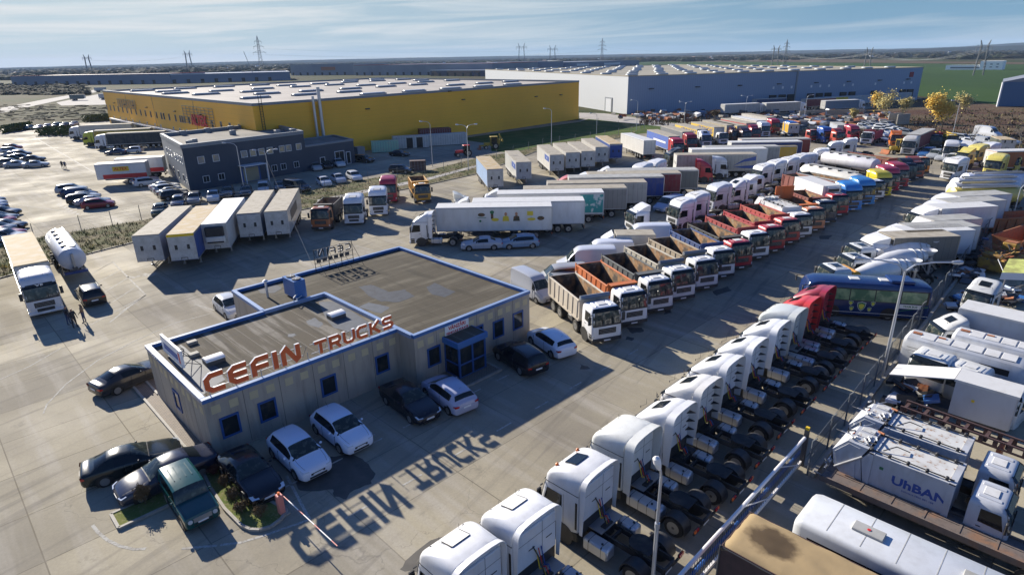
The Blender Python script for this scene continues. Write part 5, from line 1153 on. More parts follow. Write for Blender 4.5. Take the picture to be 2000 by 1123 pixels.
mat('membrane_tan', (.36, .335, .27), .75, spec=.08, noise=(.06, (.28, .26, .21), .4, .65, .8))
mat('roof_felt_far', (.26, .24, .21), .8, spec=.08, noise=(.25, (.18, .17, .15), .4, .65, .9))
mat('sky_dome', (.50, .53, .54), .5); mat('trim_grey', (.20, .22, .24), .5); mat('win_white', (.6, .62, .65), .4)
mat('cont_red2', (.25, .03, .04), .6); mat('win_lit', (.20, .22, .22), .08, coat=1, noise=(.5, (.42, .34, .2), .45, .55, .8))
def hall(name, C, au, lu, av, lv, h, wm, rm, label, cat='warehouse', coping_m='trim_grey', wm2=None, par=.5):
    """box hall from corner C; au/av directions of the two seen walls"""
    e = empty(name, (0, 0, 0)); tag(e, label, cat); u, _ = rot2(au); v, _ = rot2(av); A, B, D = C, C + u * lu, C + u * lu + v * lv; E = C + v * lv
    w = MB(); Q = [A, B, D, E]
    for i in range(4):
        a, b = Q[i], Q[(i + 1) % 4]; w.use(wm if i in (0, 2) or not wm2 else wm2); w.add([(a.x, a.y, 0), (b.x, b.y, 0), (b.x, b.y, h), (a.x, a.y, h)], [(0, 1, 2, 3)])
    obj('wall', w, e); r = MB().use(rm); zr = h - par; r.add([(q.x, q.y, zr) for q in Q], [(0, 1, 2, 3)]); ro = obj('roof', r, e)
    c = MB().use(coping_m)
    for i in range(4):
        a, b = Q[i], Q[(i + 1) % 4]; d = (b - a).normalized(); n_ = Vector((-d.y, d.x, 0)); cc = (sum(Q, Vector()) / 4 - a); n_ = n_ if n_.dot(cc) > 0 else -n_; zz = h + .05 + .004 * i
        pts = [a - n_ * .08, b - n_ * .08, b + n_ * .45, a + n_ * .45]; c.slab([(x.x, x.y) for x in pts], zr + .01, zz)
    obj('parapet', c, e); return e, ro, Q, u, v
# yellow hall
YC = at(492, 203, 12.5); YC.z = 0; YR = at(1131, 158, 12.5); YR.z = 0; YL = at(200, 177, 12.5); YL.z = 0
ya = math.degrees(math.atan2((YR - YC).y, (YR - YC).x)); yb = math.degrees(math.atan2((YL - YC).y, (YL - YC).x)); yl = (YR - YC).length; yw = (YL - YC).length
yh, yro, YQ, yu, yv = hall('yellow_warehouse', YC, ya, yl, yb, yw, 12.5, 'yellow_sheet', 'membrane', 'huge yellow warehouse with flat pale roof full of skylights', coping_m='trim_grey')
sk = MB().use('sky_dome'); sk.box(-3.4, 3.4, -.8, .8, .1, .5, .2); sk.use('trim_grey').box(-3.6, 3.6, -.9, .9, -.3, .3); skm = sk.mesh('skylight', 40)
for i in range(8):
    for j in range(7):
        if (i * 3 + j * 5) % 7 in (0, 3): continue
        obj('skylight', skm, yro, (YC + yu * (9 + i * (yl - 16) / 7.3 + (j % 2) * 3) + yv * (9 + j * (yw - 16) / 6.3)) + Vector((0, 0, 12.1)), ya)
MyL = face_M(YL, YC - YL, (0, 0, 1)); MyR = face_M(YC, YR - YC, (0, 0, 1))
def wx(M, px, py):   # wall coordinate under a pixel
    o = M.translation; x = M.col[0].xyz; zn = M.col[2].xyz; d = ray(px, py); c0 = Vector((0, 0, CAM_H)); t = (o - c0).dot(zn) / d.dot(zn); p = c0 + d * t - o; return p.dot(x), p.z
for i, px in enumerate([210, 217, 224, 232, 240, 248, 256, 265, 274, 283, 293, 304, 313, 318, 328, 340, 349, 353, 357, 366, 380, 395, 410, 427, 444, 462]):
    u, _ = wx(MyL, px, 215); py = 204 + (px - 210) * .163; _, z = wx(MyL, px, py); window(yh, MyL, u - .5, 6.3, 1.0, 1.7, .1, 'trim_grey', 'glass_win', .08, 0)
for px in (220, 232, 243, 255, 268, 282, 297, 308, 332, 344, 357, 370, 384, 400): u, _ = wx(MyL, px, 215); window(yh, MyL, u - .35, 4.1, .7, .7, .1, 'win_white', 'glass_win', .08, 0)
u0 = wx(MyL, 225, 240)[0]; u1 = wx(MyL, 352, 265)[0]; nd = 16
for i in range(nd):
    u = u0 + (u1 - u0) * i / (nd - 1); f = MB().use('letter_edge').box(u - 1.9, u + 1.9, 3.6, 4.0, .0, 1.0, M=MyL); f.use('trim_grey').box(u - 1.7, u - 1.4, .4, 3.6, 0, .7, M=MyL); f.box(u + 1.4, u + 1.7, .4, 3.6, 0, .7, M=MyL); o = obj('dock_shelter', f, yh); g = MB().use('front_wall').box(u - 1.3, u + 1.3, .9, 3.5, .02, .06, M=MyL); obj('dock_door', g, o)
f = MB().use('trim_grey').box(2.0, 4.2, 0, 3.4, .02, .1, M=MyL); obj('door', f, yh)
for px0, px1, nm, ty in ((231, 267, None, 0), (355, 415, 'ALTEX', 1)):
    a, b = wx(MyL, px0, 200)[0], wx(MyL, px1, 212)[0]; f = MB().use('membrane_tan'); zc0, zc1 = (8.0, 10.4) if ty == 0 else (6.6, 10.6)
    for i in range(7): z = zc0 + (zc1 - zc0) * i / 6; f.box(a, b, z - .05, z + .05, .2, .3, M=MyL)
    for i in range(9): x = a + (b - a) * i / 8; f.box(x - .05, x + .05, zc0, zc1, .12, .2, M=MyL)
    o = empty('lattice_sign', (0, 0, 0)); obj('frame', f, o); tag(o, 'red ALTEX letters on a wire frame of the yellow wall' if nm else 'empty wire sign frame high on the yellow wall', 'sign')
    if nm: text_obj(nm, 3.4, MyL @ Matrix.Translation(((a + b) / 2 + .6, 7.4, .35)), o, 'red_text', bold=.12, ext=.08)
for px in (617, 633):
    x = wx(MyR, px if px < 620 else 624, 230)[0]; x = wx(MyR, {617: 613, 633: 625}[px], 240)[0]; r_ = .28 if px == 617 else .36
    m = MB().use('tank_metal').cyl((YC + yu * x + Vector((0, 0, 3.8)) - Vector((-yu.y, yu.x, 0)) * .8), (YC + yu * x + Vector((0, 0, 13.2 if px == 617 else 15)) - Vector((-yu.y, yu.x, 0)) * .8), r_, n=14); obj('flue', m, yh)
m = MB().use('dark_plastic'); 
for x, z in ((28, 9.4), (60, 9.6), (92, 8.6), (105, 8.4), (55, 12.0)): m.box(x - .5, x + .5, z, z + .25, 0, .5, M=MyR)
for x in (12, 24, 33, 46, 70, 88): m.box(x - .4, x + .4, 8.8, 9.0, 0, .5, M=MyL)
m.use('trim_grey')
for x in (26, 52, 84): m.box(x - .05, x + .05, 0, 12.4, 0, .05, M=MyL)
obj('wall_lamp', m, yh)
lt = MB().use('dark_plastic')
for s in (-.3, .3): lt.box(1.6 + s - .04, 1.6 + s + .04, 2, 14, .3, .4, M=MyR)
for i in range(22): lt.box(1.3, 1.9, 2.3 + i * .5, 2.36 + i * .5, .3, .36, M=MyR)
obj('ladder', lt, yh)
# grey hall
GC = at(1224, 224); gr_ = at(1789, 193); ga = 17.0; gh = z_at(1224, 149, GC); gl = along(GC, ga, 1797, 165); gw = along(GC, 107.0, 948, 150)
gro, groof, GQ, gu, gv = hall('grey_warehouse', GC, ga, gl, 107.0, gw, gh, 'grey_sheet_shaded', 'membrane_tan', 'very long pale grey warehouse with rows of white roof domes', wm2='grey_sheet_light', coping_m='membrane_tan', par=.25)
sk = MB().use('sky_dome'); sk.box(-2.2, 2.2, -1.2, 1.2, 0, .65, .3); skm2 = sk.mesh('roof_dome', 40)
for i in range(11):
    for j in range(9): obj('roof_dome', skm2, groof, GC + gu * (7 + (gl - 14) * i / 10 + rnd.uniform(-1, 1)) + gv * (10 + min(gw, 230) * j / 9) + Vector((0, 0, gh - .25)), ga)
MG = face_M(GC, gu, (0, 0, 1)); MG2 = face_M(GC + gv * gw, -gv, (0, 0, 1))
for px in (1507, 1525, 1542, 1580, 1597, 1614, 1643, 1660, 1703, 1758, 1772):
    u = wx(MG, px, 200)[0]; f = MB().use('black').box(u - 1.5, u + 1.5, 1.0, 4.6, .02, .6, M=MG); o = obj('dock_shelter', f, gro); f = MB().use('win_white').box(u - .4, u + .4, 6.8, 7.7, .02, .1, M=MG); obj('dock_number', f, o)
f = MB().use('trim_grey'); u = wx(MG, 1553, 180)[0]; f.box(u - .35, u + .35, 0, gh, .02, .3, M=MG); obj('downpipe', f, gro)
f = MB().use('dark_plastic')
for px in (1272, 1362, 1444, 1520, 1592, 1655, 1715, 1770): u = wx(MG, px, 170)[0]; f.box(u - .8, u + .8, 8.5, 8.8, 0, .8, M=MG)
f.box(gw - 50, gw - 49, 8.8, 9.2, 0, .8, M=MG2); obj('wall_lamp', f, gro)
u = wx(MG2, 1189, 205)[0]; f = MB().use('trim_grey').box(u - 3.2, u + 3.0, 0, 5.2, .02, .2, M=MG2); o = obj('door', f, gro); f = MB().use('win_white').box(u - 2.2, u + 2.4, 0, 4.7, .2, .26, M=MG2); obj('door_leaf', f, o)
u = wx(MG, 1792, 148)[0]; f = MB().use('cont_red2').box(u - 4.4, u - 2.4, gh - 3.8, gh - 1.8, .02, .2, M=MG); obj('wall_badge', f, gro)
# navy office
NC = at(372, 375); nh = 7.75; na = 51.7; nl = 23.2; nb = 125.7; nw = 22.6
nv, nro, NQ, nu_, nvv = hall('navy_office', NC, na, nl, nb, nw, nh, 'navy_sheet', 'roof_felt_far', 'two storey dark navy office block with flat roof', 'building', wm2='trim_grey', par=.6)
MN = face_M(NC, nu_, (0, 0, 1)); MN2 = face_M(NC + nvv * nw, -nvv, (0, 0, 1))
for x in (2.2, 4.8, 10.0, 11.7, 13.4, 15.1, 17.6, 19.0, 21.2): window(nv, MN, x, 4.35, 1.2, 1.2, .07, 'win_white', 'win_lit', .06, 0)
for x in (2.5, 5.2, 15.5, 17.4, 20.2): window(nv, MN, x, 1.1, 1.15, 1.15, .07, 'win_white', 'glass_win', .06, 1)
for x in (4, 6.5, 9, 13, 15.5, 18, 20): window(nv, MN2, x, 4.4, 1.2, 1.2, .1, 'win_white', 'win_lit', .06, 0)
for x in (3, 8, 13, 18): window(nv, MN2, x, 1.1, 1.2, 1.3, .1, 'trim_grey', 'glass_win', .06, 0)
f = MB().use('win_white')
for x in (9.2, 13.4): f.box(x - .06, x + .06, 0, 3.1, 1.9, 2.05, M=MN)
f.box(9.1, 13.5, 3.0, 3.15, 0, 2.05, M=MN); f.use('blue_frame').box(9.5, 13.1, 0, 2.6, .02, .08, M=MN); o = obj('porch', f, nv); g = MB().use('win_lit').box(9.8, 12.8, .1, 2.5, .08, .1, M=MN); obj('pane', g, o)
for i, (x, y) in enumerate(((4, 21), (9, 21.5), (14, 21.3), (19, 4), (22, 3), (2, 3), (3, 4.4), (12, 12))): obj('roof_unit', MB().use('trim_grey').box(-.5, .5, -.4, .4, nh - .6, nh + .3, .05), nv, NC + nu_ * x + nvv * y, na)
an, _, _, _, _ = hall('navy_annex', NC + nu_ * nl + nvv * 0.0, na, 11.6, nb, 11, 4.9, 'navy_sheet', 'roof_felt_far', 'single storey dark navy annex with pale double window', 'building', par=.3)
window(an, MN, nl + 3.0, 1.0, 1.2, 1.3, .1, 'win_white', 'glass_win', .06, 0); window(an, MN, nl + 6.6, .6, 2.4, 2.4, .12, 'win_white', 'glass_win', .06, 1); window(an, MN, nl + 9.4, .1, 1.1, 2.5, .12, 'win_white', 'glass_win', .06, 0, name='door')
# far halls
mat('hall_blue', (.13, .17, .24), .6, noise=(.02, (.16, .2, .27), .45, .55, 1)); mat('hall_grey', (.24, .26, .29), .6, noise=(.02, (.2, .22, .26), .45, .55, 1)); mat('hall_white', (.62, .63, .64), .6); mat('hall_brown', (.16, .10, .07), .7, noise=(.05, (.05, .055, .10), .48, .52, 1)); mat('red_trim', (.30, .06, .05), .6)
for (a, b, top, dep, wm_, rm_, cm, lab) in (((25, 168), (334, 164), 146.5, 60, 'hall_blue', 'hall_grey', 'red_trim', 'long low blue grey warehouse at the far left edge of the plain'), ((332, 164), (568, 157), 143, 80, 'hall_blue', 'hall_white', 'hall_white', 'distant warehouse with bright roof behind the tall pylon'),
    ((569, 148), (692, 147), 126, 90, 'hall_grey', 'hall_grey', 'trim_grey', 'far grey warehouse with an orange name panel'), ((693, 148), (962, 147), 126, 120, 'hall_grey', 'hall_blue', 'red_trim', 'far grey warehouse with thin red roof edge'), ((841, 149), (948, 150), 137.5, 50, 'hall_brown', 'hall_grey', 'hall_white', 'far brown and navy shed beside the grey warehouse roof'),
    ((966, 142), (1100, 139), 121, 130, 'hall_blue', 'hall_grey', 'hall_grey', 'dark blue far warehouse behind the pair of portal pylons'), ((1102, 137), (1248, 131), 120, 130, 'hall_blue', 'hall_grey', 'hall_grey', 'dark blue far warehouse with pale name panels by the green field')):
    A, B = at(*a), at(*b); h = z_at((a[0] + b[0]) / 2, top, (A + B) / 2); d = B - A; an_ = math.degrees(math.atan2(d.y, d.x))
    e, ro, Q, _, _ = hall('distant_warehouse', A, an_, d.length, an_ + 90, dep, max(6, h), wm_, rm_, lab, coping_m=cm); tag(e, group='far warehouses on the plain')
    M = face_M(A, d, (0, 0, 1)); n_ = int(d.length / 14)
    for i in range(n_): obj('dock_door', MB().use('black').box(3 + i * 14, 6.5 + i * 14, 0, 4, .05, .2, M=M), e)
    if 'name panel' in lab:
        f = MB().use('rust' if 'orange' in lab else 'hall_white'); q = d.length * .5; f.box(q, q + d.length * .22, h * .45, h * .75, .05, .3, M=M)
        if 'pale' in lab: f.box(q * .3, q * .3 + d.length * .15, h * .45, h * .75, .05, .3, M=M)
        obj('name_panel', f, e)
mat('farm_white', (.95, .93, .9), .6); A, B = at(1846, 137), at(1912, 137); d = B - A; h = z_at(1880, 128, (A + B) / 2); e, ro, Q, _, _ = hall('white_farm_building', A, math.degrees(math.atan2(d.y, d.x)), d.length, math.degrees(math.atan2(d.y, d.x)) + 80, 14, h, 'farm_white', 'farm_white', 'long white building with a taller end block in the green field', 'building', coping_m='hall_white', par=.2)
M = face_M(A, d, (0, 0, 1)); f = MB().use('trim_grey')
for i in range(9): f.box(4 + i * d.length / 9.5, 7 + i * d.length / 9.5, h * .3, h * .62, .05, .1, M=M)
obj('window', f, e); t = MB().use('farm_white').box(d.length + .02, d.length + 18, 0, z_at(1915, 120, B), -16, .5, M=M); t.use('trim_grey')
for i in range(3):
    for j in range(2): t.box(d.length + 3 + i * 5, d.length + 5 + i * 5, h * .5 + j * h * .6, h * .7 + j * h * .6, .5, .6, M=M)
obj('end_block', t, e)
# blue open shed at the right edge
A = at(1946, 209); SH = z_at(1958, 161, A); sh = empty('blue_shed', (0, 0, 0)); tag(sh, 'tall blue metal shed with open front at the right edge of the plain', 'shed')
mat('shed_blue', (.06, .13, .25), .5, extra=stripes(0, .5, .1, (.07, .15, .27), .6))
B = A + Vector((30, -3, 0)); dv = A.normalized() * 30; D = B + dv; E_ = A + dv
m = MB().use('shed_blue')
for a, b in ((A, E_), (E_, D)): m.add([(a.x, a.y, 0), (b.x, b.y, 0), (b.x, b.y, SH), (a.x, a.y, SH)], [(0, 1, 2, 3)])
a, b = A, A.lerp(B, .42); m.add([(a.x, a.y, 0), (b.x, b.y, 0), (b.x, b.y, SH), (a.x, a.y, SH)], [(0, 1, 2, 3)]); obj('wall', m, sh)
m = MB().use('hall_grey'); r1 = A.lerp(B, .5); r2 = E_.lerp(D, .5); m.add([(A.x, A.y, SH + .05), (r1.x, r1.y, SH + 3), (r2.x, r2.y, SH + 3), (E_.x, E_.y, SH + .05), (B.x, B.y, SH + .05), (D.x, D.y, SH + .05)], [(0, 1, 2, 3), (1, 4, 5, 2)]); m.add([(A.x, A.y, SH + .04), (B.x, B.y, SH + .04), (r1.x, r1.y, SH + 2.98)], [(0, 1, 2)]); obj('roof', m, sh)
m = MB().use('win_white')
for q in (A, A.lerp(B, .42), A.lerp(B, .7), B): m.box(q.x - .25, q.x + .25, q.y - .5, q.y - .05, 0, SH)
obj('column', m, sh)

# ================================================================== the vehicles where they stand
WHT = (.70, .71, .73); WH2 = (.62, .63, .62); SIL = (.36, .38, .41); BLK = (.012, .013, .016); RED = (.38, .018, .03); DRED = (.16, .02, .03); BLU = (.03, .12, .36); ORG = (.55, .14, .02); YEL = (.62, .44, .03); LYEL = (.68, .58, .14)
GRY = (.20, .21, .23); NAV = (.02, .035, .09); TAN = (.42, .34, .25); SKY = (.10, .28, .55)
T_man = make_tractor('tractor_unit', 'high', 'white', deck=True, tanks='box')
T_beac = make_tractor('tractor_unit', 'high', 'dark', beacons=True, tanks='box')
T_daf = make_tractor('tractor_unit', 'high', None, tanks='long')
T_sca = make_tractor('tractor_unit', 'high2', 'dark', deck=False, tanks='air')
T_low = make_tractor('tractor_unit', 'mid', 'white', deck=False)
T_lown = make_tractor('tractor_unit', 'low', 'white', deck=False, fair=False)
TT = dict(man=T_man, beac=T_beac, daf=T_daf, sca=T_sca, low=T_low, lown=T_lown)
Gt = 'tractor units lined up with their chassis towards the fence'
# front row: left rear lower corner of the cab fairing as anchor
p2 = spot(-2.66, -1.25, 1.0, 1100, 1087, 135); dd = at(826, 1100, 3.6) - at(950.5, 1023, 3.6)
T_man.spawn(p2 + dd, 135, 'white tractor unit cut by the bottom picture edge, first of the front row', 'truck', Gt, dict(cab=WHT))
T_man.spawn(p2, 135, 'white tractor unit, second in its row, pale roof hatch and silver back wall', 'truck', Gt, dict(cab=WHT))
for L_, px, py, lab, kd, cl in ((1, 1142, 1053, 'white tractor unit with two orange beacons on its roof', 'beac', WHT), (1, 1227, 968, 'smooth white tractor unit without roof hatch, behind the curved lamp head', 'daf', (.66, .67, .64)),
    (1, 1303.6, 912.4, 'white tractor unit with dark hatch, first after the smooth hatchless cab', 'sca', WHT), (1, 1358, 854, 'white tractor unit with dark hatch and cream side fairing, sixth in the row', 'sca', (.68, .67, .65)),
    (1, 1406.5, 804, 'white tractor unit with hollow dark roof deflector opening, seventh in the row', 'beac2', WHT), (1, 1456, 762, 'white tractor unit with dark hatch, two places before the grey white square cab', 'man2', WHT),
    (1, 1503, 722, 'white tractor unit with dark hatch next to the grey white square cab', 'sca', WHT), (1, 1538, 692, 'grey white square tractor unit parked beside the two red ones', 'daf', (.60, .63, .62)),
    (1, 1567, 666, 'bright red tractor unit, nearer one of the red pair', 'sca', (.62, .05, .05)), (1, 1598, 641, 'dark red tractor unit in front of the blue coach, farther one of the red pair', 'sca', (.30, .022, .045))):
    pr = TT.get(kd) or T_sca
    pr.spawn(spot(-2.66, 1.25, 1.0, px, py, 135), 135, lab, 'truck', Gt, dict(cab=cl), skip=('beacon',) if kd == 'beac2' else ())
# tippers: right lower corner of the bumper as seen (their own right side)
TP4 = make_tipper('tipper_truck'); TPn = make_tipper('tipper_truck', visor=None); TPg = make_tipper('tipper_truck', visor='guard'); TP3 = make_tipper('tipper_truck', axles=3, L=7.4, visor='guard')
MTR = Proto  # noqa
GTp = 'tippers and trucks in the long slanted row'
def tp(P, px, py, h, lab, cab, tub, vis=(.12, .16, .22), cat='tipper truck'): return P.spawn(spot(.06, -1.23, .38, px, py, h), h, lab, cat, GTp, dict(cab=cab, tub=tub, visor=vis))
tp(TP4, 1157, 671, -71, 'white cab tipper with cream ribbed body and grey tarpaulin roll, nearest of its row', WHT, (.50, .44, .36), (.15, .19, .25))
tp(TPg, 1212, 637, -71, 'white cab tipper with orange body and purple strip over the windscreen', WHT, (.50, .13, .03))
tp(TPg, 1265, 611, -71, 'white cab tipper with dark grey rock guard and wide silver grille', WHT, (.10, .11, .115))
tp(TP4, 1311, 588, -71, 'white cab tipper with cream ribbed body and small red roof light', WHT, (.50, .46, .38), (.14, .17, .22))
tp(TP4, 1357.5, 566.6, -72, 'white cab tipper with tan inner body, just before the blue bodied one', WHT, (.40, .33, .24), (.2, .22, .25))
tp(TPn, 1391, 544, -75, 'white cab tipper with dark blue body', WHT, (.02, .06, .20))
tp(TPg, 1427, 526.6, -75, 'red cab tipper with black body rim beside the blue bodied tipper', RED, (.05, .05, .05))
tp(TPn, 1462, 507, -75, 'white cab tipper with red body between two red cabs', WHT, (.36, .05, .05))
tp(TPn, 1493.7, 493, -77, 'red cab tipper with bright red ribbed body', RED, (.40, .03, .045))
tp(TPn, 1524, 476.5, -78, 'red cab tipper with red body and yellow bumper strip', (.42, .05, .04), (.42, .06, .05))
GB = make_garbage('refuse_truck')
GB.spawn(spot(.06, -1.23, .38, 1548, 465, -80), -80, 'white refuse truck in the tipper row with broad white grille', 'refuse truck', GTp, dict(cab=WHT, body=WHT))
_q = tp(TP3, 1573.6, 452, -82, 'orange cab tipper with raised orange tailboard', (.50, .20, .10), (.50, .12, .02)); _t = obj('tailboard', MB().use('paint_dull').box(-7.3, -7.2, -1.25, 1.25, 2.7, 4.3).box(-7.36, -7.16, -.08, .08, 2.7, 4.3), _q); _t.color = (.62, .14, .03, 1)
tp(TP3, 1597.6, 436, -83, 'dark blue cab tipper beside the red box truck', (.03, .045, .08), (.20, .05, .04))
BXR = make_boxtruck('box_truck', 'low', 6.9, 3.75, deflect=False, roofm='roof_white', reefer=True); BXR.spawn(spot(.06, -1.23, .38, 1622, 421.5, -84), -84, 'box truck with red cab and tall white refrigerated box', 'box truck', GTp, dict(cab=RED, body=(.80, .80, .76)))
def trac(kd, px, py, h, lab, cl, grp=GTp, lx=.06, ly=-1.23, lz=.38, **k): return TT[kd].spawn(spot(lx, ly, lz, px, py, h), h, lab, 'truck', grp, dict(cab=cl), **k)
trac('daf', 1649, 411, -85, 'bright blue tractor unit beside the red box truck', (.03, .20, .55)); trac('daf', 1675.4, 400, -85, 'bright blue tractor unit with orange plate under its bumper', (.04, .22, .52))
trac('lown', 1695, 390.5, -85, 'white low cab truck squeezed between blue and yellow cabs', WHT); trac('daf', 1710, 383, -85, 'yellow high roof tractor unit in the slanted row', (.62, .50, .02))
trac('daf', 1725.6, 373, -86, 'red tractor unit with white name strip over its windscreen', (.36, .02, .05)); trac('daf', 1744.6, 365, -86, 'red tractor unit, farther of the two red high cabs by the tankers', (.38, .03, .04))
trac('low', 1761.5, 353, -86, 'black tractor unit with dark spoiler between red and orange cabs', BLK); trac('low', 1776.7, 349, -87, 'orange red tractor unit near the far end of the slanted row', (.42, .10, .05)); trac('lown', 1788, 339, -87, 'small orange cab truck closing the far end of the slanted row', (.55, .20, .03))
# trailers / tankers behind those cabs
TK = make_tanker('tank_trailer', 10.5); TKf = make_tanker('tank_trailer', 11.0, front_gear=True)
def roofspot(P, px, py, z, h, lab, cat, grp, cols, lx=0.0, ly=0.0, **k): return P.spawn(spot(lx, ly, z, px, py, h), h, lab, cat, grp, cols, **k)
Gk = 'tank trailers of the slanted row'
roofspot(TK, 1678, 340, 3.45, -70, 'cream white tank trailer behind the yellow cab', 'tank trailer', Gk, dict(body=(.62, .60, .54)), -.2)
roofspot(TK, 1712, 311, 3.45, -68, 'white tank trailer with faint letters and a yellow swirl', 'tank trailer', Gk, dict(body=(.70, .69, .72)), -.2)
L13 = {}
def TR(L=13.6, kind='curtain', roofm='roof_dirty', reefer=False, H=4.0):
    k = (L, kind, roofm, reefer, H)
    if k not in L13: L13[k] = make_trailer('semi_trailer', L, kind, H, roofm=roofm, reefer=reefer)
    return L13[k]
TPT = Proto('tipping_trailer'); tipper_body(TPT, 0, -9.5, zf=1.35, zt=3.0, ribs=10, visor=None); chassis_rails(TPT, -.5, -9.3, .9, 1.25)
for x in (-5.6, -6.9, -8.2): wheels(TPT, x, 1.0, .5, .38)
Gtt = 'long tipping trailers of the slanted row'
roofspot(TPT, 1675, 357, 3.0, -68, 'long grey aluminium tipping trailer behind the blue cabs', 'tipping trailer', Gtt, dict(tub=(.40, .42, .42)))
roofspot(TPT, 1640, 362, 3.0, -72, 'long tipping trailer under a red brown cover', 'tipping trailer', Gtt, dict(tub=(.26, .08, .06)))
roofspot(TPT, 1745, 309, 3.2, -66, 'long red and grey trailer near the far end of the row', 'tipping trailer', Gtt, dict(tub=(.34, .10, .08)))

# middle block of long trailers lying across the yard, roof rear edge as anchor
Gm = 'trailers parked side by side in the middle of the yard'
def mid(px, py, lab, kind, col, roofm='roof_dirty', h=179.0, L=13.6):
    P = TR(L, kind, roofm); return P.spawn(spot(-L, 1.27, 4.0, px, py, h), h, lab, 'trailer', Gm, dict(body=col))
n1 = mid(1078, 403, 'white refrigerated trailer with fruit pictures and people printed on its side', 'plain', (.66, .66, .64), 'roof_white')
n2 = mid(1142, 392, 'plain white trailer, next behind the one with fruit pictures', 'plain', (.66, .67, .68), 'roof_white')
n3 = mid(1180, 376, 'white trailer with a turquoise picture on its rear side', 'plain', (.62, .62, .61), 'roof_white')
mid(1225, 367, 'long grey curtain trailer beside the turquoise picture trailer', 'curtain', (.30, .28, .25)); mid(1264, 356, 'pale grey curtain trailer with grey stained roof', 'curtain', (.42, .40, .36))
mid(1298, 345, 'blue curtain trailer in the middle block', 'curtain', (.02, .055, .26), 'roof_grey'); mid(1331, 338, 'dark red curtain trailer in the middle block', 'curtain', (.20, .02, .03)); mid(1365, 332, 'grey green curtain trailer, last of the middle block', 'curtain', (.17, .17, .15), 'roof_grey', 178)
# their tractor units
Gc = 'tractor units in front of the middle trailers'
def cabat(kd, px, py, lz, lx, ly, h, lab, cl, grp=Gc, **k): return TT[kd].spawn(spot(lx, ly, lz, px, py, h), h, lab, 'truck', grp, dict(cab=cl), **k)
cabat('sca', 800, 476, .38, .06, 1.2, 178, 'white tractor unit with sloping roof, coupled to the fruit picture trailer', WHT)
for i, (px, py, cl, t) in enumerate(((890, 398, WHT, 'white high cab peeking out left of the plain white trailer'), (950, 381, WHT, 'white high cab peeking out left of the turquoise picture trailer'), (1125, 347, WHT, 'white spoiler roofed cab left of the blue curtain trailer'), (1170, 335, WHT, 'white spoiler roofed cab left of the dark red trailer'), (1090, 353, (.5, .12, .1), 'red roofed cab left of the stained roof trailer'))):
    cabat('low', px, py, 3.0, -.6, 0, 178, t, cl)
T_low.spawn(spot(-2.2, 1.05, 3.6, 884, 374, 10), 10, 'white tractor unit turned away from the others with yellowed corner strips', 'truck', None, dict(cab=(.62, .62, .58)))
cabat('daf', 1252, 322, 3.6, -1.2, 0, 215, 'white cab seen from above in the gap behind the grey green trailer', WHT); cabat('daf', 1279, 315, 3.6, -1.2, 0, 215, 'second white cab in the gap behind the grey green trailer', WHT)
cabat('sca', 1303, 328, .38, .06, 1.2, 190, 'dark green black tractor unit coupled to the trailer with blue swoosh', (.03, .035, .035))
# crossing rows farther back
Gf = 'trailers of the back rows'
def back(px, py, lab, kind, col, h=179, L=13.6, roofm='roof_dirty', z=4.0, P=None): P = P or TR(L, kind, roofm); return P.spawn(spot(-L, 1.27, z, px, py, h), h, lab, 'trailer', Gf, dict(body=col))
sw = back(1479, 301, 'grey trailer with a big blue swoosh on its side', 'curtain', (.40, .39, .35), 178)
back(1500, 290.5, 'plain white box trailer directly behind the blue swoosh trailer', 'plain', (.60, .62, .63), 178, roofm='roof_white'); back(1524, 286, 'grey curtain trailer with long grey roof beside the yellow box', 'curtain', (.38, .38, .36), 178, roofm='roof_grey')
back(1568, 276.5, 'white roofed trailer with dark blue curtain', 'curtain', (.03, .05, .18), 178, roofm='roof_white'); back(1584, 271, 'trailer with brick red rear and grey roof', 'curtain', (.32, .05, .03), 178, roofm='roof_grey')
P_yb = TR(6.0, 'plain', 'roof_tan', H=3.4); P_yb.spawn(spot(-6, 1.27, 3.4, 1558, 285, 178), 178, 'short orange yellow box body beside the grey curtain trailer', 'trailer', Gf, dict(body=(.60, .36, .03)))
cabat('daf', 1422, 347, .38, .06, -1.2, -12, 'white and blue tractor unit facing right in front of the swoosh trailer', (.62, .64, .66), None); cabat('sca', 1392, 354, .38, .06, -1.2, -12, 'red tractor unit facing right beside the white and blue one', (.42, .02, .035), None)
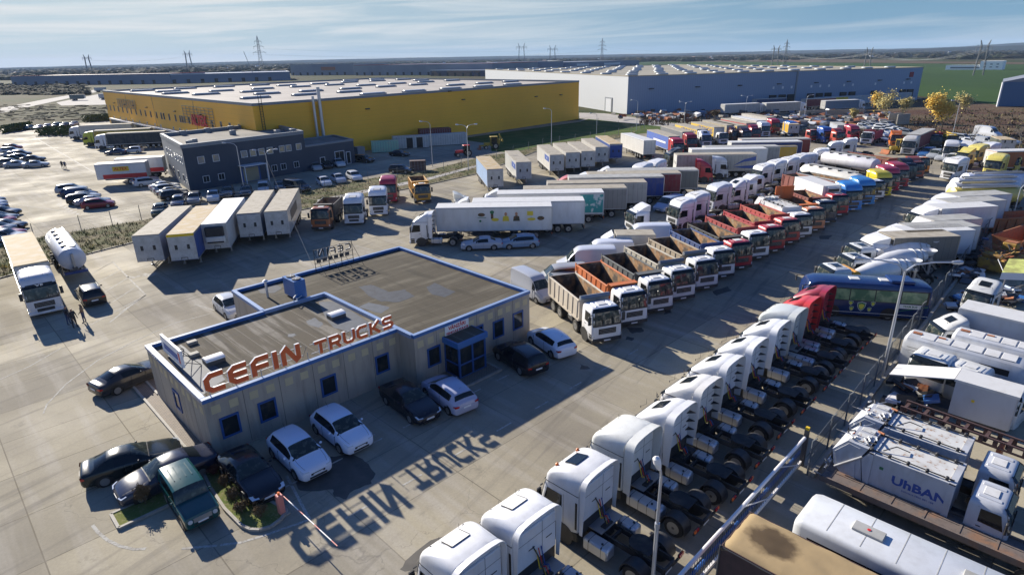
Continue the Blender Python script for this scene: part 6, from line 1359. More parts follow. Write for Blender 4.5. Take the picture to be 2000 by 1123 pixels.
# trailers whose front walls face us
Gw = 'box trailers standing with their front walls towards the yard'
for px, py, h, lab, kind, col, rm in ((982.5, 329.5, -80, 'blue sided trailer with dusty tan roof standing alone by the verge', 'curtain', (.22, .33, .52), 'roof_tan'), (1037.5, 316, -82, 'white trailer with blue printed panel next to the dusty tan roofed one', 'plain', (.52, .53, .52), 'roof_dirty'),
    (1101.5, 302, -83, 'trailer with blue printed side panel, first in the row of seven', 'plain', (.58, .57, .54), 'roof_dirty'), (1132.5, 297.5, -84, 'white trailer, second in the row of seven', 'plain', (.56, .55, .52), 'roof_dirty'), (1162.5, 295, -84.5, 'white trailer, third in the row of seven', 'plain', (.56, .55, .53), 'roof_dirty'),
    (1189, 287, -85, 'white trailer with rust spots on its front, fourth in the row of seven', 'plain', (.55, .53, .5), 'roof_dirty'), (1216, 281, -86, 'blue trailer with saturated blue front wall', 'plain', (.02, .07, .30), 'roof_tan')):
    P = TR(13.6, kind, rm); r_ = P.spawn(spot(0, 1.27, 4.0, px, py, h), h, lab, 'trailer', Gw, dict(body=col))
    if 'blue printed' in lab:
        f = MB().use('blue_text').box(-5.0, -.8, -1.296, -1.276, 2.6, 3.5); o = obj('printed_panel', f, r_); text_obj('Trans', .5, face_M((-2.9, -1.30, 3.05), (1, 0, 0), (0, 0, 1)), o, 'white_text')
    if 'saturated' in lab: 
        f = MB().use('blue_text').box(.02, .03, -1.2, 1.2, 1.3, 3.7); obj('front_panel', f, r_)
# the same row continues, these face us with cabs
h6 = -80; P = TR(13.6, 'plain', 'roof_white'); r6 = P.spawn(spot(-13.6, -1.27, 4.0, 1281, 274, h6 + 180), h6 + 180, 'white food trailer with faded farm picture, its rear doors facing us', 'trailer', Gw, dict(body=(.62, .61, .58)))
for px, py, lab, kind, col, rm, ct, cc, cl in ((1306, 267, 'bright blue curtain trailer with a white stripe', 'curtain', (.03, .10, .42), 'roof_dirty', 'daf', (.45, .012, .025), 'bright red cab pulling the blue striped trailer'),
    (1333, 258, 'grey roofed trailer beside the blue striped one', 'curtain', (.10, .11, .13), 'roof_dirty', 'daf', (.30, .012, .02), 'red cab behind the bright red one'),
    (1362, 253, 'yellow trailer with long dark letters on its side', 'curtain', (.60, .40, .04), 'roof_dirty', 'sca', WHT, 'white high cab pulling the lettered yellow trailer'),
    (1395, 249, 'trailer with yellow front right of the lettered one', 'curtain', (.55, .36, .02), 'roof_dirty', 'lown', WHT, 'white low cab right of the lettered yellow trailer'),
    (1420, 245, 'dusty trailer between two yellow fronted ones', 'curtain', (.35, .30, .2), 'roof_dirty', 'low', (.10, .03, .03), 'dark red brown cab, first of two dark ones'),
    (1440, 246, 'second yellow fronted dusty trailer', 'curtain', (.55, .36, .02), 'roof_dirty', 'low', (.08, .035, .04), 'dark cab beside the first dark red brown cab'),
    (1458, 241, 'low red trailer in the dusty row', 'curtain', (.36, .05, .05), 'roof_dirty', 'low', (.40, .03, .05), 'red low roofed cab at the end of the dusty row'),
    (1478, 236, 'pale trailer with white side behind the round roofed cab', 'curtain', (.5, .48, .44), 'roof_white', 'daf', WHT, 'white round roofed cab near the right end of the dusty row'),
    (1498, 230, 'trailer with red corner at the right end of the dusty row', 'plain', (.52, .5, .48), 'roof_dirty', 'daf', (.45, .015, .03), 'bright red cab at the right end of the dusty row')):
    P = TR(13.6, kind, rm); h = -83 if px < 1400 else -82; p = spot(0, -1.27, 4.0, px, py, h)
    r_ = P.spawn(p, h, lab, 'trailer', Gw, dict(body=col)); a, b = rot2(h); TT[ct].spawn(p + a * 2.9, h, cl, 'truck', 'cabs of the dusty row', dict(cab=cc))
    if 'lettered' in cl: text_obj('ATUMAGAS', 1.7, face_M((-5.2, -1.30, 2.9), (1, 0, 0), (0, 0, 1)), r_, 'blue_text', bold=.03)
    if 'stripe' in lab: obj('printed_stripe', MB().use('letter_edge').box(-9, -1.5, -1.292, -1.28, 2.3, 2.7), r_)

# left block of five trailers and the lorries at the left edge
Gl = 'five trailers side by side left of the yard'
LT = [('white grey trailer with dusty tan roof, leftmost of the five', 'plain', (.42, .42, .41), 'roof_dirty', (310, 457), 103, 0), ('trailer with yellow edged tan roof and blue curtain side', 'curtain', (.03, .08, .30), 'roof_tan', (377, 455), 104, 0), ('white refrigerated trailer with dark cooling unit on its front', 'plain', (.62, .62, .58), 'roof_white', (441, 435), 104, 1),
      ('grey white trailer with blue side, fourth of the five', 'curtain', (.04, .09, .22), 'roof_dirty', (507, 415), 103, 0), ('grey white trailer with printed side, rightmost of the five', 'plain', (.46, .45, .43), 'roof_dirty', (560, 411), 102, 0)]
for lab, kind, col, rm, (px, py), h, rf in LT:
    P = TR(13.6, kind, rm, bool(rf)); r_ = P.spawn(spot(0, 1.27, 4.0, px, py, h - 180), h - 180, lab, 'trailer', Gl, dict(body=col))
    if 'yellow edged' in lab: obj('roof_edge', MB().use('yellow_tag').box(.012, .03, -1.29, 1.29, 3.72, 3.98), r_)
    if 'printed side' in lab: obj('printed_panel', MB().use('hub_dark').box(-9, -2.5, 1.276, 1.296, 2.2, 3.4), r_)
P = TR(13.6, 'curtain', 'roof_tan'); P.spawn(spot(0, -1.27, 4.0, 25, 521, -49), -49, 'cream roofed trailer behind the white cab lettered XF', 'trailer', None, dict(body=(.40, .40, .38)))
a, b = rot2(-49); xf = TT['daf'].spawn(spot(0, -1.27, 4.0, 25, 521, -49) + a * 3.6, -49, 'white tractor unit lettered XF over its windscreen, facing us', 'truck', None, dict(cab=(.66, .67, .70)))
text_obj('XF', .36, face_M((-.20, 0, 2.83), (0, 1, 0), (.25, 0, 1)), xf, 'white_text', bold=.01, ext=.02, sx=1.3); obj('name_strip', MB().use('black').add([(-.16, -.95, 2.70), (-.16, .95, 2.70), (-.26, .95, 2.99), (-.26, -.95, 2.99)], [(0, 1, 2, 3)]), xf)
P = TR(13.6, 'plain', 'roof_dirty'); P.spawn(spot(0, 1.27, 4.0, 12, 524, -49), -49, 'trailer cut by the left picture edge with open dark front', 'trailer', None, dict(body=(.45, .46, .48))).location += Vector((-2.5, -2.3, 0))
TKf.spawn(spot(.1, 0, 2.35, 142, 507, -49), -49, 'big white tank trailer with dark walkway and blue front bar', 'tank trailer', None, dict(body=(.66, .68, .72), trim=(.02, .06, .25)))
# loose tractors and tippers in the middle
Gn = 'loose trucks facing us along the verge'
OCR = make_tipper('skip_truck', axles=3, L=7.0, visor='guard'); OCR.spawn(spot(.06, -1.23, .38, 608, 448, -88), -88, 'orange cab truck with dark loading body behind it', 'truck', Gn, dict(cab=(.42, .13, .04), tub=(.05, .05, .055)))
T_man.spawn(spot(.06, -1.24, .38, 673, 437, -84), -84, 'white high cab tractor unit with black bumper facing us', 'truck', Gn, dict(cab=(.66, .68, .72)))
T_man.spawn(spot(.06, -1.24, .38, 722, 420, -82), -82, 'white high cab tractor unit with wide black grille beside the dark red cab', 'truck', Gn, dict(cab=(.66, .68, .72)))
T_daf.spawn(spot(.06, 1.24, .38, 776, 393, -84), -84, 'dark red high cab tractor unit behind the white ones', 'truck', Gn, dict(cab=(.34, .012, .04)))
TP3.spawn(spot(.06, -1.23, .38, 811, 396, -75), -75, 'yellow orange tipper truck with ribbed body facing us by the verge', 'tipper truck', Gn, dict(cab=(.58, .28, .02), tub=(.50, .26, .04), visor=(.5, .3, .05)))
# second row: white tractor units facing left behind the tippers
Gs = 'white tractor units behind the tippers'
for kd, px, py, h, lab, cl in (('man', 1322, 447, 200, 'white high cab tractor unit at the head of the second row, side door facing us', WHT), ('man', 1350, 433, 200, 'white high cab directly behind the head of the second row', WHT), ('daf', 1393, 412, 200, 'white cab with blue rear edge in the second row', (.60, .63, .68)),
    ('sca', 1428, 403, 200, 'white rounded cab right of the blue edged one', WHT), ('low', 1453, 391, 200, 'white lower cab with spoiler in the second row', WHT), ('lown', 1471, 379, 200, 'white low cab chassis in the middle of the second row', WHT), ('man', 1483, 366, 200, 'white cab, fourth from the far end of the second row', WHT),
    ('man', 1508, 357, 200, 'white cab with red seat window, third from the far end of the second row', WHT), ('man', 1533, 350, 200, 'white cab, second from the far end of the second row', WHT), ('man', 1556, 343, 200, 'white cab at the far end of the second row', WHT)):
    cabat(kd, px, py, .4, 0, 1.2, h, lab, cl, Gs)
for px, py, lab in ((1590, 333, 'white cab seen from behind, nearest of the four turned away'), (1612, 322, 'white cab turned away beside the nearest one'), (1640, 306, 'white cab turned away behind the tank trailers'), (1668, 299, 'white cab turned away, farthest of the four')):
    TT['man'].spawn(spot(-2.25, 1.25, 1.0, px, py, 165), 165, lab, 'truck', 'white cabs turned away from us', dict(cab=WHT))
cabat('low', 1236, 455, .6, 0, 1.2, 195, 'white cab with round spoiler standing alone behind the vans', WHT, None)

# right lane: mixers, box trucks, tankers facing left
Gx = 'concrete mixers side by side'
MX = make_mixer('concrete_mixer')
for px, py, tk, lab in ((1634, 529, ORG, 'concrete mixer with orange water tank beside the blue coach'), (1672, 508, WHT, 'concrete mixer with white water tank, middle one of three'), (1685, 487, (.6, .62, .62), 'concrete mixer farthest from the coach, dark roof hatch')):
    MX.spawn(spot(-.45, 1.1, 2.9, px, py, 185), 185, lab, 'concrete mixer', Gx, dict(cab=(.60, .62, .62), drum=(.66, .67, .69), tankc=(.62, .30, .04) if tk == ORG else WHT))
Gb = 'box trucks in the right hand row'
BXa = make_boxtruck('box_truck', 'mid', 6.5, 3.6, kind='curtain', roofm='roof_dirty'); BXb = make_boxtruck('box_truck', 'mid', 7.0, 3.6, roofm='roof_white'); BXc = make_boxtruck('box_truck', 'mid', 7.0, 3.6, roofm='roof_grey'); BXs = make_boxtruck('light_box_truck', 'small', 5.6, 3.2, -1.8, small=True, roofm='roof_grey', W=1.15)
def bx(P, Lb, x0, H, px, py, h, lab, col, cabc=WHT, W_=1.25): P.spawn(spot(x0 - Lb, W_, H, px, py, h), h, lab, 'box truck', Gb, dict(cab=cabc, body=col))
bx(BXa, 6.5, -2.35, 3.6, 1877, 461, 183, 'box truck with grey brown curtain body and ribbed dirty roof beside the mixers', (.20, .185, .16))
bx(BXb, 7.0, -2.35, 3.6, 1907, 449, 184, 'box truck with bright white roof and dark green upper edge', (.58, .62, .68)); bx(BXc, 7.0, -2.35, 3.6, 1917, 442, 185, 'white box truck with grey tan roof behind the bright white roofed one', (.60, .62, .65))
bx(BXs, 5.6, -1.8, 3.2, 1920, 427, 186, 'small light box truck with pinkish side and grey roof', (.55, .52, .54), W_=1.15); bx(BXb, 7.0, -2.35, 3.6, 1951, 402.5, 187, 'white box truck with white roof and rounded roof spoiler', (.56, .57, .60))
bx(BXc, 7.0, -2.35, 3.6, 1967, 391, 187, 'white box truck with grey roof, second from the tankers', (.58, .60, .64)); bx(BXc, 7.0, -2.35, 3.6, 1978, 379, 187, 'white box truck with grey roof next to the yellow tanker', (.58, .60, .66))
TKr = make_tanker('tanker_truck', 9.0)
for px, py, lab, col in ((1862, 367, 'yellow tanker next to the box trucks', (.58, .46, .10)), (1862, 357, 'silver white tanker with double rails, next to the yellow one', (.62, .63, .64)), (1868, 348, 'white tanker with row of roof hatches', (.66, .67, .70)), (1888, 339, 'white blue tanker farthest from the box trucks', (.60, .64, .74))):
    TKr.spawn(spot(-.1, 0, 3.4, px, py, 181), 181, lab, 'tanker', 'tankers in the right hand row', dict(body=col))
Gr = 'tractor units of the far right group'
for kd, px, py, h, lab, cl in (('man', 1863, 352, 200, 'white cab with dark windscreen in front of the white blue tanker', WHT), ('daf', 1868, 314, 235, 'big white high cab with wide white grille facing lower left', WHT), ('low', 1886, 328, 205, 'pale yellow cab, nearest of the yellow group', LYEL), ('daf', 1905, 322, 200, 'pale yellow high cab beside the nearest yellow one', LYEL), ('low', 1890, 314, 215, 'white small cab behind the yellow group', WHT), ('daf', 1925, 318, 195, 'white high cab coupled to the orange sided trailer', WHT), ('daf', 1950, 346, 215, 'pale yellow high cab with dark windscreen right of the orange trailer', LYEL), ('low', 1986, 338, 215, 'pale yellow cab cut by the right picture edge', LYEL)):
    cabat(kd, px, py, .4, 0, 1.2, h, lab, cl, Gr)
TR(13.6, 'curtain', 'roof_white').spawn(spot(0, 1.27, 4.0, 1948, 296, 181), 181, 'orange brown curtain trailer at the right picture edge', 'trailer', None, dict(body=(.36, .11, .03)))
# back row of mixed cabs facing us
hq = heading((1822, 249), (1793, 261), 4.0); Gy = 'mixed cabs of the farthest row facing us'
for kd, px, py, h, lab, cl in (('daf', 1543, 266, -78, 'bright blue cab at the left end of the farthest row', (.02, .16, .50)), ('lown', 1559, 267, -78, 'dark grey cab beside the bright blue one', (.03, .035, .04)), ('lown', 1581, 277, -78, 'red low cab near the left end of the farthest row', (.40, .05, .04)), ('daf', 1608, 279, -78, 'deep blue cab with rack on its roof in the farthest row', (.02, .09, .36)),
    ('low', 1632, 282, -78, 'orange red cab in the middle of the farthest row', (.42, .05, .03)), ('daf', 1661, 275, -78, 'dark pink red high cab behind the orange red one', (.36, .02, .05))):
    trac(kd, px, py, h, lab, cl, Gy)
TP4.spawn(spot(.06, -1.23, .38, 1678, 281, hq), hq, 'tipper with white cab and dark pink body in the farthest row', 'tipper truck', Gy, dict(cab=WHT, tub=(.30, .03, .07), visor=(.2, .03, .05)))
trac('low', 1736, 287, -112, 'bright orange cab in front of the maroon curtain trailer', (.62, .16, .02), Gy)
p = spot(0, -1.27, 4.0, 1771, 262, hq); TR(13.6, 'curtain', 'roof_grey').spawn(p, hq, 'maroon curtain trailer with grey roof in the farthest row', 'trailer', Gy, dict(body=(.16, .02, .035))); a, b = rot2(hq); T_daf.spawn(p + a * 2.9, hq, 'white cab pulling the maroon curtain trailer', 'truck', Gy, dict(cab=(.6, .58, .54)))
TP4.spawn(spot(.06, -1.23, .38, 1812, 288, -118), -118, 'black cab tipper with red body in the farthest row', 'tipper truck', Gy, dict(cab=(.015, .03, .035), tub=(.42, .03, .04), visor=(.4, .03, .04)))
TP3.spawn(spot(.06, -1.23, .38, 1845, 289, -105), -105, 'yellow cab tipper right of the black cabbed one', 'tipper truck', Gy, dict(cab=(.62, .42, .02), tub=(.58, .4, .03), visor=(.5, .4, .05)))
TR(8, 'curtain', 'roof_grey', H=3.6).spawn(spot(0, -1.27, 3.6, 1636, 245, -105), -105, 'pale blue grey covered trailer behind the farthest row of cabs', 'trailer', None, dict(body=(.34, .37, .43)))
TR(6.0, 'plain', 'roof_tan', H=3.4).spawn(spot(0, -1.27, 3.4, 1541, 243, -100), -100, 'small yellow box body left of the farthest row', 'trailer', None, dict(body=(.58, .36, .03)))
TR(6.0, 'curtain', 'roof_tan', H=3.0).spawn(spot(0, -1.2, 3.0, 1957, 273, -110), -110, 'dark green trailer with tan roof by the far right cars', 'trailer', None, dict(body=(.05, .06, .045)))
BH = make_backhoe('backhoe_loader'); BH.spawn(spot(1.6, 1.0, 0, 1730, 303, 190), 190, 'yellow backhoe loader parked on the open lane, bucket to the left', 'backhoe loader', 'yellow loaders', dict(body=(.36, .25, .02)))
BH.spawn(at(945, 292), 190, 'yellow backhoe loader on the grass by the yellow warehouse', 'backhoe loader', 'yellow loaders', dict(body=(.42, .30, .04)))
# lorries at the docks and beyond
Gd = 'lorries at the docks of the yellow warehouse'
for px, py, lab, col, cc in ((136, 272, 'white lorry trailer at the docks, farthest left', (.56, .55, .5), WHT), (163, 284, 'yellow sided trailer with yellow green cab at the docks', (.50, .38, .06), (.52, .56, .04)), (186, 291, 'black trailer with white cab at the docks', (.03, .04, .05), WHT)):
    h = 196; p = spot(.1, 1.22, .4, px, py, h); T_daf.spawn(p, h, lab.replace('trailer', 'tractor unit').replace('sided ', ''), 'truck', Gd, dict(cab=cc)); a, b = rot2(h); TR(13.6, 'plain' if 'white lorry' in lab else 'curtain', 'roof_dirty').spawn(p - a * 2.9, h, lab, 'trailer', Gd, dict(body=col))
al = TR(8, 'plain', 'roof_white', H=3.9)
for px, py, lab in ((183, 322, 'white box body with red lower band and small ALTEX board, nearest one'), (222, 312, 'white box body with red lower band, farther of the two')):
    r_ = al.spawn(spot(0, 1.27, 3.9, px, py + 0, 196), 196, lab, 'trailer', 'white and red delivery bodies', dict(body=(.62, .62, .62)))
    for s in (1,): obj('red_band', MB().use('red_text').box(-8, -1, 1.276, 1.296, 1.25, 2.0), r_); o = obj('name_board', MB().use('yellow_tag').box(-5.3, -2.7, 1.276, 1.3, 2.5, 3.3), r_); text_obj('ALTEX', .7, face_M((-4, 1.302, 2.9), (-1, 0, 0), (0, 0, 1)), o, 'red_text', bold=.02)
for px, py, h, lab, col, cc in ((1410, 228, 15, 'grey trailer with white cab beyond the dusty row', (.30, .33, .36), WHT), (1490, 225, 14, 'grey trailer with white edge and white cab before the grey warehouse', (.36, .35, .33), WHT), (1605, 220, 12, 'low blue grey trailer before the dock doors', (.16, .22, .30), WHT)):
    p = at(px, py); TR(13.6, 'curtain', 'roof_white').spawn(p, h, lab, 'trailer', 'lorries in front of the grey warehouse', dict(body=col)).location = p + rot2(h)[0] * 13.6; T_daf.spawn(p + rot2(h)[0] * 16.5, h, 'tractor unit of the ' + lab.split(' with ')[0].split(' before ')[0], 'truck', 'lorries in front of the grey warehouse', dict(cab=cc))
for px, py, h, lab, col in ((1500, 214, 17, 'dark blue trailer in the shade of the grey warehouse', (.02, .05, .14)), (1595, 214, 17, 'maroon trailer at the dock doors', (.14, .02, .03)), (1620, 211, 17, 'yellow trailer at the dock doors', (.5, .38, .02)), (1675, 208, 17, 'pale blue trailer at the dock doors behind the yellow trees', (.3, .38, .46)), (1746, 202, 17, 'pale blue grey trailer at the right end of the dock doors', (.32, .38, .44))):
    TR(13.6, 'curtain', 'roof_grey').spawn(at(px, py) + rot2(h)[0] * 7, h, lab, 'trailer', 'lorries in front of the grey warehouse', dict(body=col))
for px, py, lab in ((115, 198, 'dark green lorry on the apron beside the pale road'), (172, 196, 'white lorry near the left corner of the yellow warehouse'), (168, 181, 'grey lorry driving on the pale road')):
    TR(8, 'curtain', 'roof_dirty', H=3.6).spawn(at(px, py) + Vector((14, 4, 0)), 15, lab, 'lorry', 'lorries on the pale road', dict(body=(.12, .16, .15) if 'green' in lab else (.5, .52, .52)))

# prints on the trailers seen from the side
mat('print_teal', (.03, .28, .27), .5, noise=(1.1, (.55, .60, .58), .5, .56, 1)); mat('print_brown', (.14, .07, .03), .5, noise=(3, (.05, .05, .03), .45, .55, 1)); mat('print_yellow', (.68, .52, .04), .5); mat('print_skin', (.45, .22, .12), .5)
def disc(m, x, z, rx, rz, y, n=14): m.add([(x + rx * math.cos(2 * math.pi * i / n), y, z + rz * math.sin(2 * math.pi * i / n)) for i in range(n)], [tuple(range(n))])
Y = 1.2765
m = MB().use('print_teal').box(-13.5, -10.6, Y - .01, Y + .012, 1.4, 3.75); obj('printed_picture', m, n3)
m = MB(); m.use('print_brown'); disc(m, -5.35, 3.1, .42, .22, Y + .006); m.use('badge_green').box(-5.9, -4.9, Y, Y + .006, 2.72, 2.78); disc(m, -5.2, 2.35, .14, .14, Y + .006)
m.use('print_brown').box(-6.75, -6.45, Y, Y + .005, 2.6, 3.4); m.use('badge_green'); disc(m, -6.6, 3.4, .25, .2, Y + .007); m.use('print_yellow'); disc(m, -6.95, 2.5, .45, .2, Y + .008)
for x, c in ((-8.2, 'print_yellow'), (-9.45, 'print_brown')): m.use('print_skin'); disc(m, x, 3.15, .16, .22, Y + .01); m.use(c); m.add([(x - .4, Y + .006, 2.3), (x + .4, Y + .006, 2.3), (x + .32, Y + .006, 2.85), (x, Y + .006, 3.0), (x - .32, Y + .006, 2.85)], [(0, 1, 2, 3, 4)])
m.use('print_yellow').box(-11.4, -10.7, Y, Y + .006, 2.95, 3.45); disc(m, -11.2, 2.5, .5, .18, Y + .006); m.use('print_brown'); disc(m, -12.3, 2.6, .42, .25, Y + .006); obj('printed_picture', m, n1)
m = MB().use('blue_text'); m.add([(-13.5, Y + .01, 3.6), (-11.5, Y + .01, 3.1), (-9.6, Y + .01, 2.0), (-11.5, Y + .01, 2.7), (-13.5, Y + .01, 2.9)], [(0, 1, 2, 3, 4)]); m.add([(-13.5, Y + .01, 2.1), (-11.5, Y + .01, 2.0), (-9.6, Y + .01, 1.8), (-11.5, Y + .01, 1.6), (-13.5, Y + .01, 1.55)], [(0, 1, 2, 3, 4)]); obj('printed_swoosh', m, sw)
m = MB().use('print_brown'); disc(m, -6, 2.2, 1.1, .5, -Y - .006); m.use('red_text'); disc(m, -6, 2.6, .7, .4, -Y - .008); m.use('red_text').box(-11.5, -9.5, -Y - .006, -Y, 2.7, 2.85); obj('printed_picture', m, r6)

# ------------------------------------------------------------------ cars and vans
CP = {}
def car(kind, px, py, h, lab, col, lx=0.0, ly=0.0, lz=.5, group=None, far=False, cat=None, end=0, scale=None):
    """anchor: middle of the front bumper, or of the rear one with end=1"""
    k = (kind, far)
    nm = dict(hatch='hatchback_car', sedan='sedan_car', coupe='coupe_car', wagon='estate_car', jeep='off_road_car', smallvan='small_van', van='panel_van', minibus='minibus')[kind]
    if k not in CP: CP[k] = make_car(nm, kind, far)
    x = lx if not end else -CARS[kind]['L']
    if scale: x *= scale
    r = CP[k].spawn(spot(x, ly, lz, px, py, h), h, lab, cat or ('van' if kind in ('smallvan', 'van', 'minibus') else 'car'), group, dict(body=col))
    if scale: r.scale = (scale,) * 3
    return r
Go = 'cars parked around the office'
car('coupe', 182, 762, 58, 'dark grey coupe on open concrete left of the office, rear towards us', (.035, .036, .04), end=1, lz=.6, group=Go)
car('coupe', 158, 931, 33, 'black green coupe with glossy roof, outermost of the three at the paved strip', (.012, .018, .018), end=1, lz=.5, group=Go)
car('sedan', 226, 968, -136, 'dark blue grey sedan between the black coupe and the green off road car', (.028, .034, .06), lz=.5, group=Go)
car('jeep', 397, 1012, -47, 'dark teal boxy off road car with ribbed roof beside the flower bed', (.006, .06, .062), lz=.65, group=Go, scale=.88)
car('coupe', 527, 968, -46, 'black car with double grille against the office wall beside the flower bed', (.008, .009, .014), lz=.5, group=Go)
car('hatch', 622, 921, -46, 'white hatchback with dark windscreen, beside the big oil stain', (.66, .72, .84), lz=.5, group=Go); car('hatch', 706, 870, -46, 'white hatchback with dark windscreen, second along the office wall', (.66, .72, .84), lz=.5, group=Go)
car('sedan', 841, 815, -50, 'black sedan facing us in front of the inner corner of the office', (.012, .013, .02), lz=.5, group=Go)
car('hatch', 913, 795, 127, 'silver lilac car with rear window towards us beside the blue porch', (.42, .44, .58), end=1, lz=.6, group=Go)
car('wagon', 1053, 722, 124, 'black estate car near the right office corner', (.012, .012, .018), end=1, lz=.6, group=Go)
car('hatch', 1109, 688, 120, 'white hatchback with dark rear window near the nearest tipper', (.64, .68, .76), end=1, lz=.6, group=Go)
car('hatch', 468, 612, -48, 'small white hatchback partly behind the lower office roof', (.60, .61, .62), lz=.6, group=Go); car('hatch', 372, 676, -140, 'silver car mostly hidden behind the left office roof edge', (.30, .31, .32), lz=.6, group=Go)
car('wagon', 186, 588, 131, 'dark estate car with glaring roof right of the white tank trailer', (.03, .028, .026), end=1, lz=.6)
car('sedan', 900, 481, 184, 'silver sedan side on in front of the fruit picture trailer', (.34, .37, .43), lz=.4, group='two cars before the long white trailers'); car('hatch', 978, 478, 186, 'pale blue hatchback side on right of the silver sedan', (.20, .29, .40), lz=.4, group='two cars before the long white trailers')
car('minibus', 1285, 410, 222, 'white and blue small bus van facing lower left between trailers and cabs', (.28, .36, .52), lz=.5)
Gv = 'vans behind the tippers'
car('van', 1073, 583, -58, 'white van with sloping windscreen at the right office corner', (.46, .48, .52), lz=.6, group=Gv, scale=.86); car('minibus', 1044, 548, 188, 'silver minibus with side windows behind the corner van', (.34, .34, .34), lz=.6, group=Gv); car('wagon', 1040, 560, 195, 'grey estate car between the corner van and the silver minibus', (.25, .26, .27), lz=.6, group=Gv)
for lx, px, py, lab in ((-5.9, 1205, 487, 'tall white panel van, nearest of the tall vans'), (-5.9, 1239, 473, 'tall white panel van, second of the tall vans'), (-5.9, 1313, 441, 'tall pale blue white panel van with ribbed roof behind the grey box van')):
    car('van', px, py, 178, lab, (.58, .60, .66), lx=lx, ly=.8, lz=2.55, group=Gv)
BXg = make_boxtruck('box_van', 'small', 4.0, 2.95, -1.8, small=True, roofm='roof_dirty', W=1.1); BXg.spawn(spot(-5.8, 1.1, 2.95, 1281, 459, 177), 177, 'grey white box van between the tall vans', 'van', Gv, dict(cab=WHT, body=(.52, .51, .47)))
bus = make_bus('coach'); hb = 166; br = bus.spawn(spot(-2.2, 1.25, 0, 1622, 619, hb), hb, 'dark blue coach with green tinted windows and club badges', 'bus', None, dict(body=(.012, .03, .11)))
for x, z, sz in ((-4.3, 1.12, .62), (-3.5, 1.35, .32), (-5.1, 1.38, .32), (-3.6, .88, .32), (-4.9, .88, .30)): emblem(br, x, z, 1.268, sz)
f = MB().use('badge_green'); f.add([(-5.9, 1.266, .62), (-6.0, 1.266, .68), (-9.0, 1.266, 1.42), (-9.0, 1.266, 1.34)], [(0, 1, 2, 3)]); obj('stripe', f, br); f = MB().use('letter_edge').box(-8.5, -7.0, 1.262, 1.275, 1.15, 1.5); o = obj('name_board', f, br); text_obj('TEAM BUS', .22, face_M((-7.75, 1.277, 1.33), (-1, 0, 0), (0, 0, 1)), o, 'badge_green', bold=.004)
# left hand lots
CC = [('silver', (.36, .38, .40)), ('white', (.58, .6, .62)), ('black', (.015, .016, .02)), ('dark grey', (.06, .065, .07)), ('grey', (.18, .19, .2)), ('dark blue', (.02, .035, .09)), ('dark red', (.22, .02, .025)), ('dark green', (.02, .05, .04)), ('blue', (.04, .12, .3))]
CD = dict(CC)
ORD = ['first', 'second', 'third', 'fourth', 'fifth', 'sixth', 'seventh', 'eighth', 'ninth', 'tenth', 'eleventh', 'twelfth', 'thirteenth', 'fourteenth', 'fifteenth', 'sixteenth', 'seventeenth', 'eighteenth']
def crow(items, h, where, frm, group, end=1, lz=.35, jit=1.5):
    for i, (kind, px, py, c) in enumerate(items):
        nm = dict(hatch='hatchback', sedan='sedan', coupe='coupe', wagon='estate car', smallvan='small van', van='van', minibus='minibus', jeep='off road car')[kind]
        car(kind, px, py, h + rnd.uniform(-jit, jit), f'{c} {nm}, {ORD[i]} {frm} {where}', CD[c], lz=lz, group=group, far=True, end=end)
crow([('wagon', 109, 376, 'silver'), ('hatch', 119, 381, 'dark blue'), ('smallvan', 130, 386, 'dark blue'), ('sedan', 130, 390, 'silver'), ('wagon', 131, 396, 'black'), ('sedan', 147, 399, 'silver'), ('hatch', 160, 405, 'dark red')], 26, 'in the slanted group on the left lot', 'from the top', 'slanted group of cars on the left lot')
crow([('hatch', 249, 352, 'dark grey'), ('sedan', 255, 357, 'silver'), ('wagon', 261, 363, 'white'), ('sedan', 292, 370, 'white'), ('hatch', 299, 376, 'silver'), ('sedan', 305, 382, 'dark grey'), ('wagon', 312, 389, 'black')], 40, 'beside the navy office', 'from the top', 'cars beside the navy office')
crow([('hatch', 308, 420, 'dark green'), ('wagon', 346, 405, 'dark blue'), ('wagon', 378, 398, 'grey'), ('hatch', 416, 392, 'white'), ('wagon', 443, 385, 'dark grey'), ('hatch', 480, 382, 'dark grey'), ('smallvan', 515, 378, 'silver'), ('hatch', 548, 372, 'dark grey')], -70, 'just behind the five trailers', 'from the left', 'cars lined up behind the five trailers', end=0)
crow([('hatch', 640, 362, 'white'), ('hatch', 668, 356, 'white'), ('wagon', 700, 352, 'white')], -60, 'in the shade right of the navy office', 'from the left', 'white cars right of the navy office', end=0)
crow([('hatch', 622, 332, 'silver'), ('hatch', 643, 328, 'black'), ('wagon', 668, 325, 'white')], -60, 'by the annex wall', 'from the left', 'cars by the annex wall', end=0)
for kind, px, py, h, lab, c in (('minibus', 600, 372, -35, 'black van in the shade of the navy office', 'black'), ('wagon', 805, 335, -20, 'dark estate car at the verge by the small crate', 'black'), ('wagon', 728, 315, -30, 'black pickup shaped car by the yellow wall corner', 'black'), ('sedan', 798, 303, -25, 'black sedan in front of the white container hut', 'black'), ('sedan', 205, 300, 195, 'dark sedan below the black dock trailer', 'dark blue'), ('wagon', 240, 297, 190, 'white estate car below the black dock trailer', 'white')):
    car(kind, px, py, h, lab, CD[c], lz=.4, far=True, group='cars between the halls')
crow([(k, x, y, c) for k, x, y, c in (('wagon', 2, 298, 'white'), ('sedan', 3, 306, 'silver'), ('hatch', 20, 304, 'dark grey'), ('sedan', 2, 313, 'dark green'), ('hatch', 19, 311, 'black'), ('sedan', 41, 314, 'dark grey'), ('wagon', -4, 322, 'grey'), ('sedan', 8, 325, 'silver'), ('sedan', 45, 325, 'silver'), ('hatch', 5, 291, 'dark red'))], 20, 'in the upper left corner lot', 'listed', 'cars in the upper left corner lot')
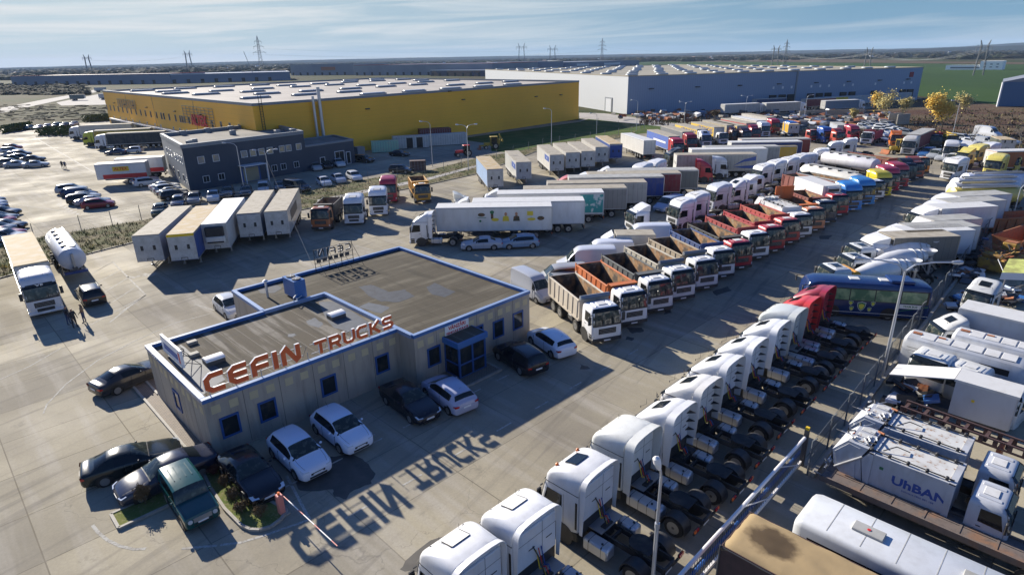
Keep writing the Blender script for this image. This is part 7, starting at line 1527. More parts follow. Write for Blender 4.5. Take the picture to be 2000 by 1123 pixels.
crow([(k, x, y, c) for k, x, y, c in (('hatch', 9, 393, 'dark grey'), ('hatch', 12, 399, 'silver'), ('hatch', 14, 405, 'dark blue'), ('sedan', 39, 415, 'black'), ('sedan', 34, 426, 'dark grey'), ('hatch', 30, 432, 'dark red'), ('sedan', 51, 441, 'black'), ('hatch', 30, 448, 'grey'), ('sedan', 49, 456, 'dark red'), ('wagon', 52, 464, 'silver'))], 12, 'at the left edge above the cream roofed trailer', 'from the top', 'cars at the left edge', end=0)
crow([(k, x, y, c) for k, x, y, c in (('hatch', 50, 253, 'dark green'), ('sedan', 69, 252, 'white'), ('hatch', 86, 250, 'white'), ('wagon', 104, 248, 'dark green'), ('hatch', 121, 247, 'dark grey'), ('hatch', 139, 245, 'silver'))], -80, 'along the far hedge of the left lot', 'from the left', 'cars along the far hedge', end=0)
crow([(k, x, y, c) for k, x, y, c in (('sedan', 1698, 252, 'silver'), ('sedan', 1712, 250, 'silver'), ('hatch', 1726, 250, 'grey'), ('sedan', 1706, 247, 'grey'), ('wagon', 1737, 259, 'silver'), ('wagon', 1733, 267, 'white'), ('sedan', 1752, 255, 'silver'), ('hatch', 1736, 252, 'white'), ('sedan', 1742, 262, 'white'), ('sedan', 1768, 257, 'white'), ('hatch', 1757, 261, 'white'), ('sedan', 1780, 260, 'silver'), ('sedan', 1735, 276, 'silver'), ('wagon', 1790, 265, 'grey'), ('sedan', 1722, 244, 'grey'), ('hatch', 1745, 247, 'silver'))], -70, 'behind the dark pink tipper', 'in the crowded block', 'crowded block of cars at the far edge', end=0)
crow([(k, x, y, c) for k, x, y, c in (('hatch', 1884, 272, 'silver'), ('wagon', 1900, 275, 'silver'), ('sedan', 1888, 283, 'blue'), ('sedan', 1914, 281, 'white'), ('hatch', 1925, 275, 'white'), ('van', 1953, 268, 'white'), ('smallvan', 1946, 283, 'silver'), ('hatch', 1991, 282, 'silver'))], -70, 'right of the yellow cab tipper', 'in the far right group', 'far right group of cars', end=0)
crow([('smallvan', 1799, 305, 'blue'), ('smallvan', 1816, 309, 'silver'), ('smallvan', 1833, 313, 'silver'), ('smallvan', 1850, 318, 'white'), ('smallvan', 1858, 306, 'silver')], 215, 'left of the big white high cab', 'from the left', 'small vans on the open lane', end=0)

# ------------------------------------------------------------------ scrap side behind the fence
cs = Proto('cab_shell'); add_cab(cs, 'mid', hatch='white'); cs2 = Proto('cab_shell'); add_cab(cs2, 'high2', hatch='dark')
Gj = 'loose truck cabs of the breaker yard'
def shell(P, px, py, z, lx, h, lab, s=.85, dz=-.35, col=WH2, ly=0.0):
    r = P.spawn(spot(lx * s, ly * s, (z + dz) * s, px, py, h), h, lab, 'cab', Gj, dict(cab=col), skip=('wheel_arch', 'step', 'bumper', 'grille', 'headlight', 'mirror')); r.location.z = dz * s; r.scale = (s, s, s); return r
shell(cs, 1826, 692, 3.0, -1.2, 218, 'white roof hatch cab without side glass, nearest the fence', s=.9); shell(cs, 1898, 716, 3.0, -1.2, 215, 'white cab with dark open roof hatch behind the bent panel'); shell(cs, 1972, 756, 3.0, -1.2, 212, 'white cab roof with round corners at the right picture edge', s=.8)
shell(cs2, 1858, 625, 3.4, -1.4, 175, 'blue white high cab shell tilted against the long trailer', s=.8); shell(cs, 1918, 632, 3.0, -1.2, 205, 'small white cab with roof hatch in front of the grey panels', s=.72); shell(cs2, 1925, 556, 3.4, -1.4, 215, 'square white high cab under the green billboard', s=.85)
GB2 = make_garbage('refuse_truck')
for px, py, lab in ((1872.6, 951, 'grey white refuse truck with blue lettering URBAN on its side'), (1892, 893, 'grey white refuse truck behind the lettered one, rusty roof')):
    s = .83; r = GB2.spawn(spot(-2.4 * s, -1.25 * s, 3.3 * s, px, py, -46), -46, lab, 'refuse truck', 'refuse trucks in the breaker yard', dict(cab=(.46, .48, .52), body=(.44, .46, .50))); r.scale = (s, s, s)
    if 'URBAN' in lab:
        M = face_M((-4.0, -1.202, 2.15), (1, 0, 0), (0, 0, 1)); text_obj('UhBAN', .72, M, r, 'blue_text', bold=.025, sx=1.15); text_obj('Solicitare 0800 881 188', .16, face_M((-4.0, -1.202, 1.72), (1, 0, 0), (0, 0, 1)), r, 'blue_text')
        o = obj('green_mark', MB().use('badge_green').box(-6.0, -5.8, -1.206, -1.2, 2.5, 2.68), r)
def slabthing(name, label, cat, h, px, py, z, L, Wd, th, mname, lx=0, ly=0, group=None):
    o = empty(name, spot(lx, ly, z, px, py, h), h); tag(o, label, cat, group); return o
# white bus roof, low loader, canvas lorry
b2 = Proto('old_bus'); m = MB().use('paint'); 
def rg(x, w, z0, z1): return [(x, y, z) for y, z in ((w, z0), (w + .02, 1.2), (w, z1 - .3), (w - .04, z1 - .1), (w - .16, z1 - .01))] + [(x, -y, z) for y, z in ((w - .16, z1 - .01), (w - .04, z1 - .1), (w, z1 - .3), (w + .02, 1.2), (w, z0))]
m.loft([rg(0, 1.05, .6, 2.6), rg(-.1, 1.14, .5, 2.74), rg(-.35, 1.2, .45, 2.8), rg(-9.5, 1.2, .45, 2.8), rg(-9.7, 1.1, .5, 2.7)]); b2.part('body', m, 'body', smooth=40)
for x in (-2.4, -6.0): m = MB().use('roof_grey').box(x - .55, x + .55, -.28, .28, 2.79, 2.9, .02); m.use('red_text').cyl((x, 0, 2.9), (x, 0, 2.92), .07, n=8); b2.part('roof_hatch', m, smooth=30)
m = MB().use('roof_grey')
for i in range(7): m.box(-1.2 - i * 1.2, -1.17 - i * 1.2, -1.03, 1.03, 2.789, 2.797)
b2.part('roof_seam', m)
for s in (1, -1): m = MB().use('glass_dark').box(-9.2, -.6, s * 1.19, s * 1.225, 1.4, 2.2); b2.part('window', m)
wheels(b2, -1.8, .85, .4, .25); wheels(b2, -7.6, .85, .4, .25)
b2.spawn(spot(-.1, 1.15, 2.8, 1556, 1012, 135), 135, 'long white old bus roof with two red knobbed hatches', 'bus', None, dict(body=(.60, .62, .64)))
mat('old_planks', (.15, .12, .105), .85, noise=(1.2, (.22, .12, .07), .5, .68, .9), noise2=(5, (.09, .075, .07), .5, .7, .8)); d = MB().use('old_planks'); d.box(0, -11, -.62, -.02, .9, 1.08); d.box(0, -11, .02, .62, .9, 1.08); d.box(0, -11, -.75, -.65, .85, 1.15); d.box(0, -11, .65, .75, .85, 1.15)
for i in range(9): d.box(-.4 - i * 1.3, -.3 - i * 1.3, -.65, .65, 1.08, 1.1)
dp = Proto('low_loader'); dp.part('deck', d); chassis_rails(dp, -1.4, -10, .6, .85); wheels(dp, -8, .6, .4, .25); wheels(dp, -9.1, .6, .4, .25); mm = MB().use('steel').tube([(.3, -.7, 1.2), (-.0, -.5, 1.0)], .05); mm.tube([(.3, .7, 1.2), (0, .5, 1.0)], .05); dp.part('ramp', mm)
dp.spawn(spot(0, .6, 1.05, 1604, 928, 134), 134, 'narrow rusty plank deck trailer between the bus roof and the refuse truck', 'trailer', None)
def wet(cur, m):   # old rain stains with soft ragged edges
    N, L = m['N'], m['L']
    for cx, cy, rx, ry in ((-1.35, -.1, .95, .75), (-4.4, .2, .5, .26)):
        nn = N('ShaderNodeTexNoise'); nn.inputs['Scale'].default_value = 2.2; nn.inputs['Detail'].default_value = 5; L(m['vec'], nn.inputs['Vector'])
        a = N('ShaderNodeVectorMath'); a.operation = 'MULTIPLY_ADD'; a.inputs[1].default_value = (.7, .7, 0); L(nn.outputs['Color'], a.inputs[0]); L(m['vec'], a.inputs[2])
        mp = N('ShaderNodeMapping'); mp.inputs['Location'].default_value = (-(cx + .35) / rx, -(cy + .35) / ry, 0); mp.inputs['Scale'].default_value = (1 / rx, 1 / ry, 0); L(a.outputs[0], mp.inputs[0])
        ln = N('ShaderNodeVectorMath'); ln.operation = 'LENGTH'; L(mp.outputs[0], ln.inputs[0]); cur = m['mix'](m['ramp'](ln.outputs['Value'], .75, 1.15, .88, 0.0), cur, (.065, .045, .03))
    return cur
mat('canvas_tan', (.36, .265, .145), .9, spec=.1, extra=wet, noise=(.5, (.31, .23, .13), .4, .65, .7, (.2, 1, 1)), bump=(4, .3, .02)); mat('plank_brown', (.09, .05, .045), .7, noise=(3, (.06, .035, .03), .4, .7, .8))
cv = Proto('canvas_lorry'); m = MB().use('canvas_tan'); nx, ny = 44, 20; g = []
for i in range(nx + 1):
    row = []
    for j in range(ny + 1):
        y = -1.25 + 2.5 * j / ny; x = -7.5 * i / nx; z = 3.2 + .015 * math.sin(x * 4.1 + y) * math.cos(y * 2.3) + .010 * math.sin(y * 9 + 2 * math.sin(x * 2)) + rnd.uniform(-.008, .008) - (.18 if j in (0, ny) else .03 if j in (1, ny - 1) else 0) - (.14 if i == 0 else .03 if i == 1 else 0); row.append((x, y, z))
    g.append(row)
m.loft(g, False, False, False); top = cv.part('canopy', m, smooth=60)
m = MB().use('plank_brown'); m.box(-7.5, -.02, -1.24, -1.2, 1.1, 3.1); m.box(-7.5, -.02, 1.2, 1.24, 1.1, 3.1); m.box(-.05, 0, -1.2, 1.2, 1.1, 3.1); m.box(-7.5, 0, -1.22, 1.22, 1.0, 1.1); cv.part('box', m)
m = MB().use('hub_dark')
for s in (1, -1): m.tube([(.02, s * 1.25, 1.0), (.02, s * 1.25, 3.1)], .04); m.tube([(0, s * 1.26, 3.05), (-7.5, s * 1.26, 3.05)], .02, 5)
cv.part('frame', m); chassis_rails(cv, -1, -7); wheels(cv, -1.5, 1.0, .5, .3); wheels(cv, -5.8, .95, .5, .5)
cv.spawn(spot(0, 1.25, 3.1, 1408, 1064, 135), 135, 'lorry body with tan canvas roof and dark wet stain at the gate', 'lorry', None)
# purple brown chassis frame
m = MB().use('plank_brown'); s = 1
for y in (-.45, .45):
    m.box(-8.5, 0, y - .05, y + .05, 0, .08); m.box(-8.5, 0, y - .05, y + .05, .38, .46)
    for i in range(15): m.box(-8.5 + i * .6, -8.3 + i * .6, y - .04, y + .04, .08, .38)
for i in range(10): m.box(-8.4 + i * .92, -8.25 + i * .92, -.4, .4, .1, .36)
fr = obj('chassis_frame', m, None, spot(-8.5, 0, 2.0, 1765, 788, -50) + Vector((0, 0, 1.6)), -50); tag(fr, 'long purple brown steel frame with holes lying across the refuse trucks', 'steel frame')
sup = MB().use('rust')
for x in (-8, -4, -.5): sup.box(x - .1, x + .1, -.4, .4, -1.6, 0)
obj('stand', sup, fr)
# broken white body with bent roof panel
bk = empty('broken_box_body', spot(0, 0, 2.4, 1870, 735, -46), -46); tag(bk, 'broken white box body with bent up roof panel', 'box body')
m = MB().use('roof_white'); m.add([(-3.2, -.9, 1.7), (-.0, -.9, 2.6), (-.0, .9, 2.6), (-3.2, .9, 1.7), (-3.2, -.9, 1.64), (0, -.9, 2.54), (0, .9, 2.54), (-3.2, .9, 1.64)], [(0, 1, 2, 3), (4, 7, 6, 5), (0, 4, 5, 1), (2, 6, 7, 3), (0, 3, 7, 4)]); obj('bent_panel', m, bk)
m = MB().use('roof_white'); m.box(.02, 3.0, -.9, .9, 2.45, 2.6); m.use('paint').box(.1, 2.9, -.88, -.82, .4, 2.45); m.box(2.85, 2.95, -.8, .85, .4, 2.45); m.box(.1, 2.9, .82, .88, .4, 2.45); m.use('yellow_tag').box(1.0, 1.15, -.89, -.88, 1.5, 1.65); o = obj('box', m, bk); o.color = (.48, .5, .54, 1)
m = MB().use('hub_dark').box(-3, 2.8, -.7, .7, .2, .5); obj('chassis', m, bk)
# two coach bodies without windows
cb = Proto('bus_shell'); m = MB().use('paint_dull'); m.loft([[(x, y, z) for y, z in ((w, z0), (w + .02, 1.3), (w, z1 - .35), (w - .15, z1 - .06), (w - .35, z1))] + [(x, -y, z) for y, z in ((w - .35, z1), (w - .15, z1 - .06), (w, z1 - .35), (w + .02, 1.3), (w, z0))] for x, w, z0, z1 in ((0, .9, .6, 1.5), (-.9, 1.0, .5, 2.3), (-1.5, 1.02, .5, 2.55), (-7.4, 1.02, .5, 2.6), (-7.6, .95, .6, 2.45))]); cb.part('body', m, 'body', smooth=30)
m = MB().use('roof_white')
for i in range(6): m.box(-2.5 - i * .85, -1.75 - i * .85, -.55, .55, 2.58, 2.63, .02)
cb.part('roof_panel', m); m = MB().use('rust').box(-7.3, -6.8, -.1, .2, 2.6, 2.67); m.box(-5.9, -5.5, .1, .3, 2.63, 2.68); cb.part('rust_patch', m)
for s in (1, -1):
    m = MB().use('black').box(-3.4, -1.9, s * 1.0, s * 1.03, 1.5, 2.15); cb.part('window', m); m = MB().use('hub_dark')
    for i in range(4): m.box(-7.3, -3.6, s * 1.0, s * 1.032, 1.3 + i * .22, 1.33 + i * .22)
    cb.part('side_rib', m)
m = MB().use('glass_dark').add([(-.02, -.8, 1.52), (-.02, .8, 1.52), (-.85, .85, 2.28), (-.85, -.85, 2.28)], [(0, 1, 2, 3)]); cb.part('windscreen', m); wheels(cb, -6.2, .85, .4, .25)
for px, py, lab in ((1768, 660, 'ribbed white bus shell with panelled roof beside the fence'), (1862, 655, 'second ribbed white bus shell farther right')): cb.spawn(spot(-7.5, -1.0, 2.5, px, py, -46), -46, lab, 'bus shell', 'bus shells of the breaker yard', dict(body=(.50, .52, .55)))
lt_ = TR(9.0, 'plain', 'roof_white', H=3.6); lt_.spawn(spot(-9, -1.27, 3.6, 1846, 586, -48), -48, 'long pale trailer with cream roof crossing the breaker yard', 'trailer', None, dict(body=(.42, .45, .50))).scale = (.9, .85, .9)
# skips, wreck, billboard, litter
sk_ = Proto('skip'); m = MB().use('rust'); x = 3.2
m.add([(-x, -1.1, 0), (x, -1.1, 0), (x, 1.1, 0), (-x, 1.1, 0), (-x - .5, -1.35, 2.0), (x + .5, -1.35, 2.0), (x + .5, 1.35, 2.0), (-x - .5, 1.35, 2.0)], [(0, 3, 2, 1), (0, 1, 5, 4), (2, 3, 7, 6), (1, 2, 6, 5), (3, 0, 4, 7)]); m.add([(-x + .1, -1.0, .1), (x - .1, -1.0, .1), (x - .1, 1.0, .1), (-x + .1, 1.0, .1), (-x - .4, -1.27, 2.0), (x + .4, -1.27, 2.0), (x + .4, 1.27, 2.0), (-x - .4, 1.27, 2.0)], [(0, 1, 2, 3), (0, 4, 5, 1), (2, 6, 7, 3), (1, 5, 6, 2), (3, 7, 4, 0)])
m.box(-x - .5, x + .5, -1.42, -1.30, 1.9, 2.05); m.box(-x - .5, x + .5, 1.30, 1.42, 1.9, 2.05)
for i in range(6): m.box(-x + .2 + i * 1.15, -x + .3 + i * 1.15, -1.38, -1.2, .1, 1.95)
sk_.part('box', m)
for px, py, h, lab in ((1968, 452, 8, 'rusty open skip, farther of the pair'), (1990, 490, 30, 'rust red skip with sloping side, nearer of the pair')): sk_.spawn(at(px, py), h, lab, 'skip', 'rusty skips of the breaker yard')
wk = empty('wrecked_loader', at(1950, 528), 30); tag(wk, 'rusty yellow wrecked machine beside the skips', 'machine'); mat('rust_yellow', (.33, .20, .03), .7, noise=(1.5, (.16, .08, .03), .42, .6, .9)); m = MB().use('rust_yellow')
m.box(-2.4, 2.2, -1.1, 1.1, .4, 1.6, .2); m.box(-2.2, -.6, -.9, .9, 1.6, 2.0, .1); m.box(.9, 1.8, -.6, .6, 1.6, 2.6, .1); obj('body', m, wk); m = MB().use('rust')
for i in range(6): m.tube([(-2.2 + i * .7, -1.2, 1.7), (-1.8 + i * .7, 1.1, 1.9 + .3 * (i % 2))], .06)
m.box(1.0, 1.7, -.5, .5, 2.6, 2.7)
for i in range(60): m.use(rnd.choice(['rust', 'rust_yellow', 'rust_yellow', 'hub_dark'])); a = Vector((rnd.uniform(-2.4, 2.2), rnd.uniform(-1.2, 1.2), rnd.uniform(1.5, 2.1))); m.tube([a, a + Vector((rnd.uniform(-.9, .9), rnd.uniform(-.7, .7), rnd.uniform(-.2, .5)))], rnd.uniform(.03, .09), 6)
obj('pipe', m, wk)
bb2 = empty('tilted_billboard', at(1985, 575), -10); tag(bb2, 'yellow green printed panel leaning on a frame at the right edge', 'billboard'); mat('print_green', (.74, .78, .22), .6, noise=(1.2, (.42, .40, .12), .45, .6, .8)); m = MB().use('print_green').add([(-2.2, -1.0, 2.3), (4, -1.0, 2.3), (4, 1.6, 2.75), (-.4, 1.6, 2.75)], [(0, 1, 2, 3)]); m.use('letter_edge').add([(-2.3, -1.1, 1.7), (4, -1.1, 1.7), (4, -1.0, 2.29), (-2.2, -1.0, 2.29)], [(0, 1, 2, 3)]); obj('panel', m, bb2); m = MB().use('steel')
for x in (-1.8, 0, 2, 3.8): m.tube([(x, -1, 0), (x, -1, 1.9)], .05); m.tube([(x, -1, 1.9), (x + .5, 1.5, 2.7)], .04)
obj('frame', m, bb2)
m = MB()
for i in range(420):
    t = rnd.random(); px, py = rnd.choice(((1885 + rnd.gauss(0, 14), 535 + rnd.gauss(0, 9)), (1905 + rnd.gauss(0, 9), 500 + rnd.gauss(0, 14)), (1880 + rnd.gauss(0, 14), 600 + rnd.gauss(0, 8)), (1965 + rnd.gauss(0, 14), 585 + rnd.gauss(0, 7)), (1790 + rnd.gauss(0, 22), 775 + rnd.gauss(0, 14))))
    c = at(px, py); m.use(rnd.choice(['hub_dark', 'black', 'steel', 'rust', 'blue_metal', 'dark_plastic', 'letter_edge', 'hub_dark', 'black'])); sc = rnd.uniform(.08, .42); M = Matrix.Translation(c + Vector((0, 0, sc * rnd.uniform(.2, 2.0)))) @ Matrix.Rotation(rnd.uniform(0, 6), 4, 'Z') @ Matrix.Rotation(rnd.uniform(-.7, .7), 4, 'X'); m.box(-sc, sc * rnd.uniform(.5, 2), -sc, sc, -sc * .25, sc * .25, M=M)
m.use('rubber')
for i in range(46):
    c = at(1893 + rnd.gauss(0, 9), 505 + rnd.gauss(0, 13)); a = Vector((rnd.uniform(-.4, .4), rnd.uniform(-.4, .4), 1)); m.lathe([(-.13, .28), (-.13, .46), (0, .5), (.13, .46), (.13, .28)], c + Vector((0, 0, rnd.choice((.15, .4, .65, .9)))), a, 14)
tag(obj('scrap_litter', m), 'loose scrap sheets and dark junk strewn behind the fence', 'scrap', kind='stuff')
m = MB()
for i in range(900):
    px, py = rnd.choice(((1560 + rnd.gauss(0, 40), 245 + rnd.gauss(0, 7)), (1600 + rnd.gauss(0, 30), 236 + rnd.gauss(0, 6)), (1500 + rnd.gauss(0, 30), 240 + rnd.gauss(0, 5)), (1670 + rnd.gauss(0, 40), 236 + rnd.gauss(0, 8)), (1360 + rnd.gauss(0, 60), 226 + rnd.gauss(0, 3)), (1300 + rnd.gauss(0, 30), 230 + rnd.gauss(0, 3))))
    c = at(px, py); m.use(rnd.choice(['hub_dark', 'black', 'steel', 'rust', 'rust', 'hub_dark', 'kerb_stone', 'hall_white', 'hall_blue'])); sc = rnd.uniform(.3, 1.3); M = Matrix.Translation(c + Vector((0, 0, sc * rnd.uniform(.2, 1.2)))) @ Matrix.Rotation(rnd.uniform(0, 6), 4, 'Z') @ Matrix.Rotation(rnd.uniform(-.5, .5), 4, 'X'); m.box(-sc, sc * rnd.uniform(.5, 2.2), -sc * .6, sc * .6, -sc * .35, sc * .35, M=M)
tag(obj('scrap_heap', m), 'jumble of scrapped vehicle parts in front of the grey warehouse', 'scrap', kind='stuff')

# ------------------------------------------------------------------ containers and odds by the yellow wall
def crate(px, py, L, Wd, H, h, mn, name, lab, cat, extra=None):
    e = empty(name, at(px, py), h); tag(e, lab, cat); m = MB().use(mn).box(0, L, 0, Wd, .15, H, .03); m.use('hub_dark').box(.1, L - .1, .1, Wd - .1, 0, .15); obj('box', m, e)
    m = MB().use('trim_grey')
    for i in range(int(L / .6)): m.box(.25 + i * .6, .31 + i * .6, -.025, -.002, .3, H - .1)
    obj('rib', m, e); return e
mat('mint', (.30, .52, .38), .6, noise=(.8, (.40, .50, .35), .45, .6, .8)); mat('cont_white', (.50, .50, .48), .6, noise=(1, (.4, .38, .34), .4, .7, .7)); mat('cont_red', (.13, .03, .03), .6)
crate(727, 300, 6.2, 2.4, 2.6, 15, 'mint', 'shipping_container', 'pale mint green container in front of the yellow wall', 'container')
e = crate(769, 293, 8.6, 2.4, 3.0, 16, 'cont_white', 'container_hut', 'white container hut with two dark double doors', 'container'); m = MB().use('black').box(3.2, 4.7, -.04, .0, .2, 2.6); m.box(5.6, 7.1, -.04, 0, .2, 2.6); obj('door', m, e)
crate(836, 287, 10, 2.6, 2.8, 18, 'cont_white', 'shipping_container', 'long white container right of the container hut', 'container'); crate(822, 284, 8, 3, 3.8, 18, 'cont_red', 'shipping_container', 'dark red container behind the long white one', 'container')
crate(802, 336, 3.0, 1.6, 2.0, 10, 'plank_brown', 'wooden_crate', 'brown crate standing on the verge by the lamp', 'crate'); crate(700, 310, 2.0, 1.6, 2.4, 50, 'trim_grey', 'metal_cabinet', 'grey metal cabinet beside the annex', 'cabinet')
tr = empty('tractor', at(905, 306), 200); tag(tr, 'small red farm tractor parked on the asphalt by the verge', 'tractor'); m = MB().use('red_text').box(0, 1.8, -.35, .35, .8, 1.4, .1); m.box(-1.5, 0, -.6, .6, 2.3, 2.45, .05); m.use('glass_dark').box(-1.4, -.1, -.55, .55, 1.3, 2.3); obj('body', m, tr)
Pt = Proto('tractor'); wheels(Pt, 0, .8, .75, .45); wheels(Pt, 0, .6, .45, .3)
for x, r, w in ((-1.0, .75, .45), (1.4, .45, .3)):
    for s in (1, -1):
        t, mm = wheel_mesh(r, w, s); o = obj('wheel', t, tr, (x, s * .75, r)); obj('rim', mm, o)
# road barrier
gt = empty('road_barrier', off(.55, -6.9), OA - 90); tag(gt, 'pinkish barrier post with raised white and red arm by the flower bed', 'barrier'); mat('barrier_red', (.60, .22, .18), .5)
m = MB().use('barrier_red').box(-.16, .16, -.14, .14, .1, 1.15, .03); m.use('kerb_stone').box(-.3, .3, -.3, .3, .0, .1); obj('post', m, gt); m = MB().use('lamp_orange').cyl((0, 0, 1.15), (0, 0, 1.28), .06); obj('beacon', m, gt)
m = MB(); 
for i in range(10): m.use('letter_edge' if i % 3 else 'barrier_red'); m.cyl((.1 + i * .5, .18, 1.0 + i * .03), (.1 + (i + 1) * .5, .18, 1.0 + (i + 1) * .03), .026, n=8)
obj('arm', m, gt)

# ------------------------------------------------------------------ lamp posts
def lamp(px, py, h, arms, lab, ang=0, base=None, r=.07, mn='tank_metal', armL=1.4):
    e = empty('street_lamp', base or at(px, py), ang); tag(e, lab, 'street lamp', 'street lamps'); m = MB().use(mn).cyl((0, 0, 0), (0, 0, h * .55), r * 1.25, r, n=10); m.cyl((0, 0, h * .55), (0, 0, h), r, r * .7, n=10); obj('pole', m, e, None)
    for s in arms:
        m = MB().use(mn); pts = [(0, 0, h - .1), (s * armL * .2, 0, h + .35), (s * armL * .6, 0, h + .55), (s * armL, 0, h + .6)]; m.tube(pts, r * .6, 8); o = obj('arm', m, e)
        l = MB().use('tank_metal').lathe([(0, .05), (.1, .10), (.45, .14), (.62, .10), (.66, .02)], (s * armL, 0, h + .6), (s, 0, .05), 12); obj('lamp_head', l, o)
    return e
def lampz(px, py, tx, ty, arms, lab, ang=0, **k): b = at(px, py); return lamp(px, py, z_at(tx, ty, b), arms, lab, ang, **k)
e = empty('street_lamp', at(1272, 1165)); tag(e, 'nearest street lamp with curved neck between the tractor units', 'street lamp', 'street lamps'); b = at(1272, 1165)
def zz(px, py): return z_at(px, py, b)
m = MB().use('tank_metal').cyl((0, 0, 0), (0, 0, zz(1280, 1030)), .085, .075); m.cyl((0, 0, zz(1280, 1030)), (0, 0, zz(1281, 1020)), .1, n=10); m.cyl((0, 0, zz(1281, 1022)), (0, 0, zz(1290, 930)), .065, .05); h0 = zz(1290, 930); m.tube([(0, 0, h0), (-.03, .0, h0 + .25), (-.12, -.02, h0 + .45)], .045); obj('pole', m, e, None); l = MB().use('letter_edge').lathe([(-.12, .05), (0, .10), (.22, .15), (.42, .13), (.5, .03)], (-.12, -.02, h0 + .42), (-.30, 0, 1), 14); obj('lamp_head', l, e)
lampz(1722, 738, 1768, 527, (-1, 1), 'tall double armed lamp by the fence near the blue coach', -12, armL=2.4, r=.085)
for px, py, tx, ty, arms, lab, ang in ((845, 326, 841, 243, (-1,), 'single lamp on the verge before the yellow wall', 20), (915, 335, 912, 250, (-1, 1), 'double lamp on the verge before the yellow wall', 5), (1077, 289, 1077, 217, (-1,), 'single lamp at the right end of the yellow wall', 20), (1165, 263, 1166, 226, (-1,), 'single lamp on the lawn beyond the yellow wall', 0), (1243, 256, 1245, 200, (-1,), 'single lamp by the corner of the grey warehouse', 0),
    (1336, 240, 1337, 203, (-1, 1), 'double lamp before the grey warehouse front', 5), (1455, 227, 1457, 191, (-1, 1), 'second double lamp before the grey warehouse front', 5), (478, 378, 464, 286, (-1,), 'single lamp before the navy office door', 20), (530, 372, 521, 300, (-1, 1), 'double lamp right of the navy office door', 10), (1856, 283, 1869, 202, (-1,), 'slanting lamp pole before the dry bushes', 0), (1978, 425, 1998, 368, (1,), 'lamp pole at the right edge beside the box trucks', 0), (1570, 236, 1571, 190, (1,), 'lone lamp near the dock doors', 0)):
    lampz(px, py, tx, ty, arms, lab, ang)
# ------------------------------------------------------------------ pylons and wires
mat('pylon_steel', (.13, .145, .16), .6)
def lattice(m, p0, p1, w0, w1, n, r=.12, M=None):
    p0, p1 = Vector(p0), Vector(p1)
    def cs(t): c = p0.lerp(p1, t); w = w0 + (w1 - w0) * t; return [c + Vector((a * w, b * w, 0)) for a, b in ((-1, -1), (1, -1), (1, 1), (-1, 1))]
    for i in range(n):
        a, b = cs(i / n), cs((i + 1) / n)
        for k in range(4): m.cyl(a[k], b[k], r, n=4, cap=False, M=M); m.cyl(a[k], b[(k + 1) % 4], r * .6, n=3, cap=False, M=M); m.cyl(b[k], b[(k + 1) % 4], r * .6, n=3, cap=False, M=M)
tops = []
def pylon(px, py, ty, kind, lab, ang=0, lean=0):
    b = at(px, py); H = z_at(px, ty, b); e = empty('pylon', b, ang); tag(e, lab, 'pylon', 'electricity pylons on the plain'); m = MB().use('pylon_steel'); k = max(.10, b.length / 5200)
    if kind == 'T':
        lattice(m, (0, 0, 0), (0, 0, H * .5), H * .075, H * .03, 5, k); lattice(m, (0, 0, H * .5), (0, 0, H * .88), H * .03, H * .018, 5, k); lattice(m, (0, 0, H * .88), (0, 0, H), H * .018, .05, 2, k)
        obj('tower', m, e); m = MB().use('pylon_steel')
        for zf, w in ((.60, .16), (.74, .13), (.86, .09)):
            for s in (1, -1): m.cyl((0, 0, H * zf), (s * H * w, 0, H * zf), k, n=4); m.cyl((0, 0, H * (zf + .05)), (s * H * w, 0, H * zf), k, n=4); m.cyl((s * H * w, 0, H * zf), (s * H * w, 0, H * (zf - .05)), k * .8, n=4)
        obj('cross_arm', m, e); tops.append((b, [(s * H * w, H * (zf - .05)) for zf, w in ((.60, .16), (.74, .13)) for s in (1, -1)], ang))
    else:
        w = H * .2
        for s in (1, -1): lattice(m, (s * w * .75 + lean, 0, 0), (s * w * .5, 0, H * .85), H * .012, H * .016, 9, k); lattice(m, (s * w * .5, 0, H * .85), (s * w * .75, 0, H), H * .016, .1, 2, k)
        obj('tower', m, e); m = MB().use('pylon_steel')
        for zf in (.80, .86): m.cyl((-w * 1.25, 0, H * zf), (w * 1.25, 0, H * zf), k, n=4)
        for i in range(8): x = -w * 1.25 + i * w * 2.5 / 8; m.cyl((x, 0, H * .8), (x + w * .31, 0, H * .86), k * .7, n=3)
        for x in (-1.2, 0, 1.2): m.cyl((x * w, 0, H * .8), (x * w, 0, H * .72), k * .8, n=4)
        obj('cross_arm', m, e); tops.append((b, [(x * w, H * .72) for x in (-1.2, 0, 1.2)], ang))
for a in ((177, 146, 107, 'P', 'portal pylon over the far left hall'), (372, 139, 99, 'P', 'portal pylon left of the tall lattice pylon'), (514, 152, 70, 'T', 'tall lattice pylon behind the yellow hall roof'), (1019, 131, 85, 'P', 'left portal pylon of the middle pair'), (1079, 133, 89, 'P', 'right portal pylon of the middle pair'),
    (1175, 131, 75, 'T', 'slim lattice pylon behind the grey hall roof'), (1512, 133, 89, 'P', 'portal pylon beside the right slim pylon'), (1531, 133, 78, 'T', 'slim lattice pylon over the right end of the grey roof'), (1692, 137, 93, 'P', 'portal pylon at the right end of the grey roof'), (1910, 148, 79, 'P', 'big portal pylon in the green field at the right')): pylon(*a)
cr_ = empty('mast', at(500, 158)); tag(cr_, 'thin leaning crane jib beside the tall lattice pylon', 'mast'); m = MB().use('pylon_steel'); hb_ = z_at(487, 101, at(500, 158)); m.cyl((0, 0, 0), (-9, 0, hb_), .3, n=4); obj('jib', m, cr_)
def wire(a, b, za, zb, sag, r): 
    m = MB().use('pylon_steel'); pts = [a.lerp(b, t / 10) + Vector((0, 0, za + (zb - za) * t / 10 - sag * 4 * (t / 10) * (1 - t / 10))) for t in range(11)]; m.tube(pts, r, 3); return m
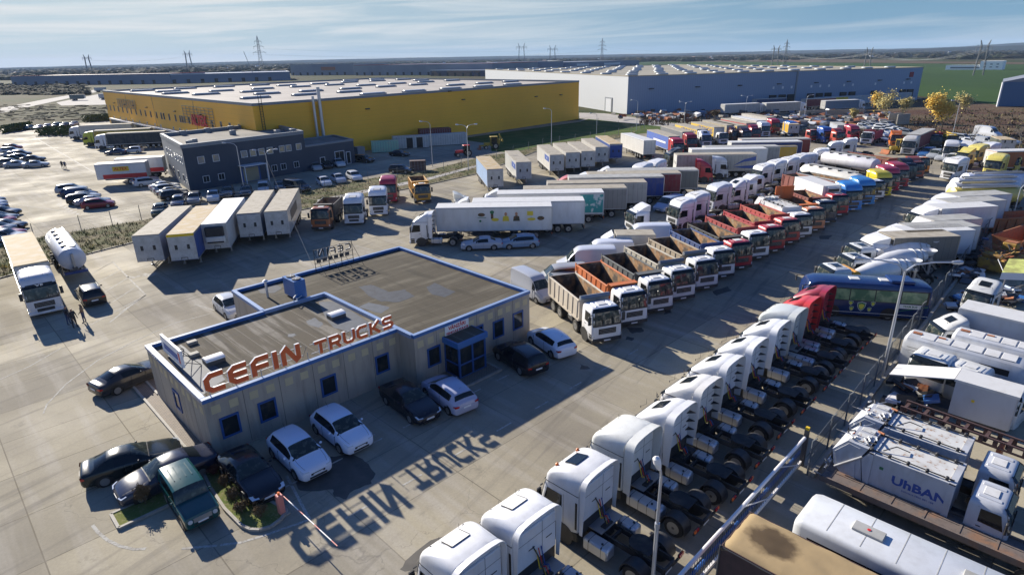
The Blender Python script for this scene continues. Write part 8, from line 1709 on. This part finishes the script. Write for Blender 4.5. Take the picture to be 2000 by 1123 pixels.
m = MB().use('pylon_steel')
for (i, j) in ((0, 1), (3, 4), (6, 8), (8, 9), (2, 5), (5, 7)):
    A, B = tops[i], tops[j]
    for (xa, za), (xb, zb) in list(zip(A[1], B[1]))[:3]:
        a = A[0] + Vector((xa, 0, 0)); b_ = B[0] + Vector((xb, 0, 0)); pts = [a.lerp(b_, t / 12) + Vector((0, 0, za + (zb - za) * t / 12 - 4 * 7 * (t / 12) * (1 - t / 12))) for t in range(13)]; m.tube(pts, .055, 3)
tag(obj('power_line', m), 'thin sagging wires strung between the pylons', 'power line')
w_ = wire(at(530, 372), off(12.3, 8.5), z_at(521, 312, at(530, 372)), 2.9, .3, .012); tag(obj('overhead_cable', w_), 'pale cable slanting from the double lamp to the office roof', 'cable')
# ------------------------------------------------------------------ fences
def link_fence(pts, spacing, H, lab, mesh=False, r=.045, wires=5, mn='pylon_steel'):
    e = empty('fence', (0, 0, 0)); tag(e, lab, 'fence'); pm = MB().use(mn).cyl((0, 0, 0), (0, 0, H), r, n=6); pm.cyl((0, 0, H), (.12, -.12, H + .22), r * .8, n=6); pmesh = pm.mesh('post'); w = MB().use('pylon_steel'); last = None; sp_ = MB()
    for a, b in zip(pts, pts[1:]):
        L = (b - a).length; n = max(1, round(L / spacing))
        for i in range(n + (b is pts[-1])): obj('post', pmesh, e, a.lerp(b, i / n))
        for k in range(wires): z = .15 + (H - .2) * k / (wires - 1); w.tube([a + Vector((0, 0, z)), b + Vector((0, 0, z))], .012, 3)
        if mesh: sp_.use('fence_mesh').add([a + Vector((0, 0, .1)), b + Vector((0, 0, .1)), b + Vector((0, 0, H)), a + Vector((0, 0, H))], [(0, 1, 2, 3)])
    obj('wire', w, e)
    if mesh: obj('mesh_panel', sp_, e)
    return e
def fm(cur, m):
    N, L = m['N'], m['L']; nt = m['nt']; out = [n for n in nt.nodes if n.type == 'OUTPUT_MATERIAL'][0]; tr = N('ShaderNodeBsdfTransparent'); mx = N('ShaderNodeMixShader')
    s = N('ShaderNodeSeparateXYZ'); L(m['tc'].outputs['Object'], s.inputs[0]); res = []
    a1 = N('ShaderNodeMath'); a1.operation = 'ADD'; L(s.outputs[0], a1.inputs[0]); L(s.outputs[2], a1.inputs[1]); a2 = N('ShaderNodeMath'); a2.operation = 'SUBTRACT'; L(s.outputs[0], a2.inputs[0]); L(s.outputs[2], a2.inputs[1])
    for a in (a1, a2):
        mu = N('ShaderNodeMath'); mu.operation = 'MULTIPLY'; mu.inputs[1].default_value = 14.0; L(a.outputs[0], mu.inputs[0]); f = N('ShaderNodeMath'); f.operation = 'FRACT'; L(mu.outputs[0], f.inputs[0]); g = N('ShaderNodeMath'); g.operation = 'LESS_THAN'; g.inputs[1].default_value = .16; L(f.outputs[0], g.inputs[0]); res.append(g)
    mxx = N('ShaderNodeMath'); mxx.operation = 'MAXIMUM'; L(res[0].outputs[0], mxx.inputs[0]); L(res[1].outputs[0], mxx.inputs[1]); L(mxx.outputs[0], mx.inputs[0]); L(tr.outputs[0], mx.inputs[1]); L(m['b'].outputs[0], mx.inputs[2]); L(mx.outputs[0], out.inputs[0]); return cur
mat('fence_mesh', (.10, .105, .11), .6, extra=fm)
link_fence([at(69, 470), at(160, 453), at(277, 431)], 3.6, 2.0, 'wire fence with thin posts along the left edge of the verge')
link_fence([at(277, 431), at(450, 402), at(590, 386), at(720, 360), at(830, 342), at(935, 322)], 5, 2.0, 'wire fence with thin posts along the middle verge'); link_fence([at(935, 322), at(1060, 289), at(1258, 259)], 6, 2.0, 'wire fence between the lawn and the box trailers'); link_fence([at(1131, 240), at(1250, 254), at(1330, 246), at(1500, 232)], 8, 1.8, 'far wire fence along the service road')
F0 = Vector((14.9, 25.7, 0)); FD = rot2(46.3)[0]
link_fence([F0, F0 + FD * 66], 3.0, 2.1, 'dark mesh fence on a low kerb between yard and breaker yard', mesh=True, wires=3); k = MB().use('kerb_stone'); n_ = Vector((-FD.y, FD.x, 0)) * .1; a, b = F0 - n_ * 2.5, F0 + FD * 66 - n_ * 2.5; k.slab([(q.x, q.y) for q in (a - n_, b - n_, b + n_, a + n_)], 0, .28); struct('kerb', k)
gte = empty('sliding_gate', at(1340, 1110, 1.8) * 1.0, heading((1340, 1110), (1572, 855), 1.8)); gte.location.z = 0; tag(gte, 'long sliding gate with white top tube and vertical bars', 'gate'); GL_ = (at(1572, 855, 1.8) - at(1340, 1110, 1.8)).length
m = MB().use('letter_edge'); m.cyl((-3, 0, 1.8), (GL_, 0, 1.8), .085, n=10); m.box(-3, GL_, -.05, .05, .25, .40); m.tube([(GL_ - .5, 0, .4), (GL_ - 3.2, 0, 1.75)], .03, 6); m.tube([(GL_ - 4, 0, .4), (GL_ - 7, 0, 1.75)], .03, 6); obj('frame', m, gte); m = MB().use('trim_grey')
for i in range(int((GL_ + 3) / .2)): x = -2.9 + i * .2; m.box(x - .01, x + .01, -.01, .01, .4, 1.75)
obj('bars', m, gte); m = MB().use('hub_dark').box(GL_ + .1, GL_ + .3, -.1, .1, 0, 2.2); m.use('yellow_tag').box(GL_ + .12, GL_ + .28, -.09, .09, 2.2, 2.35); obj('post', m, gte)
m = MB().use('steel'); p = at(1255, 1123 + 40); d = rot2(45)[0]; p0 = off(18.6, -22.6) 
m = MB().use('kerb_stone'); a = at(1340, 1110, 1.8); a.z = 0; n_ = Vector((-.707, .707, 0)); 
for i in range(5): q = a + n_ * .55 + d * (-1.2 + i * 2.9); m.slab([(v.x, v.y) for v in (q, q + d * .9, q + d * .9 + n_ * .2, q + n_ * .2)], 0, .16)
q = a + n_ * .4 - d * 3; m.use('blue_frame').cyl(q + Vector((0, 0, .12)), q + d * 16 + Vector((0, 0, .12)), .09, n=8); struct('kerb', m)
m = MB().use('dark_plastic').box(-.025, .025, -.025, .025, 0, 3.4); m.box(-.25, .25, -.02, .02, 3.1, 3.14); o = obj('pole', m, None, off(23.9, 4.0), 0); tag(o, 'thin dark pole beside the right office wall', 'pole')

# ------------------------------------------------------------------ trees and bushes
mat('bark', (.10, .085, .065), .9, spec=.1); mat('bark_pale', (.30, .28, .24), .9, spec=.1)
def leafm(n, c, c2): return mat(n, c, .7, spec=.2, noise=(.6, c2, .42, .6, 1))
leafm('leaf_yellow', (.85, .62, .14), (.66, .50, .14)); leafm('leaf_olive', (.44, .38, .16), (.60, .50, .2)); leafm('leaf_dry', (.15, .10, .05), (.10, .075, .035)); leafm('leaf_green', (.05, .085, .02), (.09, .11, .03)); leafm('leaf_red', (.11, .035, .025), (.15, .07, .04))
def branches(m, p, d, L, r, depth, rr, tips, spread=.6):
    q = p + d * L; m.cyl(p, q, r, r * .6, n=5, cap=False)
    if depth == 0: tips.append(q); return
    for k in range(rr.choice((2, 3, 3))):
        nd = (d + Vector((rr.uniform(-1, 1), rr.uniform(-1, 1), rr.uniform(-.1, .7))) * spread).normalized(); branches(m, q - d * L * rr.uniform(0, .35), nd, L * rr.uniform(.62, .85), r * .58, depth - 1, rr, tips, spread)
    tips.append(q)
def tree(base, H, Wd, leaf, lab, cat='tree', seed=1, bark='bark', dens=26, depth=4, name='tree', group=None, lsz=None, rad=None):
    rr = random.Random(seed); e = empty(name, base); tag(e, lab, cat, group); m = MB().use(bark); tips = []
    for k in range(1 if H > 4 else 3):
        branches(m, Vector((0, 0, -.05)), Vector((rr.uniform(-.12, .12), rr.uniform(-.12, .12), 1)).normalized(), H * (.36 if H > 4 else .3), H * .022, depth, rr, tips, .55 * Wd)
    zmax = max(t.z for t in tips); s = H * .96 / zmax
    m.v = [(x * s, y * s, z * s) for x, y, z in m.v]; obj('trunk', m, e)
    if leaf:
        c = MB().use(leaf); ls = lsz or H * .03; R = rad or H * .07
        for t in tips:
            if t.z * s < H * .2: continue
            if rr.random() < .12: continue
            for _ in range(int(dens * rr.uniform(.3, 1.5))):
                q = t * s + Vector((rr.gauss(0, R), rr.gauss(0, R), rr.gauss(0, R))); a = Vector((rr.uniform(-1, 1), rr.uniform(-1, 1), rr.uniform(-1, 1))).normalized(); b = a.orthogonal().normalized(); w = ls * rr.uniform(.6, 1.4); a = a * w; b = b * w * .6
                c.add([q - a, q + b, q + a, q - b], [(0, 1, 2, 3)])
        obj('crown', c, e)
    return e
def th(px, by, ty): b = at(px, by); return b, z_at(px, ty, b)
for i, (px, by, ty, wd, leaf, lab, dn) in enumerate(((1826, 256, 182, 1.0, 'leaf_yellow', 'large bright yellow autumn tree at the edge of the yard', 46), (1838, 258, 200, .9, 'leaf_yellow', 'yellow autumn tree growing into the right side of the largest one', 40), (1706, 234, 184, .6, 'leaf_yellow', 'narrow yellow tree in front of the dock doors', 24), (1730, 238, 178, .8, 'leaf_olive', 'pale half bare tree right of the narrow yellow one', 16),
    (1762, 240, 192, .7, 'leaf_olive', 'thin yellowish tree between the pale one and the dense one', 18), (1871, 240, 186, .7, 'leaf_olive', 'thin yellow brown tree behind the slanting lamp', 20), (1665, 236, 214, .9, 'leaf_olive', 'small yellow green bush tree near the scrap', 24), (1585, 232, 204, .9, None, 'bare reddish tree left of the dock doors', 0), (1897, 296, 238, 1.0, None, 'bare tree on the dry slope right of the slanting lamp', 0), (1990, 292, 232, 1.0, None, 'bare tree at the right picture edge', 0), (1268, 243, 216, 1.1, None, 'bare shrub like tree by the service road', 0), (1352, 239, 218, 1.0, None, 'bare tree near the double lamp before the grey wall', 0), (1395, 236, 216, 1.0, 'leaf_dry', 'brown bare tree by the scrap jumble', 5))):
    b, H = th(px, by, ty); tree(b, H, wd, leaf, lab, seed=10 + i, dens=dn, depth=5 if not leaf else 4, bark='bark_pale' if 'pale' in lab or 'bare' in lab else 'bark', lsz=.22, name='tree')
for i, (px, py, hh, leaf, lab) in enumerate(((441, 955, .6, 'leaf_dry', 'brownish shrub in the flower bed, nearest the wall'), (458, 980, .6, 'leaf_dry', 'brownish shrub in the flower bed, middle one'), (472, 1003, .55, 'leaf_dry', 'brownish shrub in the flower bed, third from the wall'), (511, 1012, .6, 'leaf_dry', 'round brown shrub beside the barrier post'), (285, 988, 1.0, 'leaf_dry', 'brown shrub in the small bed left of the off road car'), (420, 930, .5, 'leaf_red', 'low reddish shrub where the flower bed meets the wall'))):
    tree(at(px, py) + Vector((0, 0, .1)), hh, .9, leaf, lab, 'shrub', seed=40 + i, dens=26, depth=3, name='shrub', lsz=.035, rad=.07)
for i, (p0, p1, lab) in enumerate((((66, 266), (135, 266), 'dark clipped hedge block on the left lot'), ((0, 262), (38, 255), 'dark hedge block at the left picture edge'), ((160, 240), (212, 237), 'dark low hedge near the left end of the yellow wall'))):
    a, b = at(*p0), at(*p1); m = MB().use('leaf_green'); L = (b - a).length; n = 900
    for k in range(n): q = a.lerp(b, rnd.random()) + Vector((rnd.gauss(0, .3), rnd.uniform(0, 7), rnd.uniform(.1, 2.4))); v = Vector((rnd.uniform(-1, 1), rnd.uniform(-1, 1), rnd.uniform(-1, 1))).normalized() * .4; w = v.orthogonal().normalized() * .28; m.add([q - v, q + w, q + v, q - w], [(0, 1, 2, 3)])
    tag(obj('hedge', m), lab, 'hedge')
m = MB()
def inpoly(p, P):
    c = False
    for (x1, y1), (x2, y2) in zip(P, P[1:] + P[:1]):
        if (y1 > p[1]) != (y2 > p[1]) and p[0] < (x2 - x1) * (p[1] - y1) / (y2 - y1) + x1: c = not c
    return c
ps = strip_up + strip_lo; n = 0
while n < 5200:
    px, py = rnd.uniform(0, 1240), rnd.uniform(258, 560)
    if not inpoly((px, py), ps): continue
    n += 1
    if rnd.random() < .4 and (px // 9 + py // 5) % 3: continue
    c = at(px, py); c.z = .1; m.use(rnd.choice(['leaf_olive', 'leaf_green', 'weeds', 'weeds', 'weeds'])); h = rnd.uniform(.08, .42) * (1.6 if 330 < px < 720 and rnd.random() < .3 else 1)
    for _ in range(3): a = Vector((rnd.uniform(-.2, .2), rnd.uniform(-.2, .2), h)); w = Vector((rnd.uniform(-.05, .05), rnd.uniform(-.05, .05), 0)); q = c + Vector((rnd.uniform(-.2, .2), rnd.uniform(-.2, .2), 0)); m.add([q - w, q + w, q + a], [(0, 1, 2)])
tag(obj('tall_grass', m), 'dry grass and weeds covering the verge along the yard', 'grass', kind='stuff')
m = MB()
for i in range(1300):
    px, py = rnd.uniform(1640, 2050), rnd.uniform(215, 300)
    if py < 226 + (1800 - px) * .12 and px < 1850: continue
    if 1300 < px < 1640 and py > 240: continue
    if py > 262 + (px - 1650) * .13: continue
    c = at(px, py); m.use(rnd.choice(['leaf_olive', 'leaf_dry', 'weeds', 'leaf_red', 'bark'])); h = rnd.uniform(.2, .9)
    for _ in range(4): a = Vector((rnd.uniform(-.6, .6), rnd.uniform(-.6, .6), h)); w = Vector((rnd.uniform(-.3, .3), rnd.uniform(-.1, .1), 0)); q = c + Vector((rnd.uniform(-1, 1), rnd.uniform(-1, 1), 0)); m.add([q - w, q + w, q + a], [(0, 1, 2)])
for i in range(170):
    px, py = rnd.uniform(1255, 1420), rnd.uniform(234, 246); c = at(px, py); m.use(rnd.choice(['leaf_red', 'leaf_dry', 'bark'])); h = rnd.uniform(.5, 2.2)
    for _ in range(4): a = Vector((rnd.uniform(-.6, .6), rnd.uniform(-.6, .6), h)); w = Vector((rnd.uniform(-.2, .2), 0, 0)); q = c + Vector((rnd.uniform(-1, 1), rnd.uniform(-1, 1), 0)); m.add([q - w, q + w, q + a], [(0, 1, 2)])
tag(obj('brush', m), 'dry brown brush and weeds on the rough slope at the right', 'brush', kind='stuff')
# concrete blocks by the rough ground
for i, (px, py, h, lab) in enumerate(((1733, 243, 20, 'leaning concrete slab, left of the pair by the rough slope'), (1750, 245, 22, 'leaning concrete slab, right of the pair by the rough slope'), (1560, 232, 5, 'long pale concrete wall segment behind the scrap'))):
    m = MB().use('kerb_stone').box(0, 5 if i < 2 else 22, -.2, .2, 0, 3 if i < 2 else 2.4, .05); o = obj('concrete_block', m, None, at(px, py), h); tag(o, lab, 'concrete block')

# ------------------------------------------------------------------ people
mat('skin', (.36, .20, .13), .6); mat('cloth_dark', (.02, .022, .03), .8); mat('cloth_blue', (.03, .05, .12), .8); mat('cloth_brown', (.20, .13, .08), .8); mat('hair', (.02, .014, .01), .8)
def person(base, ang, lab, top, bot, seed=0, group=None, H=1.78):
    rr = random.Random(seed); e = bpy.data.meshes.new('person'); V, E, R = [], [], []
    def v(x, y, z, r): V.append((x, y, z)); R.append(r); return len(V) - 1
    k = H / 1.78; pel = v(0, 0, .95, .15); ws = v(0, 0, 1.12, .135); chs = v(.0, 0, 1.35, .17); nk = v(0, 0, 1.50, .065); hd = v(.015, 0, 1.60, .09); tp_ = v(.01, 0, 1.70, .085)
    E += [(pel, ws), (ws, chs), (chs, nk), (nk, hd), (hd, tp_)]
    nose = v(.105, 0, 1.62, .018); E.append((hd, nose))
    for s in (1, -1):
        hip = v(0, s * .10, .88, .105); kn = v(.02 * s, s * .12, .50, .065); an = v(-.02 + .05 * s, s * .13, .09, .045); toe = v(.14 + .05 * s, s * .15, .04, .04); E += [(pel, hip), (hip, kn), (kn, an), (an, toe)]
        sh = v(0, s * .19, 1.40, .07); el = v(.02, s * .27, 1.13, .047); wr = v(.16, s * .22, .95, .03); pm = v(.21, s * .21, .90, .034); E += [(chs, sh), (sh, el), (el, wr), (wr, pm)]
        for f, (dx, dy, L) in enumerate(((.035, .03, .05), (.03, .012, .075), (.025, -.004, .08), (.02, -.02, .07))):
            a = v(.235, s * (.21 + dy), .87, .010); b = v(.235 + dx * .4, s * (.21 + dy), .87 - L, .009); E += [(pm, a), (a, b)]
        th_ = v(.215, s * .175, .90, .011); t2 = v(.235, s * .16, .86, .010); E += [(pm, th_), (th_, t2)]
    e.from_pydata([(x * k, y * k, z * k) for x, y, z in V], E, []); o = bpy.data.objects.new('person', e); COL.objects.link(o); sk = o.modifiers.new('s', 'SKIN'); o.modifiers.new('u', 'SUBSURF').render_levels = 1
    for i, q in enumerate(e.skin_vertices[0].data): q.radius = (R[i] * k, R[i] * k)
    e.skin_vertices[0].data[0].use_root = True; sk.use_smooth_shade = True
    dg = bpy.context.evaluated_depsgraph_get(); me = bpy.data.meshes.new_from_object(o.evaluated_get(dg)); o.modifiers.clear(); o.data = me
    for n_ in (top, bot, 'skin', 'hair', 'black'): me.materials.append(MATS[n_])
    for p in me.polygons:
        c = p.center / k; p.material_index = 1 if c.z < .98 and abs(c.y) < .2 and c.x < .19 and c.z > .12 else (4 if c.z <= .12 else (2 if (c.z > 1.5 and c.x > -.02 and c.z < 1.68) or (c.x > .15 and c.z < .97) else (3 if c.z > 1.52 else 0)))
    o.location = base; o.rotation_euler = (0, 0, RAD(ang)); tag(o, lab, 'person', group); return o
person(at(166, 630), 200, 'person in light grey top and dark blue trousers standing apart', 'cloth_brown', 'cloth_blue', 1); person(at(148, 640), -20, 'person in dark jacket nearest the white lorry, middle of three', 'cloth_dark', 'cloth_dark', 2); person(at(136, 634), 10, 'person in dark clothes closest to the lorry wheel', 'cloth_dark', 'cloth_blue', 3, H=1.7)
person(at(123, 330), 120, 'person in black walking on the pale left lot', 'cloth_dark', 'cloth_dark', 4); person(at(129, 331), 110, 'second walker in dark green on the pale left lot', 'cloth_blue', 'cloth_dark', 5)

# ------------------------------------------------------------------ air
hz = bpy.data.materials.new('haze'); hz.use_nodes = True; _n = hz.node_tree; _n.nodes.remove(_n.nodes['Principled BSDF']); pv = _n.nodes.new('ShaderNodeVolumePrincipled')
pv.inputs['Color'].default_value = (.50, .68, .95, 1); pv.inputs['Density'].default_value = .00007; pv.inputs['Anisotropy'].default_value = 0; _n.links.new(pv.outputs[0], _n.nodes['Material Output'].inputs['Volume']); MATS['haze'] = hz
m = MB().use('haze').box(-9500, 9500, -9500, 9500, -1.0, 120); tag(obj('haze', m), 'thin blue air haze over the whole plain', 'haze', kind='stuff')
